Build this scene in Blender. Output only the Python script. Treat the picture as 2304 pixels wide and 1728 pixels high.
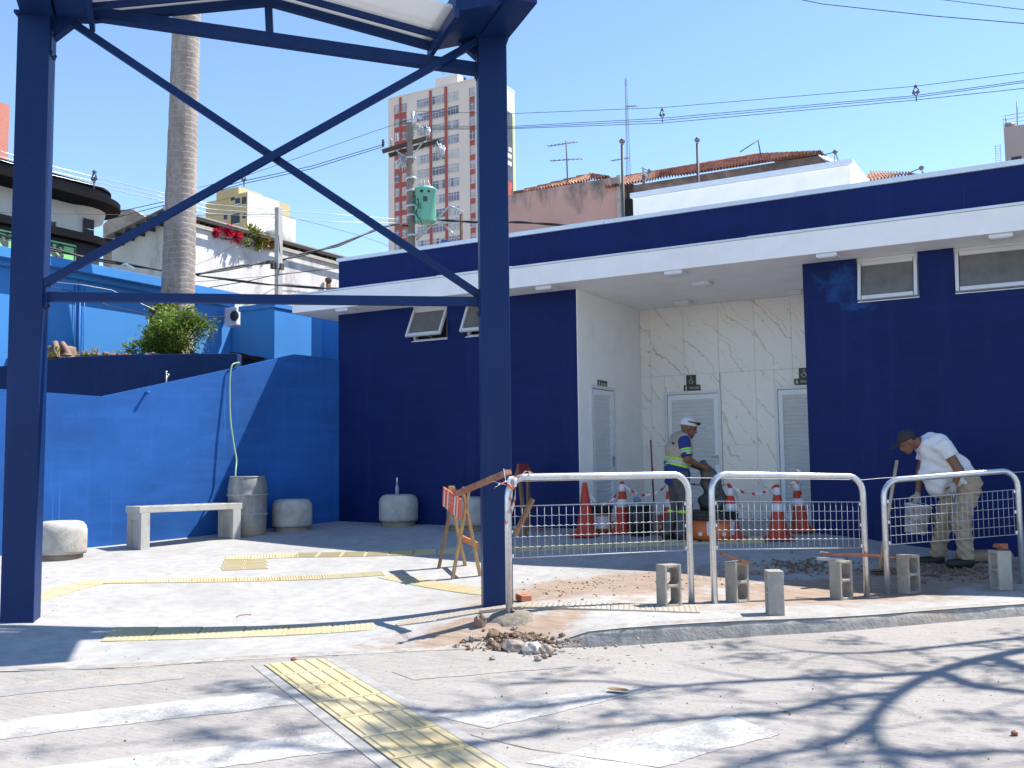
import bpy, bmesh, math, random
import numpy as np
from mathutils import Vector, Matrix
random.seed(7)
scene = bpy.context.scene
for o in list(bpy.data.objects): bpy.data.objects.remove(o)
COL = scene.collection

# ---------------------------------------------------------------- camera
F = 2250.0                                   # focal length in photograph pixels (2304 wide)
TILT, ROLL, YAW, ZC = math.radians(4.80), math.radians(-.709), math.radians(29.52), 1.6
_fw = np.array([-math.sin(YAW)*math.cos(TILT), math.cos(YAW)*math.cos(TILT), math.sin(TILT)])
_r = np.array([math.cos(YAW), math.sin(YAW), 0.0]); _u = np.cross(_r, _fw)
_R = math.cos(ROLL)*_r + math.sin(ROLL)*_u; _U = -math.sin(ROLL)*_r + math.cos(ROLL)*_u
_O = np.array([0, 0, ZC])
camd = bpy.data.cameras.new('camera'); cam = bpy.data.objects.new('camera', camd); COL.objects.link(cam)
camd.sensor_width = 36; camd.lens = 36*F/2304; camd.clip_start = .05; camd.clip_end = 3000
cam.matrix_world = Matrix(((_R[0], _U[0], -_fw[0], 0), (_R[1], _U[1], -_fw[1], 0), (_R[2], _U[2], -_fw[2], ZC), (0, 0, 0, 1)))
scene.camera = cam

# ---------------------------------------------------------------- sky, sun, exposure
SUN_EL = math.radians(56.0); SD = (.715, .699)          # horizontal direction towards the sun
w = bpy.data.worlds.new('World'); scene.world = w; w.use_nodes = True
nt = w.node_tree; nt.nodes.clear()
sky = nt.nodes.new('ShaderNodeTexSky'); sky.sky_type = 'NISHITA'; sky.sun_disc = False
sky.sun_elevation = SUN_EL; sky.sun_rotation = math.atan2(SD[0], SD[1])
sky.air_density = .95; sky.dust_density = 0.0; sky.ozone_density = 4.0; sky.altitude = 0
bg = nt.nodes.new('ShaderNodeBackground'); bg.inputs[1].default_value = .15
wo = nt.nodes.new('ShaderNodeOutputWorld')
nt.links.new(sky.outputs[0], bg.inputs[0]); nt.links.new(bg.outputs[0], wo.inputs[0])
sl = bpy.data.lights.new('sun', 'SUN'); sl.energy = 5.0; sl.angle = math.radians(.53); sl.color = (1, .95, .87)
so = bpy.data.objects.new('sun', sl); COL.objects.link(so); so.location = (20, 20, 30)
sv = Vector((SD[0]*math.cos(SUN_EL), SD[1]*math.cos(SUN_EL), math.sin(SUN_EL)))
so.rotation_euler = sv.to_track_quat('Z', 'Y').to_euler()
vs = scene.view_settings; vs.view_transform = 'Standard'; vs.look = 'None'; vs.gamma = 1; vs.exposure = .86
vs.use_curve_mapping = False
scene.render.engine = 'CYCLES'; scene.render.resolution_x = 1024; scene.render.resolution_y = 768

# ---------------------------------------------------------------- measuring helpers (photo pixel -> point in the place)
def ray(x, y): return _fw + _R*(x-1152)/F - _U*(y-864)/F
def aY(x, y, Y): d = ray(x, y); return Vector(_O + d*(Y/d[1]))
def aX(x, y, X): d = ray(x, y); return Vector(_O + d*(X/d[0]))
def aZ(x, y, z): d = ray(x, y); return Vector(_O + d*((z-ZC)/d[2]))
def ad(x, y, dd): return Vector(_O + ray(x, y)*dd)
def pl(x, y, p, n):
    d = ray(x, y); n = np.array(n, float); return Vector(_O + d*(((np.array(p)-_O)@n)/(d@n)))

# ---------------------------------------------------------------- mesh helpers
class MB:
    def __init__(s): s.v = []; s.f = []; s.m = []; s.sm = []
    def add(s, vs, fs, mi=0, sm=False):
        o = len(s.v); s.v += [tuple(v) for v in vs]; s.f += [tuple(i+o for i in f) for f in fs]
        s.m += [mi]*len(fs); s.sm += [sm]*len(fs); return s
    def box(s, c, sz, rot=None, mi=0):
        h = [k/2 for k in sz]; c = Vector(c)
        if isinstance(rot, (int, float)): rot = Matrix.Rotation(rot, 3, 'Z')
        vs = []
        for x in (-1, 1):
            for y in (-1, 1):
                for z in (-1, 1):
                    p = Vector((x*h[0], y*h[1], z*h[2]))
                    vs.append(c + (rot @ p if rot else p))
        return s.add(vs, [(0, 1, 3, 2), (4, 6, 7, 5), (0, 4, 5, 1), (2, 3, 7, 6), (0, 2, 6, 4), (1, 5, 7, 3)], mi)
    def bx(s, x0, x1, y0, y1, z0, z1, mi=0):
        return s.box(((x0+x1)/2, (y0+y1)/2, (z0+z1)/2), (x1-x0, y1-y0, z1-z0), None, mi)
    def beam(s, a, b, w, h, up=(0, 0, 1), mi=0):
        a = Vector(a); b = Vector(b); d = (b-a); L = d.length; d.normalize(); up = Vector(up)
        sd = d.cross(up)
        if sd.length < 1e-4: sd = d.cross(Vector((0, 1, 0)))
        sd.normalize(); uu = sd.cross(d)
        rot = Matrix((d, sd, uu)).transposed()
        return s.box((a+b)/2, (L, w, h), rot, mi)
    def tube(s, pts, r, n=8, cap=True, mi=0, closed=False):
        pts = [Vector(p) for p in pts]; N = len(pts); rr = r if isinstance(r, (list, tuple)) else [r]*N
        vs = []; prev = None
        for i, p in enumerate(pts):
            if closed: t = pts[(i+1) % N]-pts[i-1]
            else: t = pts[min(i+1, N-1)]-pts[max(i-1, 0)]
            t.normalize()
            if prev is None:
                a = t.orthogonal().normalized()
            else:
                a = prev - t*prev.dot(t)
                a = a.normalized() if a.length > 1e-6 else t.orthogonal().normalized()
            prev = a; b = t.cross(a)
            for k in range(n):
                an = 2*math.pi*k/n; vs.append(p + (a*math.cos(an)+b*math.sin(an))*rr[i])
        fs = []
        for i in range(N if closed else N-1):
            j = (i+1) % N
            for k in range(n):
                q = (k+1) % n; fs.append((i*n+k, i*n+q, j*n+q, j*n+k))
        s.add(vs, fs, mi, True)
        if cap and not closed:
            o = len(s.v)-N*n
            s.f += [tuple(o+k for k in range(n))[::-1], tuple(o+(N-1)*n+k for k in range(n))]; s.m += [mi]*2; s.sm += [False]*2
        return s
    def lathe(s, prof, n=24, c=(0, 0, 0), mi=0, sm=True, rot=None):
        c = Vector(c); vs = []; fs = []
        for r, z in prof:
            for k in range(n):
                a = 2*math.pi*k/n; p = Vector((r*math.cos(a), r*math.sin(a), z)); vs.append(c + (rot @ p if rot else p))
        for i in range(len(prof)-1):
            for k in range(n):
                q = (k+1) % n; fs.append((i*n+k, i*n+q, (i+1)*n+q, (i+1)*n+k))
        s.add(vs, fs, mi, sm); o = len(s.v)-len(vs)
        if prof[0][0] > 1e-5: s.f.append(tuple(o+k for k in range(n))[::-1]); s.m.append(mi); s.sm.append(False)
        if prof[-1][0] > 1e-5: s.f.append(tuple(o+(len(prof)-1)*n+k for k in range(n))); s.m.append(mi); s.sm.append(False)
        return s
    def prism(s, poly, vec, mi=0):
        n = len(poly); vec = Vector(vec); P = [Vector(p) for p in poly]
        vs = P + [p+vec for p in P]
        fs = [tuple(range(n)), tuple(range(2*n-1, n-1, -1))] + [(i, n+i, n+(i+1) % n, (i+1) % n) for i in range(n)]
        return s.add(vs, fs, mi)
    def quad(s, a, b, c, d, mi=0): return s.add([a, b, c, d], [(0, 1, 2, 3)], mi)
    def disc(s, c, r, nrm, n=16, mi=0):
        nrm = Vector(nrm).normalized(); a = nrm.orthogonal().normalized(); b = nrm.cross(a); c = Vector(c)
        return s.add([c+(a*math.cos(2*math.pi*k/n)+b*math.sin(2*math.pi*k/n))*r for k in range(n)], [tuple(range(n))], mi)
    def blob(s, c, r, n=8, m=6, jit=.15, mi=0, rnd=random, sq=(1, 1, 1)):
        c = Vector(c); vs = []; fs = []
        for i in range(m+1):
            th = math.pi*i/m
            for k in range(n):
                a = 2*math.pi*k/n; q = r*(1+rnd.uniform(-jit, jit))
                vs.append(c+Vector((math.sin(th)*math.cos(a)*sq[0], math.sin(th)*math.sin(a)*sq[1], math.cos(th)*sq[2]))*q)
        for i in range(m):
            for k in range(n): fs.append((i*n+k, (i+1)*n+k, (i+1)*n+(k+1) % n, i*n+(k+1) % n))
        return s.add(vs, fs, mi)
    def build(s, name, mat, parent=None, bevel=0, smooth=None, label=None):
        off = Vector((0, 0, 0)); p = parent
        while p is not None: off += p.location; p = p.parent
        V = s.v
        o0 = None
        if parent is None:
            A = np.array(V); o0 = Vector(((A[:, 0].min()+A[:, 0].max())/2, (A[:, 1].min()+A[:, 1].max())/2, A[:, 2].min())); off = o0
        me = bpy.data.meshes.new(name); me.from_pydata([tuple(Vector(v)-off) for v in V], [], s.f); 
        mats = mat if isinstance(mat, (list, tuple)) else [mat]
        for q in mats: me.materials.append(q)
        if len(mats) > 1: me.polygons.foreach_set('material_index', s.m)
        bm = bmesh.new(); bm.from_mesh(me); bmesh.ops.recalc_face_normals(bm, faces=bm.faces[:]); bm.to_mesh(me); bm.free()
        if smooth is None: me.polygons.foreach_set('use_smooth', s.sm)
        else: me.polygons.foreach_set('use_smooth', [smooth]*len(me.polygons))
        o = bpy.data.objects.new(name, me); COL.objects.link(o)
        if parent is not None: o.parent = parent
        else: o.location = o0
        if bevel:
            b = o.modifiers.new('bevel', 'BEVEL'); b.width = bevel; b.segments = 2; b.limit_method = 'ANGLE'; b.angle_limit = math.radians(40)
        if label: o['label'] = label
        return o
def tag(o, label, cat=None, group=None, kind=None):
    if label: o['label'] = label
    if cat: o['category'] = cat
    if group: o['group'] = group
    if kind: o['kind'] = kind
    return o
def thing(name, label, cat, loc=(0, 0, 0), group=None):
    o = bpy.data.objects.new(name, None); COL.objects.link(o); o.location = loc; o.empty_display_size = .2
    return tag(o, label, cat, group)
def struct(o): o['kind'] = 'structure'; return o
def copy_tree(o, parent=None):
    c = o.copy(); COL.objects.link(c); c.parent = parent
    for ch in o.children: copy_tree(ch, c)
    return c
def inst(src, name, parent, mw):
    """another object that shares src's mesh, placed with a 4x4 matrix in its parent's space"""
    o = bpy.data.objects.new(name, src.data if hasattr(src, 'data') else src); COL.objects.link(o)
    if parent is not None: o.parent = parent
    o.matrix_basis = mw; return o

# ---------------------------------------------------------------- materials
MAT = {}
class NT:
    def __init__(s, name):
        s.m = bpy.data.materials.new(name); s.m.use_nodes = True; s.t = s.m.node_tree
        s.b = s.t.nodes['Principled BSDF']; s._tc = None
    def n(s, typ, **k):
        q = s.t.nodes.new(typ)
        for a, v in k.items(): setattr(q, a, v)
        return q
    def l(s, a, b): s.t.links.new(a, b)
    def tc(s, which='Object'):
        if s._tc is None: s._tc = s.n('ShaderNodeTexCoord')
        return s._tc.outputs[which]
    def geo(s):
        g = s.n('ShaderNodeNewGeometry'); return g.outputs['Position']
    def mp(s, vec, scale=(1, 1, 1), loc=(0, 0, 0), rot=(0, 0, 0)):
        q = s.n('ShaderNodeMapping'); q.inputs['Scale'].default_value = scale; q.inputs['Location'].default_value = loc; q.inputs['Rotation'].default_value = rot
        s.l(vec, q.inputs['Vector']); return q.outputs[0]
    def noise(s, vec, scale, detail=4, rough=.55, out='Fac', dist=0):
        q = s.n('ShaderNodeTexNoise'); q.inputs['Scale'].default_value = scale; q.inputs['Detail'].default_value = detail; q.inputs['Roughness'].default_value = rough
        q.inputs['Distortion'].default_value = dist; s.l(vec, q.inputs['Vector']); return q.outputs[out]
    def ramp(s, fac, stops, interp='LINEAR'):
        q = s.n('ShaderNodeValToRGB'); q.color_ramp.interpolation = interp; e = q.color_ramp.elements
        while len(e) < len(stops): e.new(.5)
        for el, (p, c) in zip(e, stops):
            el.position = p; el.color = (c[0], c[1], c[2], 1) if isinstance(c, (tuple, list)) else (c, c, c, 1)
        s.l(fac, q.inputs[0]); return q.outputs[0]
    def mix(s, fac, a, b, mode='MIX'):
        q = s.n('ShaderNodeMix', data_type='RGBA', blend_type=mode)
        for sock, v in ((q.inputs[0], fac), (q.inputs[6], a), (q.inputs[7], b)):
            if isinstance(v, (int, float)): sock.default_value = v
            elif isinstance(v, (tuple, list)): sock.default_value = (v[0], v[1], v[2], 1)
            else: s.l(v, sock)
        return q.outputs[2]
    def math(s, op, a, b=None, c=None):
        q = s.n('ShaderNodeMath', operation=op)
        for i, v in enumerate((a, b, c)):
            if v is None: continue
            if isinstance(v, (int, float)): q.inputs[i].default_value = v
            else: s.l(v, q.inputs[i])
        return q.outputs[0]
    def bump(s, h, strength=.3, dist=.02):
        q = s.n('ShaderNodeBump'); q.inputs['Strength'].default_value = strength; q.inputs['Distance'].default_value = dist
        s.l(h, q.inputs['Height']); s.l(q.outputs[0], s.b.inputs['Normal'])
    def col(s, c):
        if isinstance(c, (tuple, list)): s.b.inputs['Base Color'].default_value = (c[0], c[1], c[2], 1)
        else: s.l(c, s.b.inputs['Base Color'])
    def sep(s, vec):
        q = s.n('ShaderNodeSeparateXYZ'); s.l(vec, q.inputs[0]); return q.outputs
    def set(s, rough=.6, metal=0, spec=.5):
        s.b.inputs['Roughness'].default_value = rough; s.b.inputs['Metallic'].default_value = metal; s.b.inputs['Specular IOR Level'].default_value = spec
def simple(name, c, rough=.6, metal=0, var=.12, scale=6, bump=.0, bscale=40, spec=.5, dirt=None, dscale=2.5, damt=.5, coord='pos'):
    """plain colour with cloudy variation, optional dirt blotches and fine relief"""
    if name in MAT: return MAT[name]
    t = NT(name); v = t.geo() if coord == 'pos' else t.tc('Object')
    n1 = t.noise(v, scale, 5)
    cc = t.mix(1.0, t.ramp(n1, [(.3, tuple(k*(1-var) for k in c)), (.7, tuple(min(1, k*(1+var)) for k in c))]), (1, 1, 1), 'MULTIPLY')
    if dirt:
        n2 = t.noise(v, dscale, 6, .65)
        cc = t.mix(t.math('MULTIPLY', t.ramp(n2, [(.48, 0), (.66, 1)]), damt), cc, dirt)
    t.col(cc); t.set(rough, metal, spec)
    if bump: t.bump(t.noise(v, bscale, 4), bump, .01)
    MAT[name] = t.m; return t.m
# ---------------------------------------------------------------- ground heights
ctrl = []
def cp(x, y, z): p = aZ(x, y, z); ctrl.append((p.x, p.y, z))
for X, z in ((-11, .74), (-8.5, .72), (-6.5, .715), (-3.1, .715), (-2.4, .63), (-1.67, .54), (0, .42), (3, .38)): ctrl.append((X, 13.5, z))
ctrl += [(-6.3, 16, .715), (-3.2, 16, .715), (-10, 17, .74), (-20, 13, .8), (-20, 20, .8), (3, 18, .45)]
for p in ((1146, 1385, .30), (1556, 1357, .30), (1951, 1345, .25), (1998, 1338, .265), (2302, 1312, .355), (42, 1406, .22), (1120, 1365, .25),
          (750, 1226, .54), (1162, 1262, .43), (1481, 1283.5, .40), (193, 1233, .55), (416, 1443, .105), (660, 1428, .115), (870, 1400, .145), (20, 1460, .10)): cp(*p)
KL = [(-420, 1530, .07), (-200, 1520, .07), (0, 1508, .072), (150, 1507, .073), (300, 1505, .073), (416, 1494, .074), (597, 1486, .075), (760, 1480, .08), (1000, 1468, .095), (1180, 1452, .125),
      (1256, 1444, .165), (1300, 1430, .225), (1401, 1414, .265), (1504, 1406, .275), (1721, 1394, .275), (1902, 1388, .275), (2046, 1377, .28), (2155, 1368, .285), (2304, 1359, .29), (2500, 1346, .295), (2800, 1325, .30)]
KP = [aZ(*k) for k in KL]
for k in KP: ctrl.append(tuple(k))
_C = np.array(ctrl); _n = len(_C)
def _phi(d2): return np.where(d2 > 1e-12, .5*d2*np.log(np.maximum(d2, 1e-12)), 0)
_D = ((_C[:, None, :2]-_C[None, :, :2])**2).sum(-1)
_A = np.zeros((_n+3, _n+3)); _A[:_n, :_n] = _phi(_D)+np.eye(_n)*.002; _A[:_n, _n] = 1; _A[:_n, _n+1:] = _C[:, :2]; _A[_n, :_n] = 1; _A[_n+1:, :_n] = _C[:, :2].T
_W = np.linalg.solve(_A, np.append(_C[:, 2], [0, 0, 0]))
def gzv(P):
    P = np.asarray(P, float); d2 = ((P[:, None, :]-_C[None, :, :2])**2).sum(-1)
    return np.clip(_phi(d2)@_W[:_n]+_W[_n]+P@_W[_n+1:], .05, .85)
def gz(x, y): return float(gzv([(x, y)])[0])
def ag(x, y, it=25):
    """photo pixel -> point on the pavement"""
    z = .4
    for _ in range(it): p = aZ(x, y, z); z = .6*z+.4*gz(p.x, p.y)
    p = aZ(x, y, z); return p
# road plane through the kerb foot and the photographer's feet
_rp = [(0, 0, 0.0), (KP[2].x, KP[2].y, .064), (KP[6].x, KP[6].y, .068), (KP[13].x, KP[13].y, .15), (KP[18].x, KP[18].y, .185), (2, 3, .03)]
_ra = np.array([(1, a, b) for a, b, c in _rp]); _rc = np.linalg.lstsq(_ra, np.array([c for *_, c in _rp]), rcond=None)[0]
def rz(x, y): return float(_rc[0]+_rc[1]*x+_rc[2]*y)
def ar(x, y):
    z = .1
    for _ in range(20): p = aZ(x, y, z); z = rz(p.x, p.y)
    return aZ(x, y, z)

# ---------------------------------------------------------------- ground materials
def m_pavement():
    t = NT('pavement_concrete'); p = t.geo()
    n1 = t.noise(p, .9, 6, .6); n2 = t.noise(p, 7, 5, .6); n3 = t.noise(p, 60, 3)
    base = t.ramp(n1, [(.3, (.32, .313, .302)), (.55, (.40, .391, .377)), (.75, (.36, .348, .332))])
    base = t.mix(t.ramp(n2, [(.42, 0), (.72, .55)]), base, (.24, .234, .228))
    base = t.mix(t.ramp(n3, [(.6, 0), (.75, .4)]), base, (.18, .17, .16))
    # earth tracked over the slab round the works: three blotches with ragged edges
    def spot(c, rad, sx, sy, rot):
        q = t.mp(p, (1, 1, 1)); s_ = t.n('ShaderNodeVectorMath', operation='SUBTRACT'); t.l(p, s_.inputs[0]); s_.inputs[1].default_value = (c[0], c[1], 0)
        m = t.mp(s_.outputs[0], (1/sx, 1/sy, 0), (0, 0, 0), (0, 0, 0))
        if rot:
            r_ = t.n('ShaderNodeVectorRotate', rotation_type='Z_AXIS'); t.l(s_.outputs[0], r_.inputs[0]); r_.inputs['Angle'].default_value = -rot
            m = t.mp(r_.outputs[0], (1/sx, 1/sy, 0))
        L = t.n('ShaderNodeVectorMath', operation='LENGTH'); t.l(m, L.inputs[0])
        f = t.math('SUBTRACT', 1.0, L.outputs['Value'])
        f = t.math('ADD', f, t.math('MULTIPLY', t.math('SUBTRACT', t.noise(p, 2.6, 7, .7), .5), 2.2))
        return t.ramp(f, [(.14, 0), (.55, 1)])
    g = Vector((.66, .75, 0)); an = math.atan2(.75, .66)
    a1 = ag(1400, 1318); a2 = ag(2000, 1320); a3 = ag(1075, 1430)
    s1 = spot((a1.x, a1.y), 1, 2.6, 1.05, an); s2 = spot((a2.x, a2.y), 1, 3.6, 1.15, an); s3 = spot((a3.x, a3.y), 1, 1.5, .75, an)
    d = t.math('MAXIMUM', t.math('MAXIMUM', s1, s2), s3)
    streak = t.noise(t.mp(p, (1.5, 9, 1), (0, 0, 0), (0, 0, -an)), 2.2, 5, .7)
    earth = t.ramp(streak, [(.3, (.20, .12, .072)), (.55, (.30, .20, .13)), (.75, (.35, .27, .20))])
    cc = t.mix(t.math('MULTIPLY', d, t.ramp(streak, [(.25, .95), (.8, .55)])), base, earth)
    t.col(cc); t.set(.85, 0, .25)
    t.bump(t.math('ADD', t.math('MULTIPLY', n2, .5), n3), .35, .006); return t.m
def m_road():
    t = NT('road_concrete'); p = t.geo()
    an = math.atan2(.75, .66)
    n1 = t.noise(p, .55, 6, .65); n2 = t.noise(p, 28, 4, .7)
    br = t.noise(t.mp(p, (3, 55, 3), (0, 0, 0), (0, 0, -(an-.55))), 1.0, 3, .6)
    base = t.ramp(n1, [(.32, (.225, .207, .19)), (.5, (.30, .277, .256)), (.68, (.35, .323, .298))])
    base = t.mix(t.ramp(br, [(.44, 0), (.60, .62)]), base, (.37, .345, .325))
    base = t.mix(t.ramp(n2, [(.56, 0), (.72, .75)]), base, (.13, .125, .12))
    base = t.mix(t.ramp(t.noise(p, 34, 2, .5), [(.64, 0), (.72, .8)]), base, (.40, .38, .355))
    rust = t.noise(p, 1.3, 5, .7)
    base = t.mix(t.ramp(rust, [(.58, 0), (.76, .45)]), base, (.29, .215, .16))
    t.col(base); t.set(.9, 0, .2); t.bump(t.math('ADD', br, n2), .4, .008); return t.m
def m_zebra(name, wear, tint):
    t = NT(name); p = t.geo()
    n1 = t.noise(p, 2.2, 6, .7); n2 = t.noise(p, 45, 4, .75)
    f = t.math('ADD', t.math('MULTIPLY', n1, .8), t.math('MULTIPLY', n2, .6))
    t.col(t.mix(t.ramp(f, [(wear, 0), (wear+.16, 1)]), tint, t.ramp(t.noise(p, 20, 3), [(.3, (.24, .23, .22)), (.7, (.32, .31, .295))])))
    t.set(.75, 0, .3); t.bump(n2, .25, .004); return t.m
def m_tactile(name, dust, mud=False):
    t = NT(name); p = t.geo()
    n1 = t.noise(p, 1.7, 5, .6); n2 = t.noise(p, 30, 4, .65)
    c = t.ramp(n1, [(.3, (.45, .35, .165)), (.5, (.46, .385, .225)), (.7, (.45, .405, .29))])
    c = t.mix(t.ramp(n2, [(.45, 0), (.75, dust)]), c, (.42, .39, .34))
    if mud: c = t.mix(t.ramp(t.noise(p, 3, 5, .7), [(.3, .95), (.7, .6)]), c, t.ramp(n1, [(.3, (.32, .27, .22)), (.7, (.40, .375, .35))]))
    t.col(c); t.set(.8, 0, .25); t.bump(n2, .2, .004); return t.m
M_PAV = m_pavement(); M_ROAD = m_road()
M_TAC = m_tactile('yellow_tactile', .55); M_TAC2 = m_tactile('dusty_tactile', .95); M_TAC3 = m_tactile('mudded_tactile', .4, True)
M_KERB = simple('kerb_concrete', (.33, .315, .29), .9, 0, .25, 9, .8, 30, .2, (.30, .22, .15), 1.4, .45)

# ---------------------------------------------------------------- road, ground, pavement, kerb
mb = MB(); mb.quad((-700, -700, -.6), (700, -700, -.6), (700, 700, -.6), (-700, 700, -.6))
struct(mb.build('ground', simple('earth_ground', (.25, .2, .15), .95)))
sdir = Vector((.66, .75, 0)).normalized(); snor = Vector((.75, -.66, 0)).normalized()
mb = MB(); kc = KP[13]; NU, NV = 60, 26
vs_ = []; 
for i in range(NU+1):
    for j in range(NV+1):
        q = Vector((kc.x, kc.y, 0)) + sdir*(-45+100*i/NU) + snor*(-5+24*j/NV)
        vs_.append((q.x, q.y, min(rz(q.x, q.y), .6)))
mb.add(vs_, [(i*(NV+1)+j, (i+1)*(NV+1)+j, (i+1)*(NV+1)+j+1, i*(NV+1)+j+1) for i in range(NU) for j in range(NV)])
road = struct(mb.build('road', M_ROAD))

def resample(P, step):
    out = [P[0]]
    for a, b in zip(P, P[1:]):
        n = max(1, int((b-a).length/step))
        out += [a.lerp(b, (k+1)/n) for k in range(n)]
    return out
K = resample([KP[0]+Vector((-14, -6, 0))]+KP+[KP[-1]+Vector((12, 13, 0))], .22)
# smooth the line a little
for _ in range(3):
    K = [K[0]]+[(K[i-1]+K[i]*2+K[i+1])/4 for i in range(1, len(K)-1)]+[K[-1]]
Yv = [0, .04, .1, .2, .35, .55, .8, 1.1, 1.5, 2, 2.6, 3.3, 4, 4.8, 5.6, 6.5, 7.5, 9, 11, 14, 18]
mb = MB(); P = []
for k in K:
    for y in Yv: P.append((k.x, k.y+y))
Z = gzv(P); ny = len(Yv)
vs_ = [(p[0], p[1], max(z, rz(*p)+.006) if p[1] < 14 else max(z, .1)) for p, z in zip(P, Z)]
mb.add(vs_, [(i*ny+j, (i+1)*ny+j, (i+1)*ny+j+1, i*ny+j+1) for i in range(len(K)-1) for j in range(ny-1)], 0, True)
pav = struct(mb.build('pavement', M_PAV, smooth=True))
# kerb: rounded nose and a face that falls to the road; it fades out at the dropped crossing
mb = MB(); vs_ = []; prof = [(.14, .004), (.05, .005), (.02, -.003), (.004, -.016), (-.004, -.05), (-.02, -1), (-.03, -1.12)]
rk = random.Random(3)
for i, k in enumerate(K):
    t = (K[min(i+1, len(K)-1)]-K[max(i-1, 0)]); t.z = 0; t.normalize(); nn = Vector((t.y, -t.x, 0))
    zt = vs_[0][2] if False else max(gz(k.x, k.y), rz(k.x, k.y)+.006); hgt = zt-rz(k.x, k.y)
    for a, b in prof:
        j = rk.uniform(-.006, .006)
        q = k - nn*(a+j) if True else k
        if b > -.9: z = gz(q.x, q.y)+b if a > 0.01 else zt+b*min(1, hgt/.06)
        else: z = rz(q.x, q.y)+.003 if b > -1.05 else rz(q.x, q.y)-.1
        if a > .01: z = max(gz(q.x, q.y), rz(q.x, q.y)+.006)+b
        vs_.append((q.x, q.y, z))
np_ = len(prof)
mb.add(vs_, [(i*np_+j, (i+1)*np_+j, (i+1)*np_+j+1, i*np_+j+1) for i in range(len(K)-1) for j in range(np_-1)], 0, True)
mb.build('kerb', M_KERB, pav, smooth=True)

# ---------------------------------------------------------------- tactile tiles (each one a piece of the pavement)
def dome_tile(n=8, s=.40, th=.012):
    m = MB(); m.bx(-s/2+.002, s/2-.002, -s/2+.002, s/2-.002, -.02, th*.4)
    pit = s/n
    for i in range(n):
        for j in range(n-2):
            x = -s/2+pit*(i+.5); y = -s/2+s/(n-2)*(j+.5); r = .0145
            vs = [(x+r*math.cos(a*math.pi/3), y+r*math.sin(a*math.pi/3), th*.4) for a in range(6)]+[(x+r*.55*math.cos(a*math.pi/3), y+r*.55*math.sin(a*math.pi/3), th*.4+.0055) for a in range(6)]
            m.add(vs, [(a, (a+1) % 6, 6+(a+1) % 6, 6+a) for a in range(6)]+[tuple(range(6, 12))])
    return m
def bar_tile(n=5, s=.40, th=.012, w=.03):
    m = MB(); m.bx(-s/2+.002, s/2-.002, -s/2+.002, s/2-.002, -.02, th*.4)
    for i in range(n):
        x = -s/2+s/n*(i+.5); y0, y1 = -s/2+.018, s/2-.018; z0 = th*.4; z1 = z0+.007; k = w/2
        vs = [(x-k, y0, z0), (x+k, y0, z0), (x+k, y1, z0), (x-k, y1, z0), (x-k*.6, y0+.01, z1), (x+k*.6, y0+.01, z1), (x+k*.6, y1-.01, z1), (x-k*.6, y1-.01, z1)]
        m.add(vs, [(0, 1, 5, 4), (1, 2, 6, 5), (2, 3, 7, 6), (3, 0, 4, 7), (4, 5, 6, 7)])
    return m
def mesh_of(mb, name, mat):
    o = mb.build(name, mat); me = o.data; lo = o.location.copy(); me.transform(Matrix.Translation(lo)); bpy.data.objects.remove(o); return me
ME_DOT = mesh_of(dome_tile(), 'dotted_tile', M_TAC); ME_DOT2 = mesh_of(dome_tile(), 'dusty_dotted_tile', M_TAC2); ME_DOT3 = mesh_of(dome_tile(), 'mud_covered_tile', M_TAC3)
ME_BAR = mesh_of(bar_tile(8, .4, .012, .02), 'ribbed_tile', M_TAC); ME_BAR5 = mesh_of(bar_tile(5), 'bar_tile', M_TAC)
def lay(me, name, P, u, v, parent, zf, s=1.0, lift=.004, sv=1.0):
    """lay a tile with its centre at P; u, v = its plan axes"""
    u = Vector((u[0], u[1], 0)).normalized(); v = Vector((-u.y, u.x, 0))
    pu = Vector((P.x+u.x*.1, P.y+u.y*.1)); pv = Vector((P.x+v.x*.1, P.y+v.y*.1)); z0 = zf(P.x, P.y)
    U = Vector((u.x*.1, u.y*.1, zf(*pu)-z0)).normalized(); V = Vector((v.x*.1, v.y*.1, zf(*pv)-z0)).normalized(); N = U.cross(V)
    mw = Matrix((U*s, V*s*sv, N)).transposed().to_4x4(); mw.translation = Vector((P.x, P.y, z0+lift)) - parent.location
    return inst(me, name, parent, mw)
def row(me, a, b, parent, zf, n=None, s=1.0, turn=0, name='tactile_tile', me2=None, f2=1.0, sv=1.0):
    a = Vector(a); b = Vector(b); d = b-a; d.z = 0; L = d.length; d.normalize(); st = .4*s
    n = n or int(round(L/st))
    u = Vector((math.cos(turn)*d.x-math.sin(turn)*d.y, math.sin(turn)*d.x+math.cos(turn)*d.y, 0))
    for i in range(n):
        lay(me2 if (me2 and i/n >= f2) else me, name, a+d*(st*(i+.5)), u, None, parent, zf, s*.985, .004, sv)
def gpav(x, y): return max(gz(x, y), rz(x, y)+.006)
A0 = ag(242, 1428); A1 = ag(1545, 1371); AM = ag(890, 1403); row(ME_DOT, A0, AM, pav, gpav, None, 1, 0, me2=ME_DOT2, f2=.72, sv=1.2); row(ME_DOT3, AM+(A1-AM).normalized()*.02, A1, pav, gpav)

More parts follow.
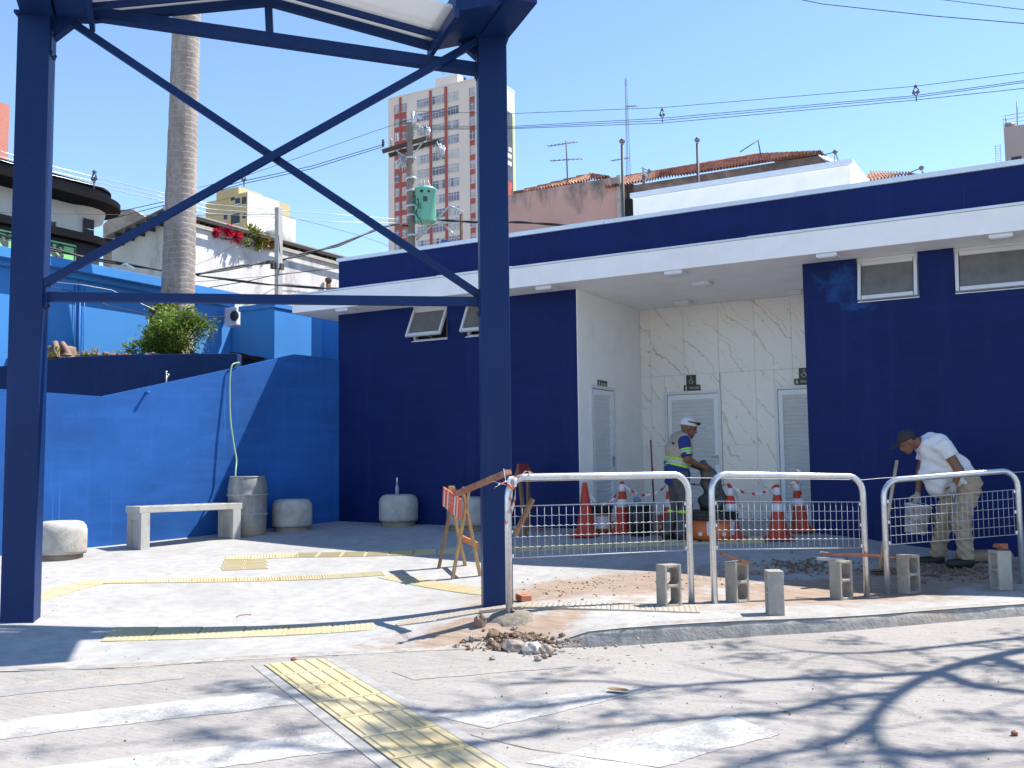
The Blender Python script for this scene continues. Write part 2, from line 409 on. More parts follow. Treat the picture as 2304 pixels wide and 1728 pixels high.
B0 = ag(222, 1310); B1 = ag(858, 1291); row(ME_BAR, B0, B1, pav, gpav, None, .62, 0)
row(ME_DOT, ag(60, 1352), ag(215, 1309), pav, gpav, None, .80, 0)
dB = B1; row(ME_DOT, ag(872, 1296), ag(1090, 1333), pav, gpav, None, .75, 0, me2=ME_DOT2, f2=.7)
C0 = ag(506, 1256); C1 = ag(1060, 1240)
row(ME_BAR, C0, ag(662, 1251), pav, gpav, None, .8, 0); row(ME_BAR, ag(662, 1250), ag(1060, 1238), pav, gpav, None, .8, 1.5708); row(ME_BAR, ag(1060, 1238), ag(1740, 1214), pav, gpav, None, .8, 1.5708)
for y_ in (1265.5, 1272.5, 1279.5):
    k_ = (y_-1256)/35; row(ME_BAR, ag(505-10*k_, y_+1), ag(593-4*k_, y_-3), pav, gpav, 2, .62*1.12, 1.5708)
# crossing path over the road
p0 = ar(593, 1497); p1 = ar(702, 1488); p2 = ar(757, 1621); vv = (p2-p0); vv.z = 0; ln = vv.length/4; vv.normalize(); uu = Vector((-vv.y, vv.x, 0))
if (p1-p0).dot(uu) < 0: uu = -uu
for i in range(-0, 9):
    c = p0+vv*(ln*(i+.5))+uu*(ln*.5); lay(ME_BAR5, 'tactile_tile', c, uu, None, road, rz, ln/.4*.985)
# screed border either side of the path
for sgn in (-1, 1):
    m = MB(); w0 = p0+uu*(ln*.5) + uu*sgn*(ln*.5+.045); a = w0-vv*.05; b = w0+vv*(ln*9)
    q = [a-uu*.04, a+uu*.04, b+uu*.04, b-uu*.04]; m.quad(*[(v.x, v.y, rz(v.x, v.y)+.004) for v in q]); m.build('screed_border', simple('screed', (.31, .30, .285), .9, 0, .2, 8, .4), road)

# ---------------------------------------------------------------- crossing stripes and joints
Z1 = m_zebra('worn_white_paint', .64, (.45, .44, .42)); Z2 = m_zebra('faded_pink_paint', .60, (.40, .345, .29))
def stripe(quad, mat, name='crossing_stripe', nseg=10):
    m = MB(); P = [ar(*q) for q in quad]; rr = random.Random(int(quad[0][0])+5); vs = []
    n = 60; w1_ = w2_ = 0
    for i in range(n+1):
        t = i/n; a = P[0].lerp(P[1], t); b = P[3].lerp(P[2], t)
        e = (b-a).normalized(); w1_ = w1_*.85+rr.uniform(-.009, .009); w2_ = w2_*.85+rr.uniform(-.009, .009); a = a-e*w1_; b = b+e*w2_
        vs += [(a.x, a.y, rz(a.x, a.y)+.003), (b.x, b.y, rz(b.x, b.y)+.003)]
    m.add(vs, [(2*i, 2*i+1, 2*i+3, 2*i+2) for i in range(n)]); return m.build(name, mat, road)
stripe([(-80, 1543), (405, 1511), (414, 1527), (-80, 1576)], Z2)
stripe([(-80, 1631), (600, 1557), (668, 1585), (-80, 1674)], Z1)
stripe([(30, 1736), (745, 1649), (800, 1688), (300, 1752)], Z1)
stripe([(978, 1611), (1347, 1550), (1489, 1548), (1098, 1640)], Z1)
stripe([(1180, 1716), (1640, 1610), (1762, 1654), (1380, 1752)], Z1)
stripe([(880, 1512), (1230, 1489), (1300, 1500), (930, 1530)], Z2)
MJ = simple('joint_grit', (.09, .085, .08), .95)
def line(pts, f, w, mat, name, parent, lift=.0035):
    P = resample([f(*p) for p in pts], .1); rr = random.Random(len(pts)*7+int(pts[0][0])); m = MB(); vs = []
    zf = rz if f is ar else gpav
    for i, p in enumerate(P):
        t = (P[min(i+1, len(P)-1)]-P[max(i-1, 0)]); t.z = 0; t.normalize(); nn = Vector((t.y, -t.x, 0)); j = rr.uniform(-.006, .006); ww = w*rr.uniform(.35, 1.2)
        for s_ in (-1, 1):
            q = p+nn*(j+s_*ww); vs.append((q.x, q.y, zf(q.x, q.y)+lift))
    m.add(vs, [(2*i, 2*i+1, 2*i+3, 2*i+2) for i in range(len(P)-1)]); return m.build(name, mat, parent)
line([(992, 1638), (1090, 1662), (1195, 1687), (1330, 1706), (1473, 1727), (1600, 1745)], ar, .006, MJ, 'expansion_joint', road)
line([(40, 1510), (140, 1507), (300, 1505), (420, 1494), (597, 1487), (760, 1481)], ar, .005, MJ, 'crack', road, .012)
line([(668, 1540), (700, 1566), (735, 1590), (760, 1625), (800, 1650)], ar, .003, MJ, 'crack', road, .006)
# ================================================================ restroom building
def m_paint(name, c, patch=None, pcol=None, psz=.3, rough=.6, var=.06, scuff=.12, bump=.15, spec=.2, wear=False):
    t = NT(name); p = t.geo()
    n1 = t.noise(p, .8, 5, .6); n2 = t.noise(p, 9, 5, .7)
    cc = t.ramp(n1, [(.3, tuple(k*(1-var) for k in c)), (.7, tuple(k*(1+var) for k in c))])
    cc = t.mix(t.ramp(n2, [(.62, 0), (.78, scuff)]), cc, tuple(min(1, k*1.6+.03) for k in c))
    st = t.noise(t.mp(p, (5, 5, .35)), 1.0, 5, .65)      # faint vertical runs
    cc = t.mix(t.ramp(st, [(.55, 0), (.75, scuff*1.4)]), cc, tuple(min(1, k*1.35+.01) for k in c))
    if wear:      # roller lap marks, thin drips and pale scrapes
        lap = t.noise(t.mp(p, (1.1, 1.1, 7)), 1.0, 3, .5); cc = t.mix(t.ramp(lap, [(.5, 0), (.7, .35)]), cc, tuple(k*1.45+.001 for k in c))
        dr = t.noise(t.mp(p, (26, 26, .5)), 1.0, 2, .5); cc = t.mix(t.math('MULTIPLY', t.ramp(dr, [(.68, 0), (.74, .5)]), t.ramp(t.noise(p, .7, 3), [(.45, 0), (.65, 1)])), cc, tuple(k*2.2+.012 for k in c))
        sc_ = t.noise(t.mp(p, (3, 3, 5)), 3.0, 8, .8, dist=1.2); cc = t.mix(t.ramp(sc_, [(.66, 0), (.74, .45)]), cc, tuple(k*2.0+.02 for k in c))
    if patch:
        for q, sc in patch:
            s_ = t.n('ShaderNodeVectorMath', operation='SUBTRACT'); t.l(p, s_.inputs[0]); s_.inputs[1].default_value = q
            m = t.mp(s_.outputs[0], tuple(1/k for k in sc)); L = t.n('ShaderNodeVectorMath', operation='LENGTH'); t.l(m, L.inputs[0])
            f = t.math('SUBTRACT', 1.0, L.outputs['Value']); f = t.math('ADD', f, t.math('MULTIPLY', t.math('SUBTRACT', t.noise(p, 3.4, 8, .72, dist=.8), .5), 3.0))
            cc = t.mix(t.math('MULTIPLY', t.ramp(f, [(.42, 0), (.95, 1)]), .8), cc, pcol)
    t.col(cc); t.set(rough, 0, spec); t.bump(t.noise(p, 70, 3), bump, .004); return t.m
D0, DM, ZS, ZF, ZP = 13.5, 15.97, 4.287, 4.585, 5.215
XL, XA, XB, XR = -11.09, -6.504, -3.13, 7.5
_st = aY(1885, 640, D0); _st2 = aY(1925, 690, D0)
M_NAVY = m_paint('navy_paint', (.0028, .0138, .092), var=.16, scuff=.30, bump=.3, wear=True, patch=[(tuple(_st), (.42, .5, .42)), (tuple(_st2), (.5, .5, .16))], pcol=(.010, .062, .22))
M_WHITE = simple('white_paint', (.90, .893, .875), .6, 0, .03, 3, .1, 60, .3, (.72, .70, .66), 1.2, .3)
M_WHITE2 = simple('white_metal_flashing', (.66, .70, .74), .35, .3, .06, 3)
M_ALU = simple('white_aluminium', (.66, .68, .70), .35, .1, .03, 5)
M_DOOR = simple('white_louvre_aluminium', (.80, .83, .86), .4, .05, .03, 5)
M_DARKIN = simple('dark_interior', (.03, .03, .03), .9)
def m_frost():
    t = NT('frosted_glass'); p = t.geo(); n = t.noise(p, 6, 5, .65)
    t.col(t.ramp(n, [(.3, (.11, .11, .105)), (.7, (.17, .165, .155))])); t.set(.28, 0, .6); t.bump(t.noise(p, 160, 2), .15, .002); return t.m
M_FROST = m_frost()
def m_marble():
    t = NT('veined_marble'); p = t.geo(); oi = t.n('ShaderNodeObjectInfo'); 
    ad_ = t.n('ShaderNodeVectorMath', operation='ADD'); t.l(p, ad_.inputs[0])
    cx = t.n('ShaderNodeCombineXYZ'); 
    for i, k in enumerate((7.3, 3.1, 5.7)): t.l(t.math('MULTIPLY', oi.outputs['Random'], k), cx.inputs[i])
    t.l(cx.outputs[0], ad_.inputs[1])
    # veins run down to the right
    rot = t.mp(ad_.outputs[0], (1, 1, 1), (0, 0, 0), (0, math.radians(-52), 0))
    wv = t.noise(ad_.outputs[0], 1.6, 4, .6, 'Color'); wm = t.n('ShaderNodeVectorMath', operation='MULTIPLY_ADD'); t.l(wv, wm.inputs[0]); wm.inputs[1].default_value = (.55, .55, .55); t.l(rot, wm.inputs[2]); rot2 = wm.outputs[0]
    x_ = t.sep(rot2)
    def vein(freq, off, wd, seed):
        q = t.math('ADD', t.math('MULTIPLY', x_[2], freq), off); fr_ = t.math('ABSOLUTE', t.math('SUBTRACT', t.math('FRACT', q), .5))
        ww = t.math('MULTIPLY', t.ramp(t.noise(t.mp(rot, (1, 1, 1), (seed, 0, 0)), 1.8, 4, .6), [(.36, 0), (.52, .35), (.72, 1)]), wd)
        return t.ramp(t.math('SUBTRACT', 1.0, t.math('DIVIDE', fr_, t.math('ADD', ww, .0001))), [(0, 0), (.5, 1)])
    f1 = vein(2.6, 0.1, .085, 3.0); f2 = vein(4.6, .37, .03, 9.0)
    c = t.mix(t.math('MULTIPLY', f1, .58), (.85, .825, .775), t.ramp(t.noise(p, 9, 4), [(.35, (.42, .33, .22)), (.7, (.52, .47, .39))]))
    c = t.mix(t.math('MULTIPLY', f2, .7), c, (.42, .35, .26))
    pt = t.noise(p, 1.5, 7, .7); c = t.mix(t.ramp(pt, [(.66, 0), (.69, .6)]), c, (.80, .79, .77))
    t.col(c); t.set(.18, 0, .5); return t.m
M_MARB = m_marble()

bld = thing('restroom_building', 'low navy blue restroom block with white canopy and recessed marble entrance', 'building', (-5, 13.5, .6))
# --- front walls with window openings up to the soffit
def wx(x, y): return aY(x, y, D0).x
def wz(x, y): return aY(x, y, D0).z
winL = [(wx(925, 730), wx(1006, 725)), (wx(1046, 715), wx(1046, 715)+(wx(1006, 725)-wx(925, 730)))]
winR = [(wx(1927, 625), wx(2066, 610)), (wx(2146, 600), wx(2146, 600)+1.02)]
zsill = (wz(965, 769)+wz(1995, 673))/2
def front_wall(name, x0, x1, wins):
    m = MB(); zt = ZS+.2
    xs = [x0]; 
    for a, b in wins: xs += [a, b]
    xs.append(x1)
    m.bx(x0, x1, D0, D0+.18, .2, zsill)
    for i in range(0, len(xs), 2): m.bx(xs[i], xs[i+1], D0+.0005, D0+.18, zsill-.001, zt)
    return m
m = front_wall('w', XL, XA-.012, winL); m.bx(XL, XL+.18, D0+.18, 22, .2, ZS+.2); m.bx(XL+.18, XA-.19, 21.8, 22, .2, ZS+.2)
wl = m.build('wall', M_NAVY, bld)
m = front_wall('w', XB, XR, winR+[(winR[1][0]+1.55, winR[1][0]+2.57)]); m.bx(XR-.18, XR, D0+.18, 22, .2, ZS+.2); m.bx(XB+.2, XR-.18, 21.8, 22, .2, ZS+.2)
wr = m.build('wall', M_NAVY, bld)
# white recess cheeks (left cheek carries a louvred door)
dx0 = aX(1329, 880, XA).y; dx1 = aX(1378, 884, XA).y; zdoor = aX(1350, 873, XA).z
m = MB(); m.bx(XA-.15, XA, D0+.19, dx0-.03, .3, ZS+.1); m.bx(XA-.01, XA, D0+.004, D0+.189, .3, ZS+.1); m.bx(XA-.15, XA, dx1+.03, DM+.02, .3, ZS+.1); m.bx(XA-.15, XA-.0005, dx0-.031, dx1+.031, zdoor+.03, ZS+.1)
m.build('recess_wall', M_WHITE, bld)
m = MB(); m.bx(XB, XB+.2, D0+.2, DM+.02, .3, ZS+.1); m.build('recess_wall', M_WHITE, bld)
m = MB(); m.bx(XA-.2, XB+.2, DM+.02, DM+.2, .3, ZS+.1); m.build('back_wall', simple('mortar_pale', (.60, .58, .54), .9), bld)
# floor of the recess
m = MB(); m.bx(XA-.1, XB+.1, D0+.1, DM+.02, .3, .72); m.build('floor_slab', simple('grey_floor', (.45, .45, .445), .7, 0, .15, 4), bld)
# --- canopy slab, flashing, ceiling
m = MB(); m.bx(-11.62, XR+.5, 12.91, 22.3, ZS, ZF); m.build('canopy', M_WHITE, bld, bevel=.006)
m = MB(); xs = -11.64
for k, ln_ in enumerate((3.0, 1.35, 3.6, 3.3, 3.3, 3.3, 3)):
    x1 = min(xs+ln_, XR+.52)
    if x1 > xs: MB().bx(xs, x1-.004, 12.895-.003*(k % 2), 13.46, ZF+.002, ZF+.028+.006*(k % 2)).build('flashing_strip', M_WHITE2, bld)
    xs = x1
# --- parapet and its coping
m = MB(); m.bx(XL, XR, D0+.002, D0+.16, ZF+.003, ZP); m.bx(XL, XL+.16, D0+.16, 22, ZF+.003, ZP); m.bx(XR-.16, XR, D0+.16, 22, ZF+.003, ZP); m.bx(XL+.16, XR-.16, 21.85, 22, ZF+.003, ZP)
m.build('parapet', M_NAVY, bld)
xs = XL-.03
for k, ln_ in enumerate((2.2, 2.9, 2.85, 3.2, 2.9, 3.1, 3)):
    x1 = min(xs+ln_, XR+.03)
    if x1 > xs: MB().bx(xs, x1-.004, D0-.03-.003*(k % 2), D0+.19, ZP+.002, ZP+.062+.006*(k % 2)).build('coping_strip', M_WHITE2, bld)
    xs = x1
m = MB(); m.bx(XL-.03, XL+.19, D0+.19, 22.03, ZP+.002, ZP+.062); m.build('coping_strip', M_WHITE2, bld)
# corrugated roof edge showing above the coping
ya, za = 16.2, 5.75
m = MB(); n = 150; x0, x1 = XL+.2, aY(1068, 540, ya).x+.3
vs_ = []
for i in range(n+1):
    x = x0+(x1-x0)*i/n; h = .02*math.sin(i*1.25)
    vs_ += [(x, D0+.25, 5.22+h), (x, ya+2.2, 5.93+h)]
m.add(vs_, [(2*i, 2*i+2, 2*i+3, 2*i+1) for i in range(n)], 0, True); m.build('roof_sheet', simple('white_roof_sheet', (.75, .75, .74), .5), bld, smooth=True)
# --- rooftop tank block
YT = 17.0; tz0 = aY(1500, 434, YT).z; tx0 = aY(1424, 460, YT).x; tx1 = aY(1914, 380, YT).x
m = MB(); m.bx(tx0, tx1, YT, YT+3.4, ZF, tz0); m.build('tank_block', M_WHITE, bld, bevel=.01)
m = MB(); m.bx(tx0-.04, tx1+.04, YT-.04, YT+3.44, tz0+.002, tz0+.09); m.build('coping_strip', M_WHITE2, bld)
# --- ceiling lamps
for px, py in ((1521, 616), (1581, 640), (1864, 578), (2253, 535), (1231, 650), (1538, 682), (1788, 659), (779, 699)):
    p = aZ(px, py, ZS-.03); r = thing
    o = MB().box((p.x, p.y, ZS-.026), (.26, .26, .048)).build('ceiling_lamp', M_ALU, bld, bevel=.006)
    MB().box((p.x, p.y, ZS-.053), (.22, .22, .006)).build('diffuser', simple('opal_diffuser', (.78, .78, .76), .4), o)
# --- marble slabs round the two doors
tw = .60; jz = [aY(1504, 845.7, DM).z, aY(1627, 1001, DM).z]; jx0 = aY(1614, 700, DM).x
d1 = (aY(1497, 950, DM).x, aY(1624, 950, DM).x); d2 = (aY(1745, 950, DM).x, aY(1745, 950, DM).x+(d1[1]-d1[0])); zdt = aY(1560, 879.5, DM).z
zlev = [ZS, jz[0], jz[1], .715]
cols_ = [jx0+tw*k for k in range(-6, 7)]; cols_ = [XA+.002]+[c for c in cols_ if XA+.05 < c < XB-.05]+[XB-.002]
g = .0018
def slab(x0, x1, z0, z1):
    if x1-x0 < .02 or z1-z0 < .02: return
    MB().bx(x0+g, x1-g, DM, DM+.018, z0+g, z1-g).build('marble_slab', M_MARB, bld)
for a, b in zip(cols_, cols_[1:]):
    for zt, zb in zip(zlev, zlev[1:]):
        # cut the slab round the door openings
        pieces = [(a, b, zb, zt)]
        for o0, o1 in (d1, d2):
            nxt = []
            for (x0, x1, z0, z1) in pieces:
                if x1 <= o0 or x0 >= o1 or z0 >= zdt: nxt.append((x0, x1, z0, z1)); continue
                if x0 < o0: nxt.append((x0, o0, z0, z1))
                if x1 > o1: nxt.append((o1, x1, z0, z1))
                if z1 > zdt: nxt.append((max(x0, o0), min(x1, o1), zdt, z1))
            pieces = nxt
        for q in pieces: slab(*q)
# --- doors: frame, leaf stiles and every louvre slat
def door(origin, ax, nrm, w_, h, hinge):
    """origin: bottom left corner in the wall plane, ax: direction along the wall, nrm: outward"""
    o = Vector(origin); ax = Vector(ax); nrm = Vector(nrm); up = Vector((0, 0, 1))
    def bb(mb, u0, u1, z0, z1, n0, n1):
        c = o+ax*((u0+u1)/2)+up*((z0+z1)/2)+nrm*((n0+n1)/2)
        rot = Matrix((ax, nrm, up)).transposed(); mb.box(c, (abs(u1-u0), abs(n1-n0), abs(z1-z0)), rot)
    fr = MB(); bb(fr, 0, .05, 0, h, -.05, .03); bb(fr, w_-.05, w_, 0, h, -.05, .03); bb(fr, .05, w_-.05, h-.05, h, -.05, .029)
    d = MB(); bb(d, .056, .125, .01, h-.06, -.03, .012); bb(d, w_-.125, w_-.056, .01, h-.06, -.03, .012); bb(d, .125, w_-.125, h-.14, h-.06, -.03, .0115); bb(d, .125, w_-.125, .01, .12, -.03, .0115)
    bb(d, .125, w_-.125, .12, h-.14, -.035, -.028)
    dd = d.build('door', M_DOOR, bld)
    f = fr.build('door_frame', M_ALU, dd)
    n = int((h-.26)/.068)
    me = None
    for i in range(n):
        z = .12+(h-.26)*(i+.5)/n
        if me is None:
            q = MB(); c = Vector((0, 0, 0)); R3 = Matrix((ax, nrm, up)).transposed() @ Matrix.Rotation(math.radians(-32), 3, 'X')
            q.box((0, 0, 0), (w_-.25, .008, .076), R3); me = mesh_of(q, 'louvre_slat', M_DOOR)
        p = o+ax*(w_/2)+up*z+nrm*(-.012)
        inst(me, 'louvre_slat', dd, Matrix.Translation(p-(bld.location)))
    k = MB(); u = w_-.09 if hinge else .09
    c = o+ax*u+up*1.02+nrm*.02; k.tube([c-nrm*.01, c+nrm*.035], .012, 8); k.tube([c+nrm*.035, c+nrm*.035-ax*.09*(1 if hinge else -1)], .009, 8)
    k.box(c+up*-.05, (.03, .03, .16)); k.build('handle', simple('grey_lock', (.35, .36, .37), .35, .6), dd)
door((d1[0], DM, .72), (1, 0, 0), (0, -1, 0), d1[1]-d1[0], zdt-.72, True)
door((d2[0], DM, .72), (1, 0, 0), (0, -1, 0), d2[1]-d2[0], zdt-.72, True)
door((XA, dx0-.03, .72), (0, 1, 0), (1, 0, 0), dx1-dx0+.06, zdoor+.03-.72, True)
# --- windows: outer frame, sash swung out at the foot, frosted pane, stay
def window(x0, x1, ang):
    z0, z1 = zsill, ZS-.004; w_ = x1-x0; h = z1-z0
    y = D0+.10
    m = MB()
    m.bx(x0, x0+.045, y-.04, y+.04, z0, z1); m.bx(x1-.045, x1, y-.04, y+.04, z0, z1); m.bx(x0+.045, x1-.045, y-.039, y+.04, z0, z0+.045); m.bx(x0+.045, x1-.045, y-.039, y+.04, z1-.05, z1)
    wf = m.build('window', M_ALU, bld)
    MB().bx(x0+.01, x1-.01, y+.1, y+.5, z0, z1).build('dark_room', M_DARKIN, wf)
    MB().bx(x0, x1, D0+.005, D0+.058, z0+.002, z0+.014).build('sill', M_WHITE2, wf)
    R3 = Matrix.Rotation(-ang, 3, 'X'); piv = Vector(((x0+x1)/2, y-.05, z1-.055)); hs = h-.07; ws = w_-.03
    def sb(mb, u0, u1, v0, v1, n0, n1):
        mb.box(piv+R3 @ Vector(((u0+u1)/2, (n0+n1)/2, -(v0+v1)/2)), (u1-u0, n1-n0, v1-v0), R3)
    m = MB(); sb(m, -ws/2, -ws/2+.04, 0, hs, -.02, .02); sb(m, ws/2-.04, ws/2, 0, hs, -.02, .02); sb(m, -ws/2+.05, ws/2-.05, 0, .05, -.0195, .02); sb(m, -ws/2+.05, ws/2-.05, hs-.05, hs, -.0195, .02)
    s_ = m.build('sash', M_ALU, wf)
    m = MB(); sb(m, -ws/2+.05, ws/2-.05, .05, hs-.05, -.003, .003); m.build('pane', M_FROST, s_)
    foot = piv+R3 @ Vector((0, 0, -(hs-.02)))
    m = MB(); m.tube([(piv.x, y, z0+.05), (piv.x+.06, (y+foot.y)/2, z0+.06), tuple(foot)], .008, 6); m.build('stay', simple('grey_lock', (.3, .3, .3)), wf)
for a, b in winL: window(a, b, math.radians(27))
for a, b in winR: window(a, b, math.radians(12))
window(winR[1][0]+1.55, winR[1][0]+2.57, math.radians(7))
# --- door signs (things of their own)
M_SIGN = simple('black_acrylic', (.012, .012, .012), .3, 0, .05); M_GOLD = simple('cream_lettering', (.70, .64, .46), .5)
def text_obj(s, size, name, mat, mw, parent, depth=.001, sx=1, bold=0):
    cu = bpy.data.curves.new(name, 'FONT'); cu.body = s; cu.size = size; cu.extrude = depth; cu.align_x = 'LEFT'; cu.space_character = 1.02; cu.resolution_u = 2; cu.fill_mode = 'BOTH'; cu.offset = bold
    ob = bpy.data.objects.new(name, cu); COL.objects.link(ob); dg = bpy.context.evaluated_depsgraph_get(); me = bpy.data.meshes.new_from_object(ob.evaluated_get(dg)); bpy.data.objects.remove(ob)
    me.materials.clear(); me.materials.append(mat); o = bpy.data.objects.new(name, me); COL.objects.link(o)
    mw = mw @ Matrix.Diagonal((sx, 1, 1, 1))
    if parent is not None: o.parent = parent; mw = Matrix.Translation(-parent.location) @ mw
    o.matrix_basis = mw; return o
def plate(c, w_, h, ax, nrm, text, label, fem=False):
    ax = Vector(ax); nrm = Vector(nrm); up = Vector((0, 0, 1)); c = Vector(c); M3 = Matrix((ax, up, nrm)).transposed()
    def W(u, v, n): return c+ax*u+up*v+nrm*n
    r = min(w_, h)*.28; pts = []
    # top right and bottom left corners rounded
    pts += [W(-w_/2, h/2, 0)]
    pts += [W(w_/2-r+r*math.sin(a), h/2-r+r*math.cos(a), 0) for a in (0, .4, .8, 1.2, 1.571)]
    pts += [W(w_/2, -h/2, 0)]
    pts += [W(-w_/2+r-r*math.sin(a), -h/2+r-r*math.cos(a), 0) for a in (0, .4, .8, 1.2, 1.571)]
    t = thing('door_sign', label, 'sign', tuple(c), 'restroom door signs')
    MB().prism(pts, nrm*.008).build('plate', M_SIGN, t)
    # figure
    m = MB(); u = -w_/2+h*.42; s_ = h*.8
    m.lathe([(.0, 0), (s_*.1, 0), (s_*.1, .0015), (0, .0015)], 12, W(u, s_*.38, .0085), rot=M3)
    def pr(P): m.prism([W(u+a*s_, b*s_, .0085) for a, b in P], nrm*.0015)
    if fem: pr([(-.08, .25), (.08, .25), (.2, -.2), (-.2, -.2)]); pr([(-.08, -.2), (.08, -.2), (.08, -.48), (-.08, -.48)])
    else: pr([(-.15, .25), (.15, .25), (.15, -.08), (-.15, -.08)]); pr([(-.1, -.08), (.1, -.08), (.09, -.48), (-.09, -.48)])
    m.build('figure_symbol', M_GOLD, t)
    mw = M3.to_4x4(); mw.translation = W(-w_/2+h*.95, -h*.17, .0085)
    text_obj(text, h*.50, 'lettering', M_GOLD, mw, t, .001, (w_-h*1.1)/(h*.5*.66*len(text)))
def access(c, s_, label):
    c = Vector(c); t = thing('accessibility_sign', label, 'sign', tuple(c), 'accessibility signs')
    MB().box(c+Vector((0, -.004, 0)), (s_, .008, s_)).build('plate', M_SIGN, t)
    m = MB(); y = c.y-.0095
    def W(u, v): return (c.x+u*s_, y, c.z+v*s_)
    m.lathe([(0, 0), (s_*.055, 0), (s_*.055, .002), (0, .002)], 12, W(0, .30), rot=Matrix.Rotation(math.pi/2, 3, 'X'))
    arc = [W(-.03+.19*math.cos(a), -.16+.19*math.sin(a)) for a in [2.0+ k*.33 for k in range(14)]]; m.tube(arc, s_*.025, 6)
    m.tube([W(-.02, .2), W(-.02, -.02), W(.13, -.02), W(.2, -.27), W(.27, -.24)], s_*.036, 6); m.tube([W(-.02, .1), W(.13, .1)], s_*.03, 6)
    m.build('wheelchair_symbol', M_GOLD, t)
def mid(a, b, y=DM): p = aY((a[0]+b[0])/2, (a[1]+b[1])/2, y); return Vector((p.x, y, p.z))
dmx = aY(1576, 873, DM).x-aY(1538, 873, DM).x
plate(mid((1538, 867), (1577, 879)), dmx, .105, (1, 0, 0), (0, -1, 0), 'MASCULINO', 'black sign reading MASCULINO over the door behind the vest worker')
plate(mid((1787, 853), (1787, 866))+Vector((dmx/2, 0, 0)), dmx, .105, (1, 0, 0), (0, -1, 0), 'FEMININO', 'black sign reading FEMININO over the door next to the right navy wall', True)
access(mid((1546, 845), (1564.5, 865.5)), .17, 'black wheelchair symbol sign above the MASCULINO plate')
access(mid((1796, 830), (1796, 851))+Vector((.095, 0, 0)), .17, 'black wheelchair symbol sign above the FEMININO plate')
pc = aX(1355, 864.7, XA); plate(pc, .36, .12, (0, 1, 0), (1, 0, 0), 'MASCULINO', 'small black sign over the narrow louvred door in the white side wall')
# ================================================================ blue steel shelter
PLz, PRz = .22, .25
Lc = aZ(36, 1404, PLz); Rc = aZ(1122, 1362, PRz)
th = (Rc-Lc); th.z = 0; SPAN = th.length; th.normalize(); nh = Vector((th.y, -th.x, 0))     # nh points to the road
PW = .298
Lc = Lc-nh*(PW/2); Rc = Rc-nh*(PW/2)
M_STEEL = m_paint('blue_enamel_steel', (.0048, .0235, .100), rough=.4, var=.12, scuff=.28, bump=.06)
def m_roofpanel():
    t = NT('translucent_white_panel'); p = t.geo(); t.col(t.ramp(t.noise(p, 2, 4), [(.3, (.66, .67, .68)), (.7, (.72, .73, .73))])); t.set(.5)
    tr = t.n('ShaderNodeBsdfTranslucent'); tr.inputs[0].default_value = (.75, .77, .78, 1); tp = t.n('ShaderNodeBsdfTransparent'); m1 = t.n('ShaderNodeMixShader'); m2 = t.n('ShaderNodeMixShader'); m1.inputs[0].default_value = .22; m2.inputs[0].default_value = .12
    t.l(t.b.outputs[0], m1.inputs[1]); t.l(tr.outputs[0], m1.inputs[2]); t.l(m1.outputs[0], m2.inputs[1]); t.l(tp.outputs[0], m2.inputs[2]); t.l(m2.outputs[0], t.t.nodes['Material Output'].inputs[0]); return t.m
M_ROOFW = m_roofpanel()
sh = thing('steel_shelter', 'navy blue steel portal shelter with crossed braces and white pitched roof', 'shelter', tuple((Lc+Rc)/2))
Rm = Matrix((th, nh, Vector((0, 0, 1)))).transposed()
def P2(px, py, off=0):     # point on the vertical plane through both posts
    return pl(px, py, Lc+nh*off, nh)
zLt = P2(110, 25).z; zRt = P2(1040, 135).z
def post(c, zb, zt):
    m = MB()
    m.box(c+nh*.035+Vector((0, 0, (zt+zb)/2-c.z)), (PW, .21, zt-zb), Rm); o = m.build('post', M_STEEL, sh, bevel=.008)
    m = MB(); q = c+nh*.035; q.z = zb+.02; m.box(q, (PW+.03, .24, .05), Rm); m.build('base_plate', M_STEEL, o)
    return o
zbeam = P2(1100, 95).z      # underside of the eave beam at the right post
poL = post(Lc, PLz-.1, zbeam); poR = post(Rc, PRz-.1, zbeam)
def bar(name, a, b, w_, h): MB().beam(a, b, w_, h).build(name, M_STEEL, sh, bevel=.004)
hb_l, hb_r = P2(94, 664), P2(1088, 683)
bar('tie_bar', Lc.lerp(Rc, .5)+Vector((0, 0, 0)) if False else Vector((Lc.x, Lc.y, (hb_l.z+hb_r.z)/2))+th*(PW/2), Vector((Rc.x, Rc.y, (hb_l.z+hb_r.z)/2))-th*(PW/2), .09, .09)
bar('brace', P2(128, 28), P2(1088, 670), .06, .075)
bar('brace', P2(1075, 100)+nh*.09, P2(92, 650)+nh*.09, .06, .075)
ch_l, ch_r = P2(198, 30), P2(1030, 150)
d_ = (ch_r-ch_l).normalized()
bar('bottom_chord', ch_l-d_*.35, ch_r+d_*.2, .12, .115)
apx = P2(604, 4); r1, r2 = P2(205, 42), P2(968, 104)
bar('rafter', r1, apx, .08, .08); bar('rafter', apx, r2, .08, .08); bar('king_post', P2(604, 10), P2(607, 78), .075, .075)
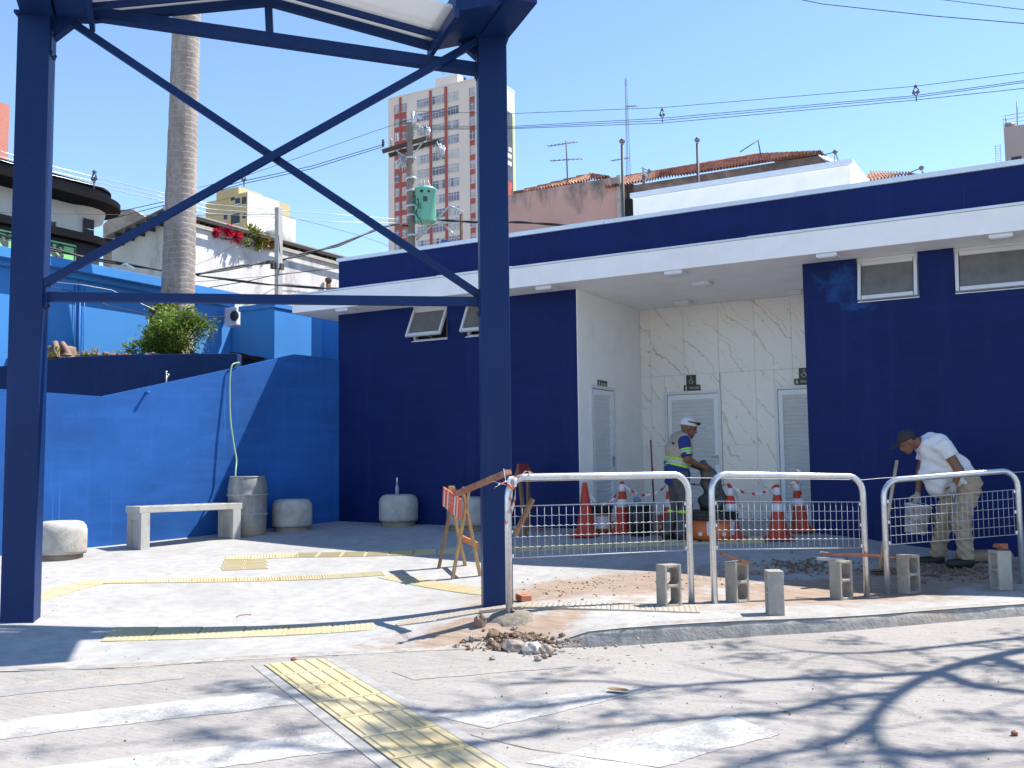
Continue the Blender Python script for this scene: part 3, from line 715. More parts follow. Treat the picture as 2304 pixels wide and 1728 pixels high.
# second rafter pair a little nearer the road, then the white sheets
FWD = .98; FS = .85; nb = (nh*math.cos(.2)+th*math.sin(.2)).normalized()
def sheet(a, b, name):
    m = MB(); up = Vector((0, 0, .055)); n = 2
    for k in range(n):
        t0 = k/n; t1 = (k+1)/n-.004
        MB().prism([a+up+nb*(FS*t0-.05), b+up+nb*(FS*t0-.05), b+up+nb*(FS*t1-.05), a+up+nb*(FS*t1-.05)], (0, 0, .035)).build('roof_panel', M_ROOFW, sh)
apx2 = apx.copy(); e1 = r1-(apx-r1).normalized()*.02; e2 = r2+(r2-apx).normalized()*.02
sheet(e1, apx2, 'l'); sheet(apx2, e2, 'r')
bar('purlin_rafter', r1+nb*.27, apx+nb*.27, .05, .06); bar('purlin_rafter', apx+nb*.27, r2+nb*.27, .05, .06)
# deep eave beams running out towards the road on both posts
BH = .44
for c in (Lc, Rc):
    m = MB(); a = Vector((c.x, c.y, zbeam+BH/2))-nb*.2; b = Vector((c.x, c.y, zbeam+BH/2))+nb*FWD
    m.beam(a, b, PW+.004, BH); o = m.build('eave_beam', M_STEEL, sh, bevel=.006)
    s_ = -1 if c is Rc else 1
    q = c+th*(s_*-.0) 
    ed = e2 if c is Rc else e1                     # box gutter between the sheet edge and the beam
    i0 = Vector((c.x, c.y, zbeam+.03))+th*(s_*(PW/2+.003))-nh*.10; ed = r2 if c is Rc else r1; j0 = Vector((ed.x, ed.y, ed.z-.03))-nh*.06
    m = MB(); m.prism([i0, j0, j0+Vector((0, 0, .22)), i0+Vector((0, 0, .34))], nb*(FS+.12)); m.build('box_gutter', M_STEEL, sh)
    m = MB(); k0_ = j0-Vector((0, 0, .02)); m.beam(k0_-nb*.02, k0_+nb*(FS+.14), .05, .10); m.build('gutter_lip', M_STEEL, sh)
    m = MB(); z0 = zbeam-.02; a3 = Vector((c.x, c.y, 0))+th*(s_*(PW/2+.004))
    m.prism([Vector((a3.x, a3.y, z0+.2))-nh*.05, Vector((a3.x, a3.y, z0-.18))-nh*.05, Vector((a3.x, a3.y, z0+.2))-nh*.05+th*(s_*.42)], nh*.1); m.build('gusset', M_STEEL, sh)
    m = MB(); m.box(Vector((c.x, c.y, zbeam+.01)), (PW+.05, PW+.05, .03), Rm); m.build('cap_plate', M_STEEL, sh)

# bolted end plates on the posts
M_BOLT = simple('dull_bolt', (.05, .06, .09), .5, .5)
for c, s_, spots_ in ((Lc, 1, (hb_l.z, zbeam-.25)), (Rc, -1, (hb_r.z, zbeam-.28))):
    for zq in spots_:
        q = c+nh*.035+th*(s_*(PW/2+.006)); q.z = zq; o = MB().box(q, (.012, .15, .26), Rm).build('end_plate', M_STEEL, sh)
        for dy in (-.055, .055):
            for dz in (-.1, .1):
                m = MB(); m.lathe([(0, 0), (.014, 0), (.014, .012), (0, .014)], 6, q+nh*dy+Vector((0, 0, dz))+th*(s_*.006), rot=(th*s_).to_track_quat('Z', 'Y').to_matrix()); m.build('bolt', M_BOLT, o)

# ================================================================ walls on the left
M_BLUE = m_paint('mid_blue_paint', (.0175, .095, .325), rough=.7, var=.20, scuff=.30, bump=.5, wear=True)
M_SKYB = m_paint('light_blue_paint', (.05, .22, .53), rough=.7, var=.07, scuff=.10, bump=.2)
M_DEEP = m_paint('weathered_navy_paint', (.012, .030, .095), rough=.8, var=.25, scuff=.4, bump=.5)
b0 = Vector((XL+.02, 13.52, 0)); b1 = ag(193, 1233); b1.z = 0
wd = (b1-b0).normalized(); wn = Vector((-wd.y, wd.x, 0));
if wn.x < 0: wn = -wn
def onW(px, py): return pl(px, py, b0, wn)
tops = [onW(-200, 868), onW(0, 875), onW(120, 884), onW(233, 892), onW(240, 890), onW(450, 845), onW(560, 821), onW(663, 797), onW(700, 801), onW(775, 811)]
front = [(t.x, t.y, t.z) for t in tops]; tl = tops
m = MB(); n = len(tl); thk = -wn*.20
bot = [Vector((t.x, t.y, .1)) for t in tl]
vs_ = [*tl, *bot, *[t+thk for t in tl], *[b+thk for b in bot]]
fs = []
for i in range(n-1): fs += [(i, i+1, n+i+1, n+i), (2*n+i, 3*n+i, 3*n+i+1, 2*n+i+1), (i, 2*n+i, 2*n+i+1, i+1)]
fs += [(0, n, 3*n, 2*n), (n-1, 2*n+n-1, 3*n+n-1, n+n-1)]
m.add(vs_, fs); bw = m.build('boundary_wall', M_BLUE); tag(bw, 'bright blue rendered wall with sloping top behind the concrete bench', 'wall')
# planter wall behind it
e0 = Vector((-12.8, 12.9, 0)); e1_ = Vector((-16.15, 11.4, 0)); pn = Vector((e0.y-e1_.y, -(e0.x-e1_.x), 0)).normalized()
if pn.y > 0: pn = -pn
ptop = [pl(px, py, e0, pn) for px, py in ((-40, 830), (91, 811), (157, 803), (278, 798), (400, 796), (534, 795))]
m = MB(); poly = [Vector(p) for p in ptop]+[Vector((ptop[-1].x, ptop[-1].y, 1)), Vector((ptop[0].x, ptop[0].y, 1))]
m.prism(poly, -pn*.22); tag(m.build('planter_wall', M_DEEP, bevel=.012), 'dark weathered navy planter wall below the palm', 'wall')
PE = ptop[-1]; ztp = PE.z
# planter soil
m = MB(); rs = random.Random(5)
s0 = ptop[0]-pn*.2; s1 = ptop[-1]-pn*.2; nx, nyv = 26, 10; vs_ = []
for i in range(nx+1):
    for j in range(nyv+1):
        p = s0.lerp(s1, i/nx)-pn*(.02+4.2*j/nyv); vs_.append((p.x, p.y, ztp-.03+.10*rs.random()+.05*j*.3))
m.add(vs_, [(i*(nyv+1)+j, (i+1)*(nyv+1)+j, (i+1)*(nyv+1)+j+1, i*(nyv+1)+j+1) for i in range(nx) for j in range(nyv)])
M_SOIL = simple('planter_soil', (.17, .11, .07), .95, 0, .35, 7, .8, 25)
soil = struct(m.build('planter_soil', M_SOIL, smooth=True))
# light blue wall (plane x = XW) with shaded band under its coping
XW = -17.0
def onX(px, py): return aX(px, py, XW)
za_ = (onX(98, 580).z+onX(515, 663).z)/2; yE = onX(521, 663).y; yS = 2.0
lb = thing('light_blue_wall', 'tall light blue wall with projecting coping behind the palm', 'wall', (XW, 12, .5))
m = MB(); m.bx(XW-.25, XW, yS, yE, .3, za_-.22); m.build('wall_face', M_SKYB, lb)
m = MB(); m.bx(XW-.3, XW+.30, yS, yE+.02, za_-.19, za_); m.build('coping', M_SKYB, lb, bevel=.008)
m = MB(); m.bx(XW-.2, XW+.12, yS, yE-.01, za_-.30, za_-.19); m.build('moulding', M_SKYB, lb)
# service pipes on that wall
for px in (166, 176, 187):
    p = onX(px, 700); m = MB(); m.tube([(XW+.03, p.y, 3.2), (XW+.03, p.y, za_-.4)], .022 if px == 176 else .01, 6)
    tag(m.build('wall_conduit', simple('light_blue_pipe', (.05, .20, .5), .5)), {166: 'thin left conduit running down the light blue wall', 176: 'thicker blue pipe running down the light blue wall', 187: 'thin right conduit running down the light blue wall'}[px], 'pipe')
# column and low walls between it and the restroom block
dcol = 19.5; ca = ad(541, 690, dcol); Yc = ca.y; cb = aY(618, 690, Yc); zc = ca.z
col = thing('blue_gate_column', 'square blue pillar with flat cap left of the restroom block', 'column', (cb.x, Yc, .5))
m = MB(); m.bx(ca.x, cb.x, Yc, Yc+1.05, .4, zc-.10); m.build('shaft', M_SKYB, col)
m = MB(); m.bx(ca.x-.03, cb.x+.03, Yc-.03, Yc+1.08, zc-.10, zc); m.build('cap', M_SKYB, col, bevel=.01)
m = MB(); y2 = Yc+1.6; m.bx(cb.x-.2, XL-.03, y2, y2+.2, .4, zc+.25); tag(m.build('side_wall', M_SKYB), 'shaded light blue wall between the blue pillar and restroom block', 'wall')
m = MB(); m.bx(XW-.3, ca.x+.1, yE+.02, yE+.2, .4, aY(470, 735, yE).z); tag(m.build('return_wall', M_SKYB), 'lower light blue wall linking the tall wall to the pillar', 'wall')
# white box (air conditioner) behind the column
p = aY(529, 714, yE-.25); ac = thing('air_conditioner', 'white air conditioner box beside the blue pillar', 'air conditioner', (p.x, p.y, p.z-.25))
m = MB(); m.box(p, (.38, .3, .42)); m.build('casing', M_ALU, ac, bevel=.02)
m = MB(); m.lathe([(0, 0), (.12, 0), (.12, .03), (0, .03)], 16, p+Vector((.15, -.155, 0)), rot=Matrix.Rotation(math.pi/2, 3, 'X')); m.build('fan_grille', simple('dark_grille', (.03, .03, .03)), ac)
# ================================================================ plants in the planter
def leaf_mesh(name, mat, leaves):
    """leaves: list of (pos, dir, up, length, width); each a bent two-quad leaf"""
    m = MB()
    for p, d, u, L, W in leaves:
        p = Vector(p); d = Vector(d).normalized(); s_ = d.cross(Vector(u)); s_ = s_.normalized() if s_.length > 1e-4 else d.orthogonal().normalized(); n = s_.cross(d)
        a = p; b = p+d*L*.5+n*L*.08; c = p+d*L-n*L*.08
        m.add([a, b-s_*W/2, b+s_*W/2, c], [(0, 1, 2), (1, 3, 2)])
    return m
def m_leaf(name, c1, c2, trans=.25):
    t = NT(name); p = t.geo(); n = t.noise(p, 9, 3); oi = t.noise(p, 1.7, 2)
    t.col(t.mix(t.ramp(oi, [(.35, 0), (.65, 1)]), t.ramp(n, [(.3, c1), (.7, c2)]), tuple(k*1.25 for k in c2)))
    t.set(.55, 0, .35)
    t.b.inputs['Subsurface Weight'].default_value = 0
    tr = t.n('ShaderNodeBsdfTranslucent'); tr.inputs[0].default_value = (c2[0]*1.4, c2[1]*1.5, c2[2], 1); mx = t.n('ShaderNodeMixShader'); mx.inputs[0].default_value = trans
    out = t.t.nodes['Material Output']; t.l(t.b.outputs[0], mx.inputs[1]); t.l(tr.outputs[0], mx.inputs[2]); t.l(mx.outputs[0], out.inputs[0]); return t.m
M_LEAF = m_leaf('shrub_leaf', (.065, .11, .022), (.15, .22, .045)); M_LEAF2 = m_leaf('vine_leaf', (.09, .12, .018), (.20, .21, .04)); M_PALMLEAF = m_leaf('palm_leaf', (.03, .06, .015), (.07, .12, .03))
M_WOOD = simple('bark_brown', (.13, .09, .06), .9, 0, .3, 12, .6, 40)
def m_palmbark():
    t = NT('palm_bark'); p = t.geo(); x = t.sep(p)
    zz = t.math('MULTIPLY', x[2], 1.0)
    wob = t.math('ADD', t.math('MULTIPLY', zz, 8.5), t.math('MULTIPLY', t.noise(p, 2.5, 3), 1.6))
    ring = t.math('FRACT', wob)
    n1 = t.noise(t.mp(p, (2, 2, .6)), 2.0, 6, .7); n2 = t.noise(p, 14, 4, .7)
    c = t.ramp(n1, [(.3, (.20, .165, .145)), (.5, (.30, .255, .225)), (.68, (.39, .345, .31))])
    c = t.mix(t.ramp(ring, [(0, .75), (.14, .0)]), c, (.50, .43, .37))
    c = t.mix(t.ramp(n2, [(.5, 0), (.75, .6)]), c, (.14, .11, .09))
    low = t.ramp(t.math('SUBTRACT', x[2], 4.6), [(0, .55), (.45, 0)])
    c = t.mix(t.math('MULTIPLY', low, t.ramp(t.noise(p, 4, 5, .7), [(.4, 0), (.6, 1)])), c, (.60, .56, .52))
    t.col(c); t.set(.9, 0, .2); t.bump(t.math('ADD', t.math('MULTIPLY', t.ramp(ring, [(0, 1), (.2, 0)]), .5), n2), .6, .02); return t.m
DP = 20.0
pb = ad(396, 800, DP); ptop_ = ad(420, 30, DP)
palm = thing('palm_tree', 'tall ringed grey palm trunk rising behind the blue wall', 'palm tree', (pb.x, pb.y, ztp))
m = MB(); path = []; rad = []
H = 15.0
for i in range(60):
    z = ztp-.3+(H-ztp+.3)*i/59; t = (z-pb.z)/(ptop_.z-pb.z); p = pb.lerp(ptop_, t); path.append((p.x, p.y, z))
    r0 = .335-.012*max(0, z-4) if z < 9 else .275-.006*(z-9)
    rad.append(r0*(1+.018*(i % 2)+.012*math.sin(i*2.1)))
m.tube(path, rad, 20); m.build('trunk', m_palmbark(), palm, smooth=True)
topc = Vector(path[-1])
m = MB(); m.tube([topc, topc+Vector((0, 0, .9)), topc+Vector((0, 0, 1.7))], [.27, .22, .10], 14); m.build('crownshaft', simple('green_crownshaft', (.12, .18, .06), .5), palm)
rl = random.Random(12); lv = []; m = MB()
for k in range(15):
    an = k*2.4; el = rl.uniform(.1, 1.0); prev = topc+Vector((0, 0, 1.5)); pts = [prev]
    for s_ in range(9):
        e = el-.22*s_; prev = prev+Vector((math.cos(an)*math.cos(e), math.sin(an)*math.cos(e), math.sin(e)))*.38; pts.append(prev)
    m.tube(pts, [.035*(1-.09*i) for i in range(10)], 5)
    for i in range(1, 10):
        d = (pts[i]-pts[i-1]).normalized(); side = d.cross(Vector((0, 0, 1))).normalized()
        for f in range(4):
            for sg in (-1, 1):
                lv.append((pts[i-1].lerp(pts[i], f/4), side*sg+d*.5-Vector((0, 0, .3)), (0, 0, 1), rl.uniform(.5, .75), .045))
cr = m.build('frond_stem', M_PALMLEAF, palm); leaf_mesh('x', None, lv).build('crown', M_PALMLEAF, palm)
# shrub at its foot
def bush(name, cen, rx, ry, rz_, n, L, mat, label, cat, seed, stems=6, zmin=None):
    r = random.Random(seed); t = thing(name, label, cat, (cen[0], cen[1], cen[2]-rz_*.6)); lv = []; clumps = []
    for _ in range(22):
        a = r.uniform(0, 6.28); b = math.acos(r.uniform(-.5, 1)); q = r.uniform(.55, 1.05)
        clumps.append(Vector((cen[0]+rx*q*math.sin(b)*math.cos(a), cen[1]+ry*q*math.sin(b)*math.sin(a), cen[2]+rz_*q*math.cos(b))))
    for _ in range(n):
        c = r.choice(clumps); v = Vector((r.gauss(0, 1), r.gauss(0, 1), r.gauss(0, 1)))*(.17*max(rx, rz_)); p = c+v
        if zmin and p.z < zmin: continue
        d = (p-Vector(cen)).normalized()+Vector((r.uniform(-1, 1), r.uniform(-1, 1), r.uniform(-.6, .8)))
        lv.append((p, d, (r.uniform(-.4, .4), r.uniform(-.4, .4), 1), L*r.uniform(.6, 1.3), L*r.uniform(.35, .55)))
    leaf_mesh('x', None, lv).build('foliage', mat, t)
    m = MB()
    for c in clumps[:stems]: m.tube([Vector((cen[0], cen[1], cen[2]-rz_*.6)), (Vector(cen)+c)/2+Vector((0, 0, -.1)), c], [.02, .014, .006], 5)
    m.build('stem', M_WOOD, t); return t
c = ad(405, 758, DP-1.0); bush('shrub', (c.x, c.y, c.z), .60, .5, .37, 5200, .085, M_LEAF, 'leafy green shrub at the foot of the palm', 'shrub', 3, 8, ztp-.02)
c = ad(318, 786, DP-1.3); bush('low_shrub', (c.x, c.y, c.z), .36, .3, .14, 900, .08, M_LEAF, 'low spreading shrub left of the palm on the planter edge', 'shrub', 8, 5, ztp-.02)
# creeper climbing the trunk
r = random.Random(4); lv = []; vine = thing('creeper', 'yellow green creeper climbing the lower palm trunk', 'climber', (pb.x, pb.y-.3, ztp))
m = MB()
for k in range(7):
    a0 = -2.1+k*.26; pts = []
    for i in range(9):
        z = ztp+.135*i*(.7+.4*r.random()) ; a = a0+.1*math.sin(i+k); tt = (z-pb.z)/(ptop_.z-pb.z); p = pb.lerp(ptop_, tt); pts.append(Vector((p.x+.35*math.cos(a), p.y+.35*math.sin(a), z)))
    m.tube(pts, .012, 5)
    for i in range(300):
        q = pts[min(8, int(r.random()**1.2*9))]+Vector((r.gauss(0, .09), r.gauss(0, .09)-.05, r.gauss(0, .10)))
        lv.append((q, (r.uniform(-1, 1), r.uniform(-1.5, .2), r.uniform(-1, .3)), (0, -1, .3), r.uniform(.08, .16), r.uniform(.06, .11)))
m.build('stem', M_WOOD, vine); leaf_mesh('x', None, lv).build('foliage', M_LEAF2, vine)
# stump, roots, weeds
st = ad(140, 782, 18.9); stump = thing('tree_stump', 'sawn pale tree stump with roots in the planter', 'stump', (st.x, st.y, ztp))
M_CUT = simple('sawn_wood', (.42, .30, .21), .85, 0, .2, 8, .4)
m = MB(); rr = random.Random(2); prof = [(.42, -.1), (.37, .12), (.34, .24), (.33, .30)]
m.lathe(prof, 14, (st.x-.12, st.y, ztp)); o = m.build('trunk', simple('stump_bark', (.20, .15, .115), .95, 0, .35, 9, .8, 30), stump); 
for v in o.data.vertices: v.co.x *= 1+rr.uniform(-.06, .06); v.co.y *= 1+rr.uniform(-.06, .06); v.co.z += rr.uniform(-.02, .02)
m = MB(); m.lathe([(0, .306), (.325, .306), (.325, .31), (0, .315)], 14, (st.x-.12, st.y, ztp)); m.build('cut_face', M_CUT, stump)
m = MB()
for dx, dy, L in ((.28, -.28, .36), (.34, -.12, .30), (-.1, -.42, .3)):
    a = Vector((st.x-.12+dx*.7, st.y+dy*.7, ztp+.36 if dx > 0 else ztp+.2)); b = Vector((st.x+dx*1.05, st.y+dy*1.2, ztp+.18)); cc = Vector((st.x+dx*1.5, st.y+dy*1.4, ztp-.08)); m.tube([a, b, cc], [.05, .06, .045], 8)
m.build('root', simple('brown_root', (.25, .16, .12), .9, 0, .3, 9, .5), stump)
def weed(px, py, d, h, n, label, seed):
    r = random.Random(seed); p = ad(px, py, d); t = thing('weed', label, 'weed', (p.x, p.y, ztp), 'weeds in the planter'); m = MB(); lv = []
    for i in range(n):
        q = Vector((p.x+r.uniform(-.12, .12), p.y+r.uniform(-.08, .08), ztp)); tip = q+Vector((r.uniform(-.12, .12), r.uniform(-.1, .1), h*r.uniform(.5, 1))); m.tube([q, q.lerp(tip, .5)+Vector((.02, 0, .02)), tip], .006, 4)
        for k in range(9): 
            f = r.uniform(.05, .6); lv.append((q.lerp(tip, f), (r.uniform(-1, 1), r.uniform(-1, 1), r.uniform(-.1, .8)), (0, 0, 1), r.uniform(.06, .14), .035))
    m.build('stem', simple('weed_stem', (.16, .15, .06), .8), t); leaf_mesh('x', None, lv).build('foliage', M_LEAF2, t)
weed(212, 795, 18.6, .42, 4, 'thin spindly weed right of the tree stump', 1); weed(118, 800, 18.3, .38, 5, 'dry weed stalks in front of the tree stump', 2); weed(195, 798, 18.2, .16, 9, 'low leafy weed at the stump roots', 3); weed(258, 798, 18.5, .2, 4, 'small weed midway along the planter edge', 4); weed(95, 812, 18.2, .1, 8, 'short weed tuft by the left steel post', 6)
# dry leaf litter and rubble on the soil
m = MB(); r = random.Random(9)
for i in range(160):
    t = r.random(); p = s0.lerp(s1, t*.62+.02)-pn*r.uniform(.05, .9); m.blob((p.x, p.y, ztp+.03+r.uniform(0, .06)), r.uniform(.02, .07), 6, 4, .3, 0, r, (1.2, 1, .6))
o = tag(m.build('planter_rubble', simple('dry_litter', (.30, .19, .13), .95, 0, .4, 12)), 'brown clods and dry litter along the planter', 'litter', kind='stuff')

# ================================================================ background buildings (all share the plan grid of the street block)
def grey(name, c, **k): return simple(name, c, **k)
# --- corner building with deep black cornice and green sign
M_BLK = simple('black_render', (.006, .006, .008), .8, 0, .12, 3, .2, 40, .1); M_OFFW = simple('offwhite_render', (.62, .61, .58), .8, 0, .05, 2); M_GRYT = simple('grey_tile', (.045, .045, .053), .7, 0, .1, 2, 0, 40, .15)
XC = -24.0
def oC(px, py): return aX(px, py, XC)
cbk = thing('corner_building', 'white building with rounded black cornice and green letter sign', 'building', (XC-3, oC(150, 480).y, -.5))
yr = oC(226, 480).y; 
zk1 = oC(104, 400).z; zk0 = oC(104, 446).z; zs1 = oC(104, 530).z; zsb = oC(104, 543).z
ytail = 6.0
# wall body
m = MB(); m.bx(XC-9, XC, ytail, yr-.75, -.5, zk0+.2); m.lathe([(0, -.5), (.75, -.5), (.75, zk0+.2), (0, zk0+.2)], 20, (XC-.75, yr-.76, 0)); m.bx(XC-9, XC-.75, yr-.76, yr-.01, -.5, zk0+.2)
m.build('wall', M_OFFW, cbk)
def rounded(x1, y1, rr, x0, y0, z0, z1):
    P = [Vector((x0, y0, z0)), Vector((x1, y0, z0))]
    for k in range(9): a = k/8*math.pi/2; P.append(Vector((x1-rr+rr*math.cos(a), y1-rr+rr*math.sin(a), z0)))
    P.append(Vector((x0, y1, z0))); return P
def cornice(x1, y1, rr, z0, z1, name, mat): m = MB(); m.prism(rounded(x1, y1, rr, XC-9.3, ytail-.2, z0, z1), (0, 0, z1-z0)); return m.build(name, mat, cbk)
ov = .95
ztc = aX(112, 391, XC+.7).z; hc_ = ztc-zk0
cornice(XC+ov, yr+ov*.8, 1.6, zk0+.02, zk0+hc_*.42, 'cornice', M_BLK); cornice(XC+ov-.25, yr+ov*.8-.25, 1.4, zk0+hc_*.42, zk0+hc_*.88, 'cornice', M_GRYT); cornice(XC+ov-.1, yr+ov*.8-.35, 1.4, zk0+hc_*.88, ztc, 'cornice', M_BLK)
cornice(XC+.55, yr+.5, 1.2, zs1-.05, zs1+.16, 'ledge', M_BLK)
m = MB(); m.prism(rounded(XC+.3, yr+.25, .95, XC-9.1, ytail-.1, zs1-2.2, zs1-.05), (0, 0, 2.14)); m.build('sign_band', M_GRYT, cbk)
ya_, yb_ = oC(188, 480).y, oC(211, 480).y
for k in range(3): m = MB(); zz0 = zs1+.16+(zk0-zs1-.16)*k/3; m.bx(XC+.003, XC+.03, ya_, yb_, zz0+.01, zs1+.16+(zk0-zs1-.16)*(k+1)/3-.01); m.build('grey_panel', M_GRYT, cbk)
for pxa, pxb in ((82, 124), (10, 24)):
    y0, y1 = oC(pxa, 510).y, oC(pxb, 510).y; zt = oC(pxb, 500).z
    m = MB(); m.bx(XC-.1, XC+.004, y0, y1, zs1+.18, zt); wv = m.build('window', simple('dark_window', (.02, .02, .022), .15, 0, .1), cbk)
    m = MB(); m.bx(XC-.02, XC+.05, y1, y1+.16, zs1+.18, zt+.02); m.build('jamb', M_OFFW, wv)
# balcony drum at the rounded end
m = MB(); zq = oC(225, 485).z; m.lathe([(.3, zq-.35), (.85, zq-.15), (.95, zq+.25), (.95, zq+.45)], 20, (XC-.75, yr-.4, 0)); m.build('balcony_drum', M_OFFW, cbk)
# green sign board with letters
yg1 = oC(152, 560).y; zg1 = oC(130, 551).z; m = MB(); m.bx(XC+.31, XC+.36, ytail+1, yg1, zg1-.95, zg1); gb = m.build('sign_board', simple('green_sign', (.24, .62, .22), .5, 0, .04), cbk)
m = MB(); m.bx(XC+.365, XC+.37, yg1-.06, yg1-.02, zg1-.9, zg1-.05); m.bx(XC+.365, XC+.37, ytail+1.1, yg1-.061, zg1-.09, zg1-.05); m.build('sign_rule', M_GRYT, cbk)
for s_, px in (('A', 79), ('S', 105), ('N', -36)):
    p = oC(px, 586); mw = Matrix(((0, 0, 1, XC+.366), (1, 0, 0, p.y), (0, 1, 0, zg1-.46), (0, 0, 0, 1)))
    text_obj(s_, .58, 'letter', simple('letter_grey', (.06, .055, .07), .6), mw, cbk, .004, .95, .022)
# --- far-left sliver of a salmon tower
m = MB(); p = ad(-22, 222, 120); slv = thing('salmon_tower', 'narrow salmon tower edge at the far left of the sky', 'building', (p.x-6, p.y, -.5))
m.bx(p.x-14, p.x, p.y, p.y+2.5, -.5, p.z); m.build('wall', simple('salmon_render', (.45, .17, .13), .8), slv)
for k in range(6):
    zz = p.z-2.6*(k+1); MB().bx(p.x-3.4, p.x-1.0, p.y-.05, p.y-.002, zz, zz+1.5).build('window', simple('dark_window', (.02, .02, .022), .15), slv)
MB().bx(p.x-.5, p.x+.15, p.y-.2, p.y+.4, -.4, p.z+.3).build('corner_pilaster', simple('pale_render', (.62, .50, .44), .8), slv)
# --- white walled house with sheet metal lean-to
XH = -19.5; hc = aX(405, 530, XH); YH = hc.y; zH = (aX(442.5, 521, XH).z+aX(761, 590.7, XH).z)/2; yH1 = aX(765, 591, XH).y
def m_stainwhite():
    t = NT('stained_white_wall'); p = t.geo(); n = t.noise(t.mp(p, (1, 1, .5)), 1.1, 7, .7); n2 = t.noise(p, 7, 4, .7)
    c = t.ramp(n, [(.38, (.70, .68, .66)), (.55, (.60, .575, .55)), (.7, (.34, .32, .31))]); c = t.mix(t.ramp(n2, [(.6, 0), (.75, .3)]), c, (.4, .37, .35)); t.col(c); t.set(.9, 0, .2); t.bump(n2, .3, .01); return t.m
wh = thing('white_house', 'white walled house with dark sheet metal terrace roof and flowers', 'house', (XH-5, YH+6, -.5))
xhl = aY(252, 558, YH).x
m = MB(); m.bx(xhl, XH, YH, yH1+3, -.5, zH); m.build('wall', m_stainwhite(), wh)
m = MB(); m.bx(xhl, XH+.06, YH-.06, yH1+3, zH+.002, zH+.10); m.build('wall_coping', simple('dusty_coping', (.42, .38, .35), .9), wh)
zR0 = aX(442.5, 488, XH).z; zR1 = aX(770, 566, XH).z
M_SHEET = simple('weathered_sheet', (.20, .19, .175), .6, .3, .25, 3); M_RAFT = simple('dark_timber', (.04, .032, .028), .9)
rz0 = (zR0+zR1)/2-.14
lowp = aY(238, 533, YH-.6); xlo, zlo = lowp.x, lowp.z; n_ = 40
def rfz(x): return rz0+(zlo-rz0)*(XH+.35-x)/(XH+.35-xlo)
for k in range(n_):
    y = YH-.6+k*(yH1+4-YH)/n_; w_ = (yH1+4-YH)/n_-.012; o_ = .012*(k % 2)
    MB().prism([(XH+.08, y, rz0+o_), (XH+.08, y+w_, rz0+o_), (xlo, y+w_, zlo+o_), (xlo, y, zlo+o_)], (0, 0, .03)).build('roof_sheet', M_SHEET, wh)
for k in range(7):
    x = XH+.25+(xlo-XH-.3)*k/6; MB().beam((x, YH-.58, rfz(x)-.05), (x, yH1+3.8, rfz(x)-.05), .06, .09).build('purlin', M_RAFT, wh)
for px in (449, 474, 530, 605, 675, 739, 805):
    yy = aX(px, 540, XH).y; m = MB(); m.tube([(XH-.05, yy, zH+.1), (XH-.05, yy, rz0-.02)], .035, 6); m.build('roof_post', simple('grey_post', (.25, .24, .23), .7), wh)
m = MB(); m.bx(XH-3.2, XH-3.0, YH+3.5, yH1+3, zH, rfz(XH-3.1)-.12); m.build('shade_backing', M_RAFT, wh)  # dark backing added to stand in for shade under the lean-to roof
MB().beam((XH+.10, YH-.62, rz0+.02), (XH+.10, yH1+3.9, rz0+.02), .03, .10).build('eave_board', simple('pale_edge', (.36, .34, .31), .8), wh)
# terrace plants
def terrace(px, py, w_, h, mat, label, cat, seed, n=900, L=.13):
    p = aX(px, py, XH+.05); bush(cat.replace(' ', '_'), (p.x, p.y, p.z), .2, w_, h, n, L, mat, label, cat, seed, 4)
M_FLOW = m_leaf('magenta_petal', (.40, .012, .06), (.62, .03, .10), .2)
terrace(508, 529, .50, .17, M_FLOW, 'magenta bougainvillea spilling over the white terrace wall', 'flowering plant', 11, 1700, .11)
terrace(560, 540, .50, .30, M_LEAF2, 'green potted plant on the terrace wall right of the flowers', 'potted plant', 12)
terrace(594, 548, .28, .18, m_leaf('ochre_leaf', (.18, .12, .03), (.30, .21, .06)), 'small yellowing plant by the terrace roof post', 'small plant', 13, 500)
pw_ = aX(622, 553, XH-.6); m = MB(); m.lathe([(.0, -.4), (.42, -.4), (.46, .3), (.3, .42), (0, .45)], 16, pw_); tag(m.build('water_tank', simple('tank_grey', (.36, .35, .33), .7)), 'squat grey water tank on the terrace', 'water tank')
# stained gable behind the palm
p0_ = ad(253, 650, 40); g1 = ad(232, 505, 40); g2 = ad(266, 472, 40); g3 = ad(300, 471, 40); g4 = ad(352, 505, 40); g5 = ad(352, 650, 40); g6 = ad(232, 650, 40)
m = MB(); m.prism([g1, g2, g3, g4, g5, g6], Vector(_fw)*2.5); tag(m.build('stained_gable', simple('stained_concrete', (.36, .31, .26), .9, 0, .25, 3, .4, 20, .2, (.16, .13, .11), 1.6, .7)), 'brown stained concrete gable left of the palm trunk', 'building')
# --- yellow apartment block
YY = 130.0
def oY(px, py): return aY(px, py, YY)
M_YEL = simple('yellow_render', (.48, .40, .22), .8, 0, .06, .3); M_CREAM = simple('cream_render', (.66, .65, .62), .8, 0, .03, .3)
A = oY(452, 452); B = oY(558, 431); yb = thing('yellow_apartment_block', 'small yellow apartment block with blank white side wall', 'building', ((A.x+B.x)/2, YY, -.5))
zt = B.z; xr = B.x; side = 11.0
m = MB(); m.bx(A.x, xr-3.2, YY+1.2, YY+side, -.5, zt); m.build('wall', M_YEL, yb)
m = MB(); m.bx(xr-3.2, xr-.05, YY, YY+side, -.5, zt-.05); m.build('bay', M_YEL, yb)
m = MB(); m.bx(xr-.05, xr+.02, YY-.1, YY+aX(628, 451, xr).y-YY, -.5, zt); m.build('side_wall', M_CREAM, yb)
zl = aX(660, 493, xr).z; m = MB(); m.bx(xr-6, xr+.02, aX(628, 451, xr).y, aX(665, 493, xr).y, -.5, zl); m.build('rear_wing', M_CREAM, yb)
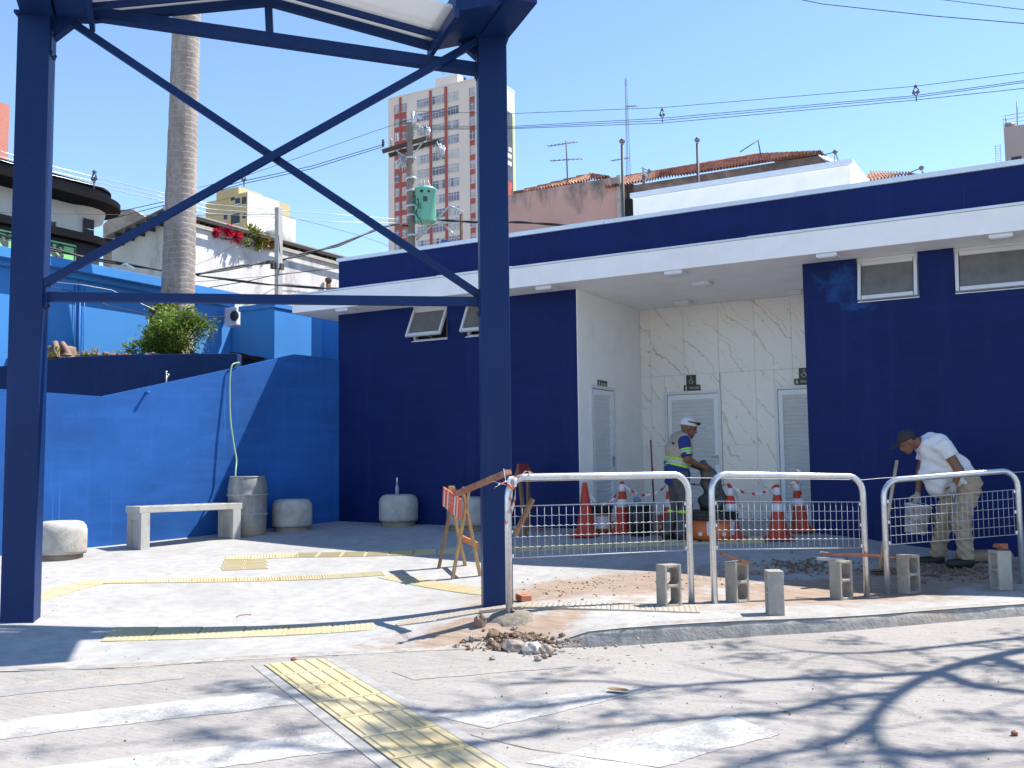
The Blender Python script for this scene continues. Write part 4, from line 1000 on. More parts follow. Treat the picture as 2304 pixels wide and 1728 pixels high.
pA = oY(478, 428); pB = oY(528, 417); m = MB(); m.bx(pA.x, pB.x, YY+1, YY+7, zt-.1, pB.z); m.build('roof_room', M_YEL, yb)
for x0, y0, x1, y1 in ((509, 433, 519, 448), (530, 447, 540, 458), (545, 444, 554, 459), (493, 479, 500, 491), (520, 483, 539, 502), (546, 482, 553, 492)):
    a = oY(x0, y0); b = oY(x1, y1); off = 1.13 if x1 < 525 and y1 < 495 else -.07
    o = MB().bx(a.x, b.x, YY+off, YY+off+.06, b.z, a.z).build('window', simple('dark_window', (.02, .02, .022), .15), yb)
    MB().bx(a.x-.1, b.x+.1, YY+off-.1, YY+off, b.z-.15, b.z-.002).build('sill', M_CREAM, o)
# ================================================================ apartment tower (front parallel to the restroom front)
YT2 = 170.0
def oT(px, py): return aY(px, py, YT2)
def T3(cx, cy): return oT(840+cx*.18083, 140+cy*.18083)        # point read on an enlarged crop of the tower
M_BEIGE = simple('beige_render', (.66, .60, .545), .85, 0, .03, .2); M_BRICKR = simple('brick_red_render', (.37, .095, .08), .85, 0, .06, .2); M_FLANK = simple('flank_render', (.62, .60, .56), .85, 0, .03, .2)  # pale grey-beige shared by the tower flank and the mural marks
xl = T3(185, 470).x; zt = T3(185, 470).z; xc = oT(1100, 175).x
tw_ = thing('apartment_tower', 'beige high rise with brick red window bays behind the transformer pole', 'building', ((xl+xc)/2, YT2, -.5))
ysd = aX(1157, 208, xc).y
m = MB(); m.bx(xl, xc, YT2, ysd, -.5, zt); m.build('wall', M_BEIGE, tw_)
m = MB(); m.bx(xl-.1, xc+.1, YT2-.1, ysd+.1, zt+.003, zt+.35); m.build('roof_edge', M_BEIGE, tw_)
# penthouse
pa, pb_ = T3(700, 185), T3(985, 120); m = MB(); m.bx(pa.x, pb_.x, YT2+2, YT2+9, zt, (pa.z+pb_.z)/2+.3); m.build('lift_house', M_BEIGE, tw_)
m = MB(); m.bx(pb_.x-.02, pb_.x+.05, YT2+4.2, YT2+5.4, zt+1, zt+3.2); m.build('lift_house_door', simple('dark_window', (.02, .02, .022), .15), tw_)
SP = (T3(0, 168).z-T3(0, 336).z)
NST = 15
M_GLS = []
for i, c in enumerate(((.28, .30, .34), (.42, .42, .43), (.12, .14, .18), (.35, .36, .40), (.20, .18, .25), (.50, .50, .50))): M_GLS.append(simple('tower_glass_%d' % i, c, .2, 0, .25, .9))
M_MUL = simple('pale_mullion', (.60, .58, .56), .6)
rt = random.Random(21)
def red(x0, x1, z0, z1, y=-.06): MB().bx(x0, x1, YT2+y, YT2-.002, z0, z1).build('red_panel', M_BRICKR, tw_)
def xT(cx): return T3(cx, 600).x
colsT = [(270, 326), (355, 408), (545, 700), (735, 893), (930, 1060), (1205, 1262), (1290, 1345)]
for (a, b) in ((330, 350), (703, 727), (893, 920)): red(xT(a), xT(b), -.4, zt-.2, -.28)
def ztop(row): return T3(735, 432).z-SP*row      # top of window row
for ci, (a, b) in enumerate(colsT):
    x0, x1 = xT(a), xT(b); h = SP*.58
    for k in range(NST):
        z1 = ztop(k); z0 = z1-h
        o = MB().bx(x0, x1, YT2-.05, YT2-.003, z0, z1).build('window', M_GLS[rt.randrange(6)], tw_)
        m = MB(); nm = 2 if b-a < 80 else 4
        for q in range(1, nm): xx = x0+(x1-x0)*q/nm; m.bx(xx-.04, xx+.04, YT2-.10, YT2-.052, z0, z1)
        m.bx(x0, x1, YT2-.099, YT2-.052, z0+h*.68, z0+h*.74); m.bx(x0-.1, x1+.1, YT2-.14, YT2-.054, z0-.12, z0-.002)
        m.build('mullion', M_MUL, o)
        if b-a > 80 and rt.random() < .55:
            s_ = rt.randrange(nm); MB().bx(x0+(x1-x0)*s_/nm+.05, x0+(x1-x0)*(s_+1)/nm-.05, YT2-.056, YT2-.051, z0+.05, z1-.05).build('curtain', M_GLS[rt.choice((1, 5, 2))], o)
        if ci in (0, 1, 5, 6): red(x0, x1, z0-SP*.42+.02, z0-.125)
for (a, b) in ((262, 270), (408, 413), (1197, 1205)): red(xT(a), xT(b), -.4, ztop(0))
# mural on the sunlit flank
def fl(px, py): return aX(px, py, xc)
m = MB(); m.bx(xc, xc+.04, YT2+.02, ysd-.02, -.5, zt-.01); m.build('flank', M_FLANK, tw_)
zm1 = fl(1150, 255).z; m = MB(); ym0, ym1 = YT2+1, fl(1153, 300).y; m.bx(xc+.042, xc+.06, ym0, ym1, 20, zm1); m.build('mural_field', simple('mural_slate', (.05, .06, .10), .7, 0, .3, .3), tw_)
m = MB(); m.bx(xc+.042, xc+.062, ym1, ysd-.3, 20, zm1-.6); m.build('mural_green_edge', simple('mural_lime', (.42, .60, .16), .7), tw_)
m = MB(); m.bx(xc+.061, xc+.07, ym0+1.5, ym1-.5, 20, zm1-15); m.build('mural_red_block', simple('mural_red', (.35, .06, .04), .7, 0, .4, .8), tw_)
m = MB()
for k, (dz, w_) in enumerate(((-8, 1.2), (-9.4, 2.0), (-11, 1.6))): m.bx(xc+.061, xc+.068, ym1-.6-w_, ym1-.6, zm1+dz-.5, zm1+dz+.4)
m.build('mural_white_mark', M_FLANK, tw_)
def rooftv(px, py, base_py, d, label):
    a = ad(px, py, d); b = ad(px, base_py, d); t = thing('tower_antenna', label, 'antenna', (b.x, b.y, b.z)); m = MB(); m.tube([b, a], .04, 5)
    for k in range(3): z = a.z-.15-k*.45; m.tube([(a.x-.8+.15*k, a.y, z), (a.x+.8-.15*k, a.y+.3, z+.1)], .03, 4)
    m.build('mast', simple('antenna_grey', (.25, .25, .27), .5, .5), t)
rooftv(999, 156, 168, 215, 'small aerial on the lift house of the high rise')

# ================================================================ utility pole, transformer, lamps
M_CPOLE = simple('pole_concrete', (.23, .20, .165), .9, 0, .15, 3, .4, 25); M_GALV = simple('galvanised', (.52, .54, .55), .35, .6, .12, 12); M_BLKI = simple('black_rubber', (.02, .02, .02), .6); M_PORC = simple('glazed_porcelain', (.45, .44, .42), .25); M_TIMB = simple('weathered_timber', (.09, .06, .045), .9, 0, .3, 6)
DU = 32.0
def U(px, py, off=0): return ad(px, py, DU+off)
ub = U(931, 1000); ut = U(922, 276)
pole = thing('utility_pole', 'concrete utility pole with timber crossarms in front of the tower', 'utility pole', (ub.x, ub.y, .5))
m = MB(); m.tube([ub.lerp(ut, t/12) for t in range(13)], [.175-.075*t/12 for t in range(13)], 12); m.build('shaft', M_CPOLE, pole, smooth=False)
def ua(nm, pts, r, mat, n=6, par=None): m = MB(); m.tube([U(*p) for p in pts], r, n); return m.build(nm, mat, par or pole)
MB().beam(U(860, 341), U(968, 308), .10, .12).build('crossarm', M_TIMB, pole); MB().beam(U(875, 350, .3), U(988, 317, .3), .10, .12).build('crossarm', M_TIMB, pole)
ua('strut', [(881, 332), (915, 355)], .02, M_GALV); ua('strut', [(955, 315), (918, 362)], .02, M_GALV)
for py in (356, 402, 430, 464, 485, 530): q = U(924+(py-356)*.03, py); m = MB(); m.lathe([(.17, -.04), (.18, -.03), (.18, .03), (.17, .04)], 12, q); m.build('band_clamp', M_GALV, pole)
ua('top_bracket', [(928, 290), (929, 252)], .05, M_GALV); MB().beam(U(931, 258), U(948, 266), .06, .10).build('lamp_arm', M_GALV, pole)
def insul(px, py, s_=1): 
    q = U(px, py); m = MB(); m.lathe([(.02, 0), (.05, .02), (.02, .05), (.055, .08), (.02, .11), (.06, .14), (.02, .18), (.05, .21), (.0, .25)], 8, q-Vector((0, 0, .1))); m.build('insulator', M_PORC if s_ else M_BLKI, pole)
for p in ((862, 323, 0), (880, 322, 1), (893, 312, 1), (935, 285, 1), (942, 290, 1), (950, 296, 1), (957, 303, 1), (930, 300, 1)): insul(*p)
def fuse(px, py):
    q = U(px, py); m = MB(); m.tube([q+Vector((0, 0, .22)), q+Vector((.10, 0, -.02)), q+Vector((.02, 0, -.3))], .022, 6); m.tube([q+Vector((.1, .05, .15)), q+Vector((-.07, .02, -.12))], .04, 8); m.tube([q+Vector((.16, 0, .05)), q+Vector((.12, 0, -.25))], .02, 6); m.build('cutout_fuse', M_GALV, pole)
fuse(983, 334); fuse(991, 338); fuse(896, 360); fuse(903, 366); fuse(958, 296)
# transformer (hangs on the pole)
tc_ = U(957, 462); trf = thing('transformer', 'mint green cylindrical transformer hung on the utility pole', 'transformer', (tc_.x, tc_.y, tc_.z-.6))
M_MINT = simple('mint_enamel', (.17, .50, .36), .4, 0, .05, 3)
hh = .57; m = MB(); m.lathe([(.0, -hh-.02), (.26, -hh-.02), (.33, -hh), (.345, -hh+.05), (.345, hh-.12), (.37, hh-.1), (.37, hh-.06), (.30, hh), (0, hh+.03)], 24, tc_); m.build('tank', M_MINT, trf)
m = MB(); m.box(tc_+Vector((-.36, -.12, .05)), (.16, .22, .8)); m.box(tc_+Vector((-.44, -.1, -.05)), (.06, .3, 1.0)); m.box(tc_+Vector((-.38, -.2, -.12)), (.3, .06, .12)); m.build('cooling_fin', M_MINT, trf)
for dx, dz in ((-.20, .12), (-.02, .2), (.19, .16)):
    m = MB(); m.lathe([(.06, 0), (.03, .04), (.06, .07), (.025, .11), (.05, .14), (.02, .18), (.03, .25), (0, .27)], 8, tc_+Vector((dx, -.05, hh-.02)), rot=Matrix.Rotation(-dx*1.3, 3, 'Y')); m.build('bushing', M_PORC, trf)
vw = (Vector((0, 0, 0))-tc_); vw.z = 0; vw.normalize(); sdv = Vector((-vw.y, vw.x, 0))
for k in (-.12, .12): m = MB(); q = tc_+vw*.335+sdv*k+Vector((0, 0, hh-.2)); m.lathe([(0, 0), (.045, 0), (.045, .03), (0, .03)], 10, q, rot=vw.to_track_quat('Z', 'Y').to_matrix()); m.build('drain_plug', M_BLKI, trf)
m = MB(); m.box(tc_+vw*.345+Vector((0, 0, .12)), (.13, .02, .16), Matrix((sdv, vw, Vector((0, 0, 1)))).transposed()); m.build('rating_plate', simple('plate_black', (.05, .05, .05), .4), trf)
for k, (a, b) in enumerate((((938, 447), (946, 470)), ((935, 440), (943, 468)), ((941, 445), (934, 480)), ((938, 470), (945, 495)), ((934, 480), (950, 505)))):
    m = MB(); p, q = U(*a, -.4), U(*b, -.4); m.tube([p, p.lerp(q, .5)+Vector((.06*(-1)**k, 0, -.05)), q], .014, 5); m.build('lead_cable', M_BLKI, trf)
# street lamps on arms
def lamp(name, pts, head, label, d=0):
    P = [U(*p, d) for p in pts]; t = thing(name, label, 'street lamp', tuple(P[0])); m = MB(); m.tube(P, .032, 8); m.build('arm', M_GALV, t)
    a, b = U(*head[0], d), U(*head[1], d); MB().beam(a, b, .16, .07).build('lamp_head', M_GALV, t, bevel=.02)
lamp('street_lamp', [(937, 540), (955, 523), (980, 498), (1000, 475), (1008, 467), (1016, 465), (1024, 468)], ((1022, 468), (1043, 480)), 'curved galvanised street lamp right of the transformer')
wp = U(1038, 545, 3); wt = U(1038, 482, 3); m = MB(); m.tube([wp-Vector((0, 0, 6)), wt], .06, 8); tag(m.build('timber_post', M_TIMB), 'short brown timber post behind the street lamp arm', 'post')
MB_ = MB(); MB_.tube([U(999, 505, 3), U(1036, 543, 3)], .03, 6); tag(MB_.build('stay_rod', M_GALV), 'pale steel stay rod left of the timber post', 'stay rod')
MB_ = MB(); MB_.beam(U(985, 503, 3), U(1042, 490, 3), .06, .12); tag(MB_.build('cable_bracket', M_GALV), 'flat grey cable bracket across the timber post', 'bracket')
# blue sheet corner peeping over the roof
q = [aY(990, 545, 16.0), aY(995, 538, 16.0), aY(1024, 545, 16.0), aY(1010, 552, 16.0)]; MB_ = MB(); MB_.prism(q, (0, .05, 0)); tag(MB_.build('blue_sheet', simple('blue_plastic', (.02, .08, .30), .5)), 'small blue sheet corner on the restroom roof', 'sheet')
# second, bare concrete pole
cb_ = ad(626, 1000, 26); ct_ = ad(627, 467, 26); cp2 = thing('concrete_pole', 'bare square concrete pole before the white house wall', 'utility pole', (cb_.x, cb_.y, .5))
rotp = Matrix.Rotation(.4, 3, 'Z'); m = MB(); m.beam(cb_, ct_, .17, .13, (1, 0, 0)); m.build('shaft', simple('pale_pole', (.44, .42, .40), .9, 0, .15, 4), cp2, bevel=.01)
MB().box(ad(615, 598, 25.9), (.10, .12, .16)).build('junction_box', M_TIMB, cp2); MB().box(ad(634, 600, 25.9), (.06, .12, .16)).build('junction_box', M_TIMB, cp2)
m = MB(); m.tube([ad(627, 530, 25.8), ad(629, 560, 25.8), ad(631, 575, 25.8), ad(628, 560, 25.8)], .012, 5); m.build('loose_cable', M_BLKI, cp2)
# street lamp over the light blue wall
P = [ad(p, q, 21) for p, q in ((262, 611), (270, 600), (278, 595), (287, 594))]; t = thing('street_lamp', 'small street lamp arm above the light blue wall', 'street lamp', tuple(P[0])); m = MB(); m.tube(P, .02, 6); m.build('arm', M_GALV, t); MB().beam(ad(285, 595, 21), ad(300, 603, 21), .1, .05).build('lamp_head', M_GALV, t)

# ================================================================ cables
M_CAB = simple('dark_cable', (.035, .035, .045), .6); M_CABL = simple('bare_wire', (.55, .55, .55), .4, .6)
def cable(pts, d0, d1, r, label, mat=None, sag=0, group='overhead cables', twist=False):
    pts = list(pts); dst = (d1-d0)/(len(pts)-1)
    if pts[0][0] <= 60 or pts[0][1] < 0: k_ = 600/abs(pts[1][0]-pts[0][0]); pts.insert(0, (pts[0][0]-(pts[1][0]-pts[0][0])*k_, pts[0][1]-(pts[1][1]-pts[0][1])*k_)); d0 = d0-dst
    if pts[-1][0] >= 2300: k_ = 700/abs(pts[-1][0]-pts[-2][0]); pts.append((pts[-1][0]+(pts[-1][0]-pts[-2][0])*k_, pts[-1][1]+(pts[-1][1]-pts[-2][1])*k_)); d1 = d1+dst
    n = len(pts); P = []
    for i in range(n-1):
        for k in range(8):
            t = k/8; x = pts[i][0]+(pts[i+1][0]-pts[i][0])*t; y = pts[i][1]+(pts[i+1][1]-pts[i][1])*t; g_ = (i+t)/(n-1); P.append((x, y, d0+(d1-d0)*g_, g_))
    P.append((*pts[-1], d1, 1)); Q = [ad(x, y+sag*4*g_*(1-g_), d) for x, y, d, g_ in P]
    m = MB()
    if twist:
        F_ = resample(Q, .12)
        for s_ in (0, 3.14):
            m.tube([q+Vector((0, math.cos(i*.35+s_)*r, math.sin(i*.35+s_)*r)) for i, q in enumerate(F_)], r, 5)
    else: m.tube(Q, r, 5)
    o = m.build('overhead_cable', mat or M_CAB, smooth=True); return tag(o, label, 'cable', group)
cable([(950, 283), (1140, 285), (1490, 266), (2060, 215), (2330, 178)], 34, 24, .009, 'upper bundle cable crossing the sky right of the steel post')
cable([(945, 288), (1140, 288), (1490, 271), (2060, 219), (2330, 182)], 34, 24, .009, 'middle bundle cable crossing the sky right of the steel post')
cable([(957, 291), (1140, 290), (1490, 265+12), (2060, 221+4), (2330, 196)], 34, 24, .009, 'lowest bundle cable crossing the sky right of the steel post')
cable([(935, 250), (1140, 256), (1490, 242), (2060, 194), (2330, 160)], 33, 24, .008, 'thin single wire above the cable bundle')
cable([(1740, -14), (1850, 9), (2100, 36), (2330, 55)], 18, 13, .007, 'long dark wire crossing the top right corner')
cable([(2060, -8), (2190, 8), (2330, 25)], 18, 14, .006, 'short wire at the very top right corner')
cable([(862, 325), (700, 374), (549, 407), (440, 438), (250, 480)], 32, 30, .012, 'upper cable from the crossarm down to the left')
cable([(862, 330), (700, 380), (549, 413), (440, 444), (250, 492)], 32, 30, .012, 'lower cable from the crossarm down to the left')
cable([(925, 268), (840, 296), (700, 345), (549, 397), (440, 424)], 32, 34, .008, 'thin top wire from the pole head down to the left')
cable([(0, 340), (110, 372), (212, 398), (370, 435), (470, 459), (622, 472)], 22, 26, .009, 'topmost of the pale wires passing the black cornice', M_CABL, group='pale wires')
cable([(0, 352), (110, 384), (212, 408), (370, 444), (470, 470), (622, 482)], 22, 26, .009, 'middle one of the pale wires passing the black cornice', M_CABL, group='pale wires')
cable([(0, 360), (110, 392), (212, 417), (370, 453), (470, 480), (622, 489)], 22, 26, .009, 'lowest of the pale wires passing the black cornice', M_CABL, group='pale wires')
cable([(632, 474), (750, 482), (930, 496)], 26, 32, .010, 'upper pale wire between the bare pole and transformer pole', M_CABL, group='pale wires')
cable([(632, 490), (750, 499), (930, 503)], 26, 32, .010, 'lower pale wire between the bare pole and transformer pole', M_CABL, group='pale wires')
cable([(0, 478), (150, 481), (370, 485), (622, 482)], 21, 26, .007, 'thin dark wire level across the white building')
cable([(443, 617), (560, 596), (620, 588), (760, 552), (850, 515), (885, 505), (918, 508)], 23.5, 32, .024, 'thick twisted black cable rising to the transformer pole', M_BLKI, twist=True)
cable([(60, 545), (97, 556), (200, 581), (364, 608), (443, 617)], 20.5, 23.5, .022, 'thick twisted black cable over the green sign', M_BLKI, twist=True)
cable([(443, 620), (600, 640), (720, 648), (764, 650)], 23.5, 24, .016, 'twisted black cable sagging along the white wall', M_BLKI, twist=True)
cable([(440, 652), (560, 632), (620, 618), (764, 603)], 23.5, 26, .012, 'plain black cable rising along the white wall')
cable([(440, 634), (622, 620), (764, 598)], 23.5, 26, .006, 'thin upper wire across the white wall')
cable([(632, 484), (700, 500), (810, 530), (880, 555)], 26, 32, .006, 'thin wire falling right from the bare pole')
cable([(620, 505), (550, 540), (470, 585), (430, 600)], 26, 24, .005, 'thin stay wire falling left from the bare pole')
cable([(93, 640), (170, 658), (250, 690), (345, 710), (440, 713), (515, 712)], 17.0, 18.6, .008, 'black wire looping along the light blue wall', group='wires on the light blue wall')
cable([(93, 632), (180, 640), (250, 652), (355, 700)], 17.0, 18, .004, 'thin pale wire along the light blue wall', M_CABL, group='wires on the light blue wall')
cable([(985, 495), (1070, 500), (1170, 500), (1290, 508), (1330, 506)], 32, 26, .02, 'thick black cable crossing the pink wall', M_BLKI, twist=True)
for k, (px, py, d, lb_) in enumerate(((1490, 258, 30.5, 'cable spacer right of the steel post'), (2061, 208, 26.3, 'cable spacer near the right edge of the sky'), (549, 404, 33, 'cable spacer above the yellow apartment block'), (212, 402, 23.3, 'cable spacer above the black cornice'))):
    q = ad(px, py, d); m = MB(); m.tube([q+Vector((0, 0, .2)), q+Vector((.07, 0, .04)), q+Vector((0, 0, -.12)), q+Vector((-.07, 0, .04))], .02, 6, closed=True); m.blob(q+Vector((0, 0, .16)), .05, 6, 5); m.blob(q+Vector((.05, 0, 0)), .05, 6, 5); m.blob(q+Vector((-.05, 0, 0)), .05, 6, 5); m.tube([q+Vector((0, 0, -.1)), q+Vector((0, 0, -.24))], .018, 6)
    tag(m.build('cable_spacer', simple('spacer_grey', (.10, .10, .12), .5)), lb_, 'cable spacer', 'cable spacers')

# ================================================================ pink house behind, with clay tile roofs
YPK = 27.0
def oP(px, py): return aY(px, py, YPK)
def m_pink():
    t = NT('stained_pink_wall'); p = t.geo(); x = t.sep(p)
    n1 = t.noise(t.mp(p, (1.4, 1, .45)), 1.1, 7, .7); n2 = t.noise(p, 5, 5, .7)
    c = t.ramp(t.noise(p, .7, 4), [(.3, (.60, .335, .27)), (.7, (.68, .42, .34))])
    top = t.math('SUBTRACT', x[2], oP(1270, 470).z); f = t.math('ADD', t.math('MULTIPLY', top, .75), t.math('MULTIPLY', t.math('SUBTRACT', n1, .5), 3.2))
    c = t.mix(t.ramp(f, [(.12, 0), (.7, .92)]), c, t.ramp(n2, [(.35, (.13, .11, .10)), (.65, (.32, .26, .22))])); t.col(c); t.set(.9, 0, .2); t.bump(n2, .4, .02); return t.m
M_PINK = m_pink()
M_TILE = simple('clay_tile', (.33, .13, .075), .85, 0, .5, 4, .3, 30, .3, (.55, .46, .38), 6, .8)
pk = thing('pink_house', 'stained salmon pink house with clay tile roof behind the restroom block', 'house', (oP(1270, 500).x, YPK, -.5))
xa, xb = oP(1100, 440).x, oP(1396, 395).x; zpk = (oP(1144, 439).z+oP(1394, 396).z)/2
m = MB(); m.bx(xa, xb, YPK, YPK+5, -.5, zpk); m.build('wall', M_PINK, pk)
MB().bx(xb-.10, xb+.02, YPK-.08, YPK-.002, 1, zpk+.02).build('downpipe', simple('rusty_pipe', (.42, .36, .30), .8, 0, .3, 4), pk)
def tiles(a, b, c, d, nu, nv, parent, name='tile_field'):
    """corrugated clay tile field on quad a-b (eave) d-c (ridge); nu columns, nv courses, laid as one relief"""
    a, b, c, d = map(Vector, (a, b, c, d)); m = MB(); vs = []; U_ = nu*4; N = (b-a).cross(d-a).normalized()
    if N.z < 0: N = -N
    for j in range(nv*2+1):
        v = (j//2+(j % 2)*.98)/nv if j < nv*2 else 1
        for i in range(U_+1):
            u = i/U_; p = a.lerp(b, u).lerp(d.lerp(c, u), v); vs.append(p+N*(.05*math.sin(2*math.pi*i/4)+(.035 if j % 2 == 0 else 0)))
    m.add(vs, [(j*(U_+1)+i, j*(U_+1)+i+1, (j+1)*(U_+1)+i+1, (j+1)*(U_+1)+i) for j in range(nv*2) for i in range(U_)])
    o = m.build(name, M_TILE, parent); o['kind'] = 'stuff'; return o
# left hip
rA, rB, rC = aY(1242, 420, YPK+.2), aY(1352, 403, YPK+.2), aY(1328, 394, YPK+2.0)
tiles(aY(1150, 437, YPK+.1), aY(1375, 399, YPK+.1), aY(1332, 394, YPK+1.6), aY(1326, 394, YPK+1.6), 34, 6, pk)
# right range: lower wall, roof, lit end
x2, x3 = oP(1426, 417).x, oP(1847, 353).x; ze = (oP(1504, 405).z+oP(1822, 353).z)/2
m = MB(); m.bx(x2, x3, YPK-.02, YPK+6, -.5, ze); m.build('side_range', simple('sooty_wall', (.17, .125, .11), .9, 0, .35, 1.5, .4, 20, .2, (.40, .26, .21), .9, .8), pk)
rgL, rgR = aY(1408, 400, YPK+3), aY(1712, 349, YPK+3)
tiles((x2-.9, YPK-.15, ze+.02), (x3+.1, YPK-.15, ze+.02), rgR, rgL, 70, 12, pk)
m = MB(); m.prism([(x3+.1, YPK-.15, ze), (rgR.x, rgR.y, rgR.z), (x3+.1, YPK+6, ze)], (.05, 0, -.05)); m.build('hip_end', M_TILE, pk)
m = MB(); m.tube([Vector(rgL), Vector(rgR)], .09, 8); m.build('ridge_tiles', M_TILE, pk)
m = MB(); m.bx(x2-.9, x2, YPK+.25, YPK+.4, -.5, ze-.3); m.build('dark_gap', M_DARKIN, pk)
# low brown roof farther right
YB2 = 27.0; k0 = aY(1938, 396, YB2); k1 = aY(2060, 388, YB2); bh = thing('brown_shed', 'low shed with old tile roof right of the tank block', 'shed', (k0.x, YB2, -.5))
m = MB(); m.bx(k0.x+.2, aY(2056, 392, YB2).x, YB2, YB2+4, -.5, aY(2000, 400, YB2).z); m.build('wall', simple('brown_wall', (.20, .13, .10), .9, 0, .3, 2), bh)
tiles(aY(1942, 412, YB2-.2), aY(2056, 393, YB2-.2), aY(2050, 391, YB2+1), aY(1958, 390, YB2+1), 14, 3, bh)
# far right block
fr = ad(2258, 287, 90); fb = thing('far_beige_block', 'plain beige block with roof railing at the right edge', 'building', (fr.x+6, fr.y, -.5))
m = MB(); m.bx(fr.x, fr.x+16, fr.y, fr.y+10, -.5, fr.z); m.build('wall', simple('dull_beige', (.40, .34, .32), .85, 0, .04, .3), fb)
m = MB()
for k in range(3): m.tube([(fr.x, fr.y, fr.z+.35*(k+1)), (fr.x+14, fr.y, fr.z+.35*(k+1))], .03, 4)
for k in range(8): m.tube([(fr.x+2*k, fr.y, fr.z), (fr.x+2*k, fr.y, fr.z+1.1)], .03, 4)
m.build('roof_railing', M_GALV, fb)
m = MB(); lx = fr.x-.55
for s_ in (-.2, .2): m.tube([(lx+s_, fr.y-.1, fr.z-3.5), (lx+s_, fr.y-.1, fr.z-1.5)], .03, 4)
for k in range(9): m.tube([(lx-.2, fr.y-.1, fr.z-3.4+k*.22), (lx+.2, fr.y-.1, fr.z-3.4+k*.22)], .02, 4)
m.build('ladder', M_GALV, fb)
o = MB().bx(fr.x+.5, fr.x+1.3, fr.y-.05, fr.y-.003, ad(2264, 366, 90).z, ad(2264, 358, 90).z).build('window', simple('dark_window', (.02, .02, .022), .15), fb)
m = MB(); m.tube([ad(2289, 282, 91), ad(2288, 227, 91)], .05, 5); m.tube([ad(2264, 285, 91), ad(2263, 262, 91)], .05, 5); m.blob(ad(2272, 281, 91), .5, 10, 6, 0, 0, random, (1, 1, .4)); m.build('roof_mast', simple('antenna_grey', (.25, .25, .27), .5, .5), fb)

# ================================================================ antennas, vent pipes, dishes on the roofs
M_ANT = simple('aerial_grey', (.13, .13, .15), .6, .2)
def vent(px, y0, y1, d, r, label):
    a, b = ad(px, y1, d), ad(px-1, y0, d); t = thing('vent_pipe', label, 'pipe', tuple(a), 'vent pipes'); m = MB(); m.tube([a-Vector((0, 0, 2)), b], r, 8); m.build('pipe', simple('vent_grey', (.06, .06, .07), .6), t)
    m = MB(); m.lathe([(r*1.5, 0), (r*2.0, .05), (0, .12)], 10, b+Vector((0, 0, .03))); m.build('cowl', M_ANT, t)
vent(1401, 325, 490, 21.5, .035, 'tall grey vent pipe at the end of the pink wall'); vent(1570, 322, 425, 21.5, .032, 'dark vent pipe standing before the tile roof')
def mast(px, y0, y1, d, label, lattice=False, yag=()):
    a, b = ad(px, y1, d), ad(px-(6 if lattice else 3), y0, d); t = thing('roof_aerial', label, 'antenna', tuple(a)); m = MB()
    if lattice:
        for s_ in range(3): o_ = Vector((math.cos(s_*2.1)*.09, math.sin(s_*2.1)*.09, 0)); m.tube([a+o_*.7, b+o_*.2], .007, 4)
        for k in range(26): q = a.lerp(b, k/26); q2 = a.lerp(b, (k+1)/26); m.tube([q+Vector((.05, 0, 0)), q2-Vector((.05, 0, 0))], .004, 3)
    else: m.tube([a, b], .02, 6)
    m.build('mast', M_ANT, t)
    for (p, q, ne) in yag:
        m = MB(); A_, B_ = ad(*p, d), ad(*q, d); m.tube([A_, B_], .012, 5)
        for k in range(ne): c_ = A_.lerp(B_, (k+.5)/ne); m.tube([c_-Vector((.03, .10, .0)), c_+Vector((.03, .10, 0))], .006, 4)
        m.build('yagi_boom', M_ANT, t)
mast(1277, 316, 412, 26, 'double television aerial on a mast above the pink wall', False, (((1233, 329), (1299, 319), 8), ((1238, 362), (1310, 357), 7)))
mast(1414, 176, 400, 28, 'tall thin lattice aerial beside the vent pipe', True, (((1375, 362), (1415, 355), 5), ((1410, 240), (1434, 238), 4)))
t = thing('bent_aerial', 'bent rod aerial on the tile roof ridge', 'antenna', tuple(ad(1711, 350, 28))); m = MB(); m.tube([ad(1712, 352, 28), ad(1706, 314, 28)], .02, 5); m.tube([ad(1706, 315, 28), ad(1665, 342, 28)], .016, 5); m.build('rod', M_ANT, t)
def dish(px, py, d, r, face, label):
    c_ = ad(px, py, d); f = Vector(face).normalized(); R3 = f.to_track_quat('Z', 'Y').to_matrix(); t = thing('satellite_dish', label, 'satellite dish', tuple(c_)); m = MB()
    pr = [(r*k/6, r*.28*(k/6)**2) for k in range(7)]; m.lathe(pr, 20, c_, rot=R3); m.build('reflector', simple('dish_mesh', (.50, .55, .62), .5, .2), t)
    m = MB(); tip = c_+R3 @ Vector((0, 0, r*.9))
    for k in range(3): m.tube([c_+R3 @ Vector((r*.9*math.cos(k*2.1), r*.9*math.sin(k*2.1), r*.22)), tip], .015, 4)
    m.blob(tip, .06, 6, 5); m.build('feed_horn', M_ANT, t); m = MB(); m.tube([c_, c_-Vector((0, 0, r*1.2))], .04, 6); m.build('stand', M_ANT, t)
dish(1867, 368, 25, .34, (.5, -.25, .8), 'mesh satellite dish beside the tile roof end'); dish(2066, 398, 25, .25, (.4, -.2, .9), 'satellite dish just above the parapet near the right'); dish(1448, 393, 26, .20, (.8, .3, .45), 'small white dish seen edge on above the tile roof')
# stained flue on the white house wall
m = MB(); q0 = aX(739, 655, XH+.15); m.tube([q0-Vector((0, 0, 1)), aX(739, 634, XH+.15)], .07, 8); m.lathe([(.10, 0), (.10, .1), (0, .14)], 10, aX(739, 634, XH+.15)); tag(m.build('rusty_flue', simple('rust', (.15, .08, .05), .9)), 'short rusty flue by the white house wall', 'pipe')
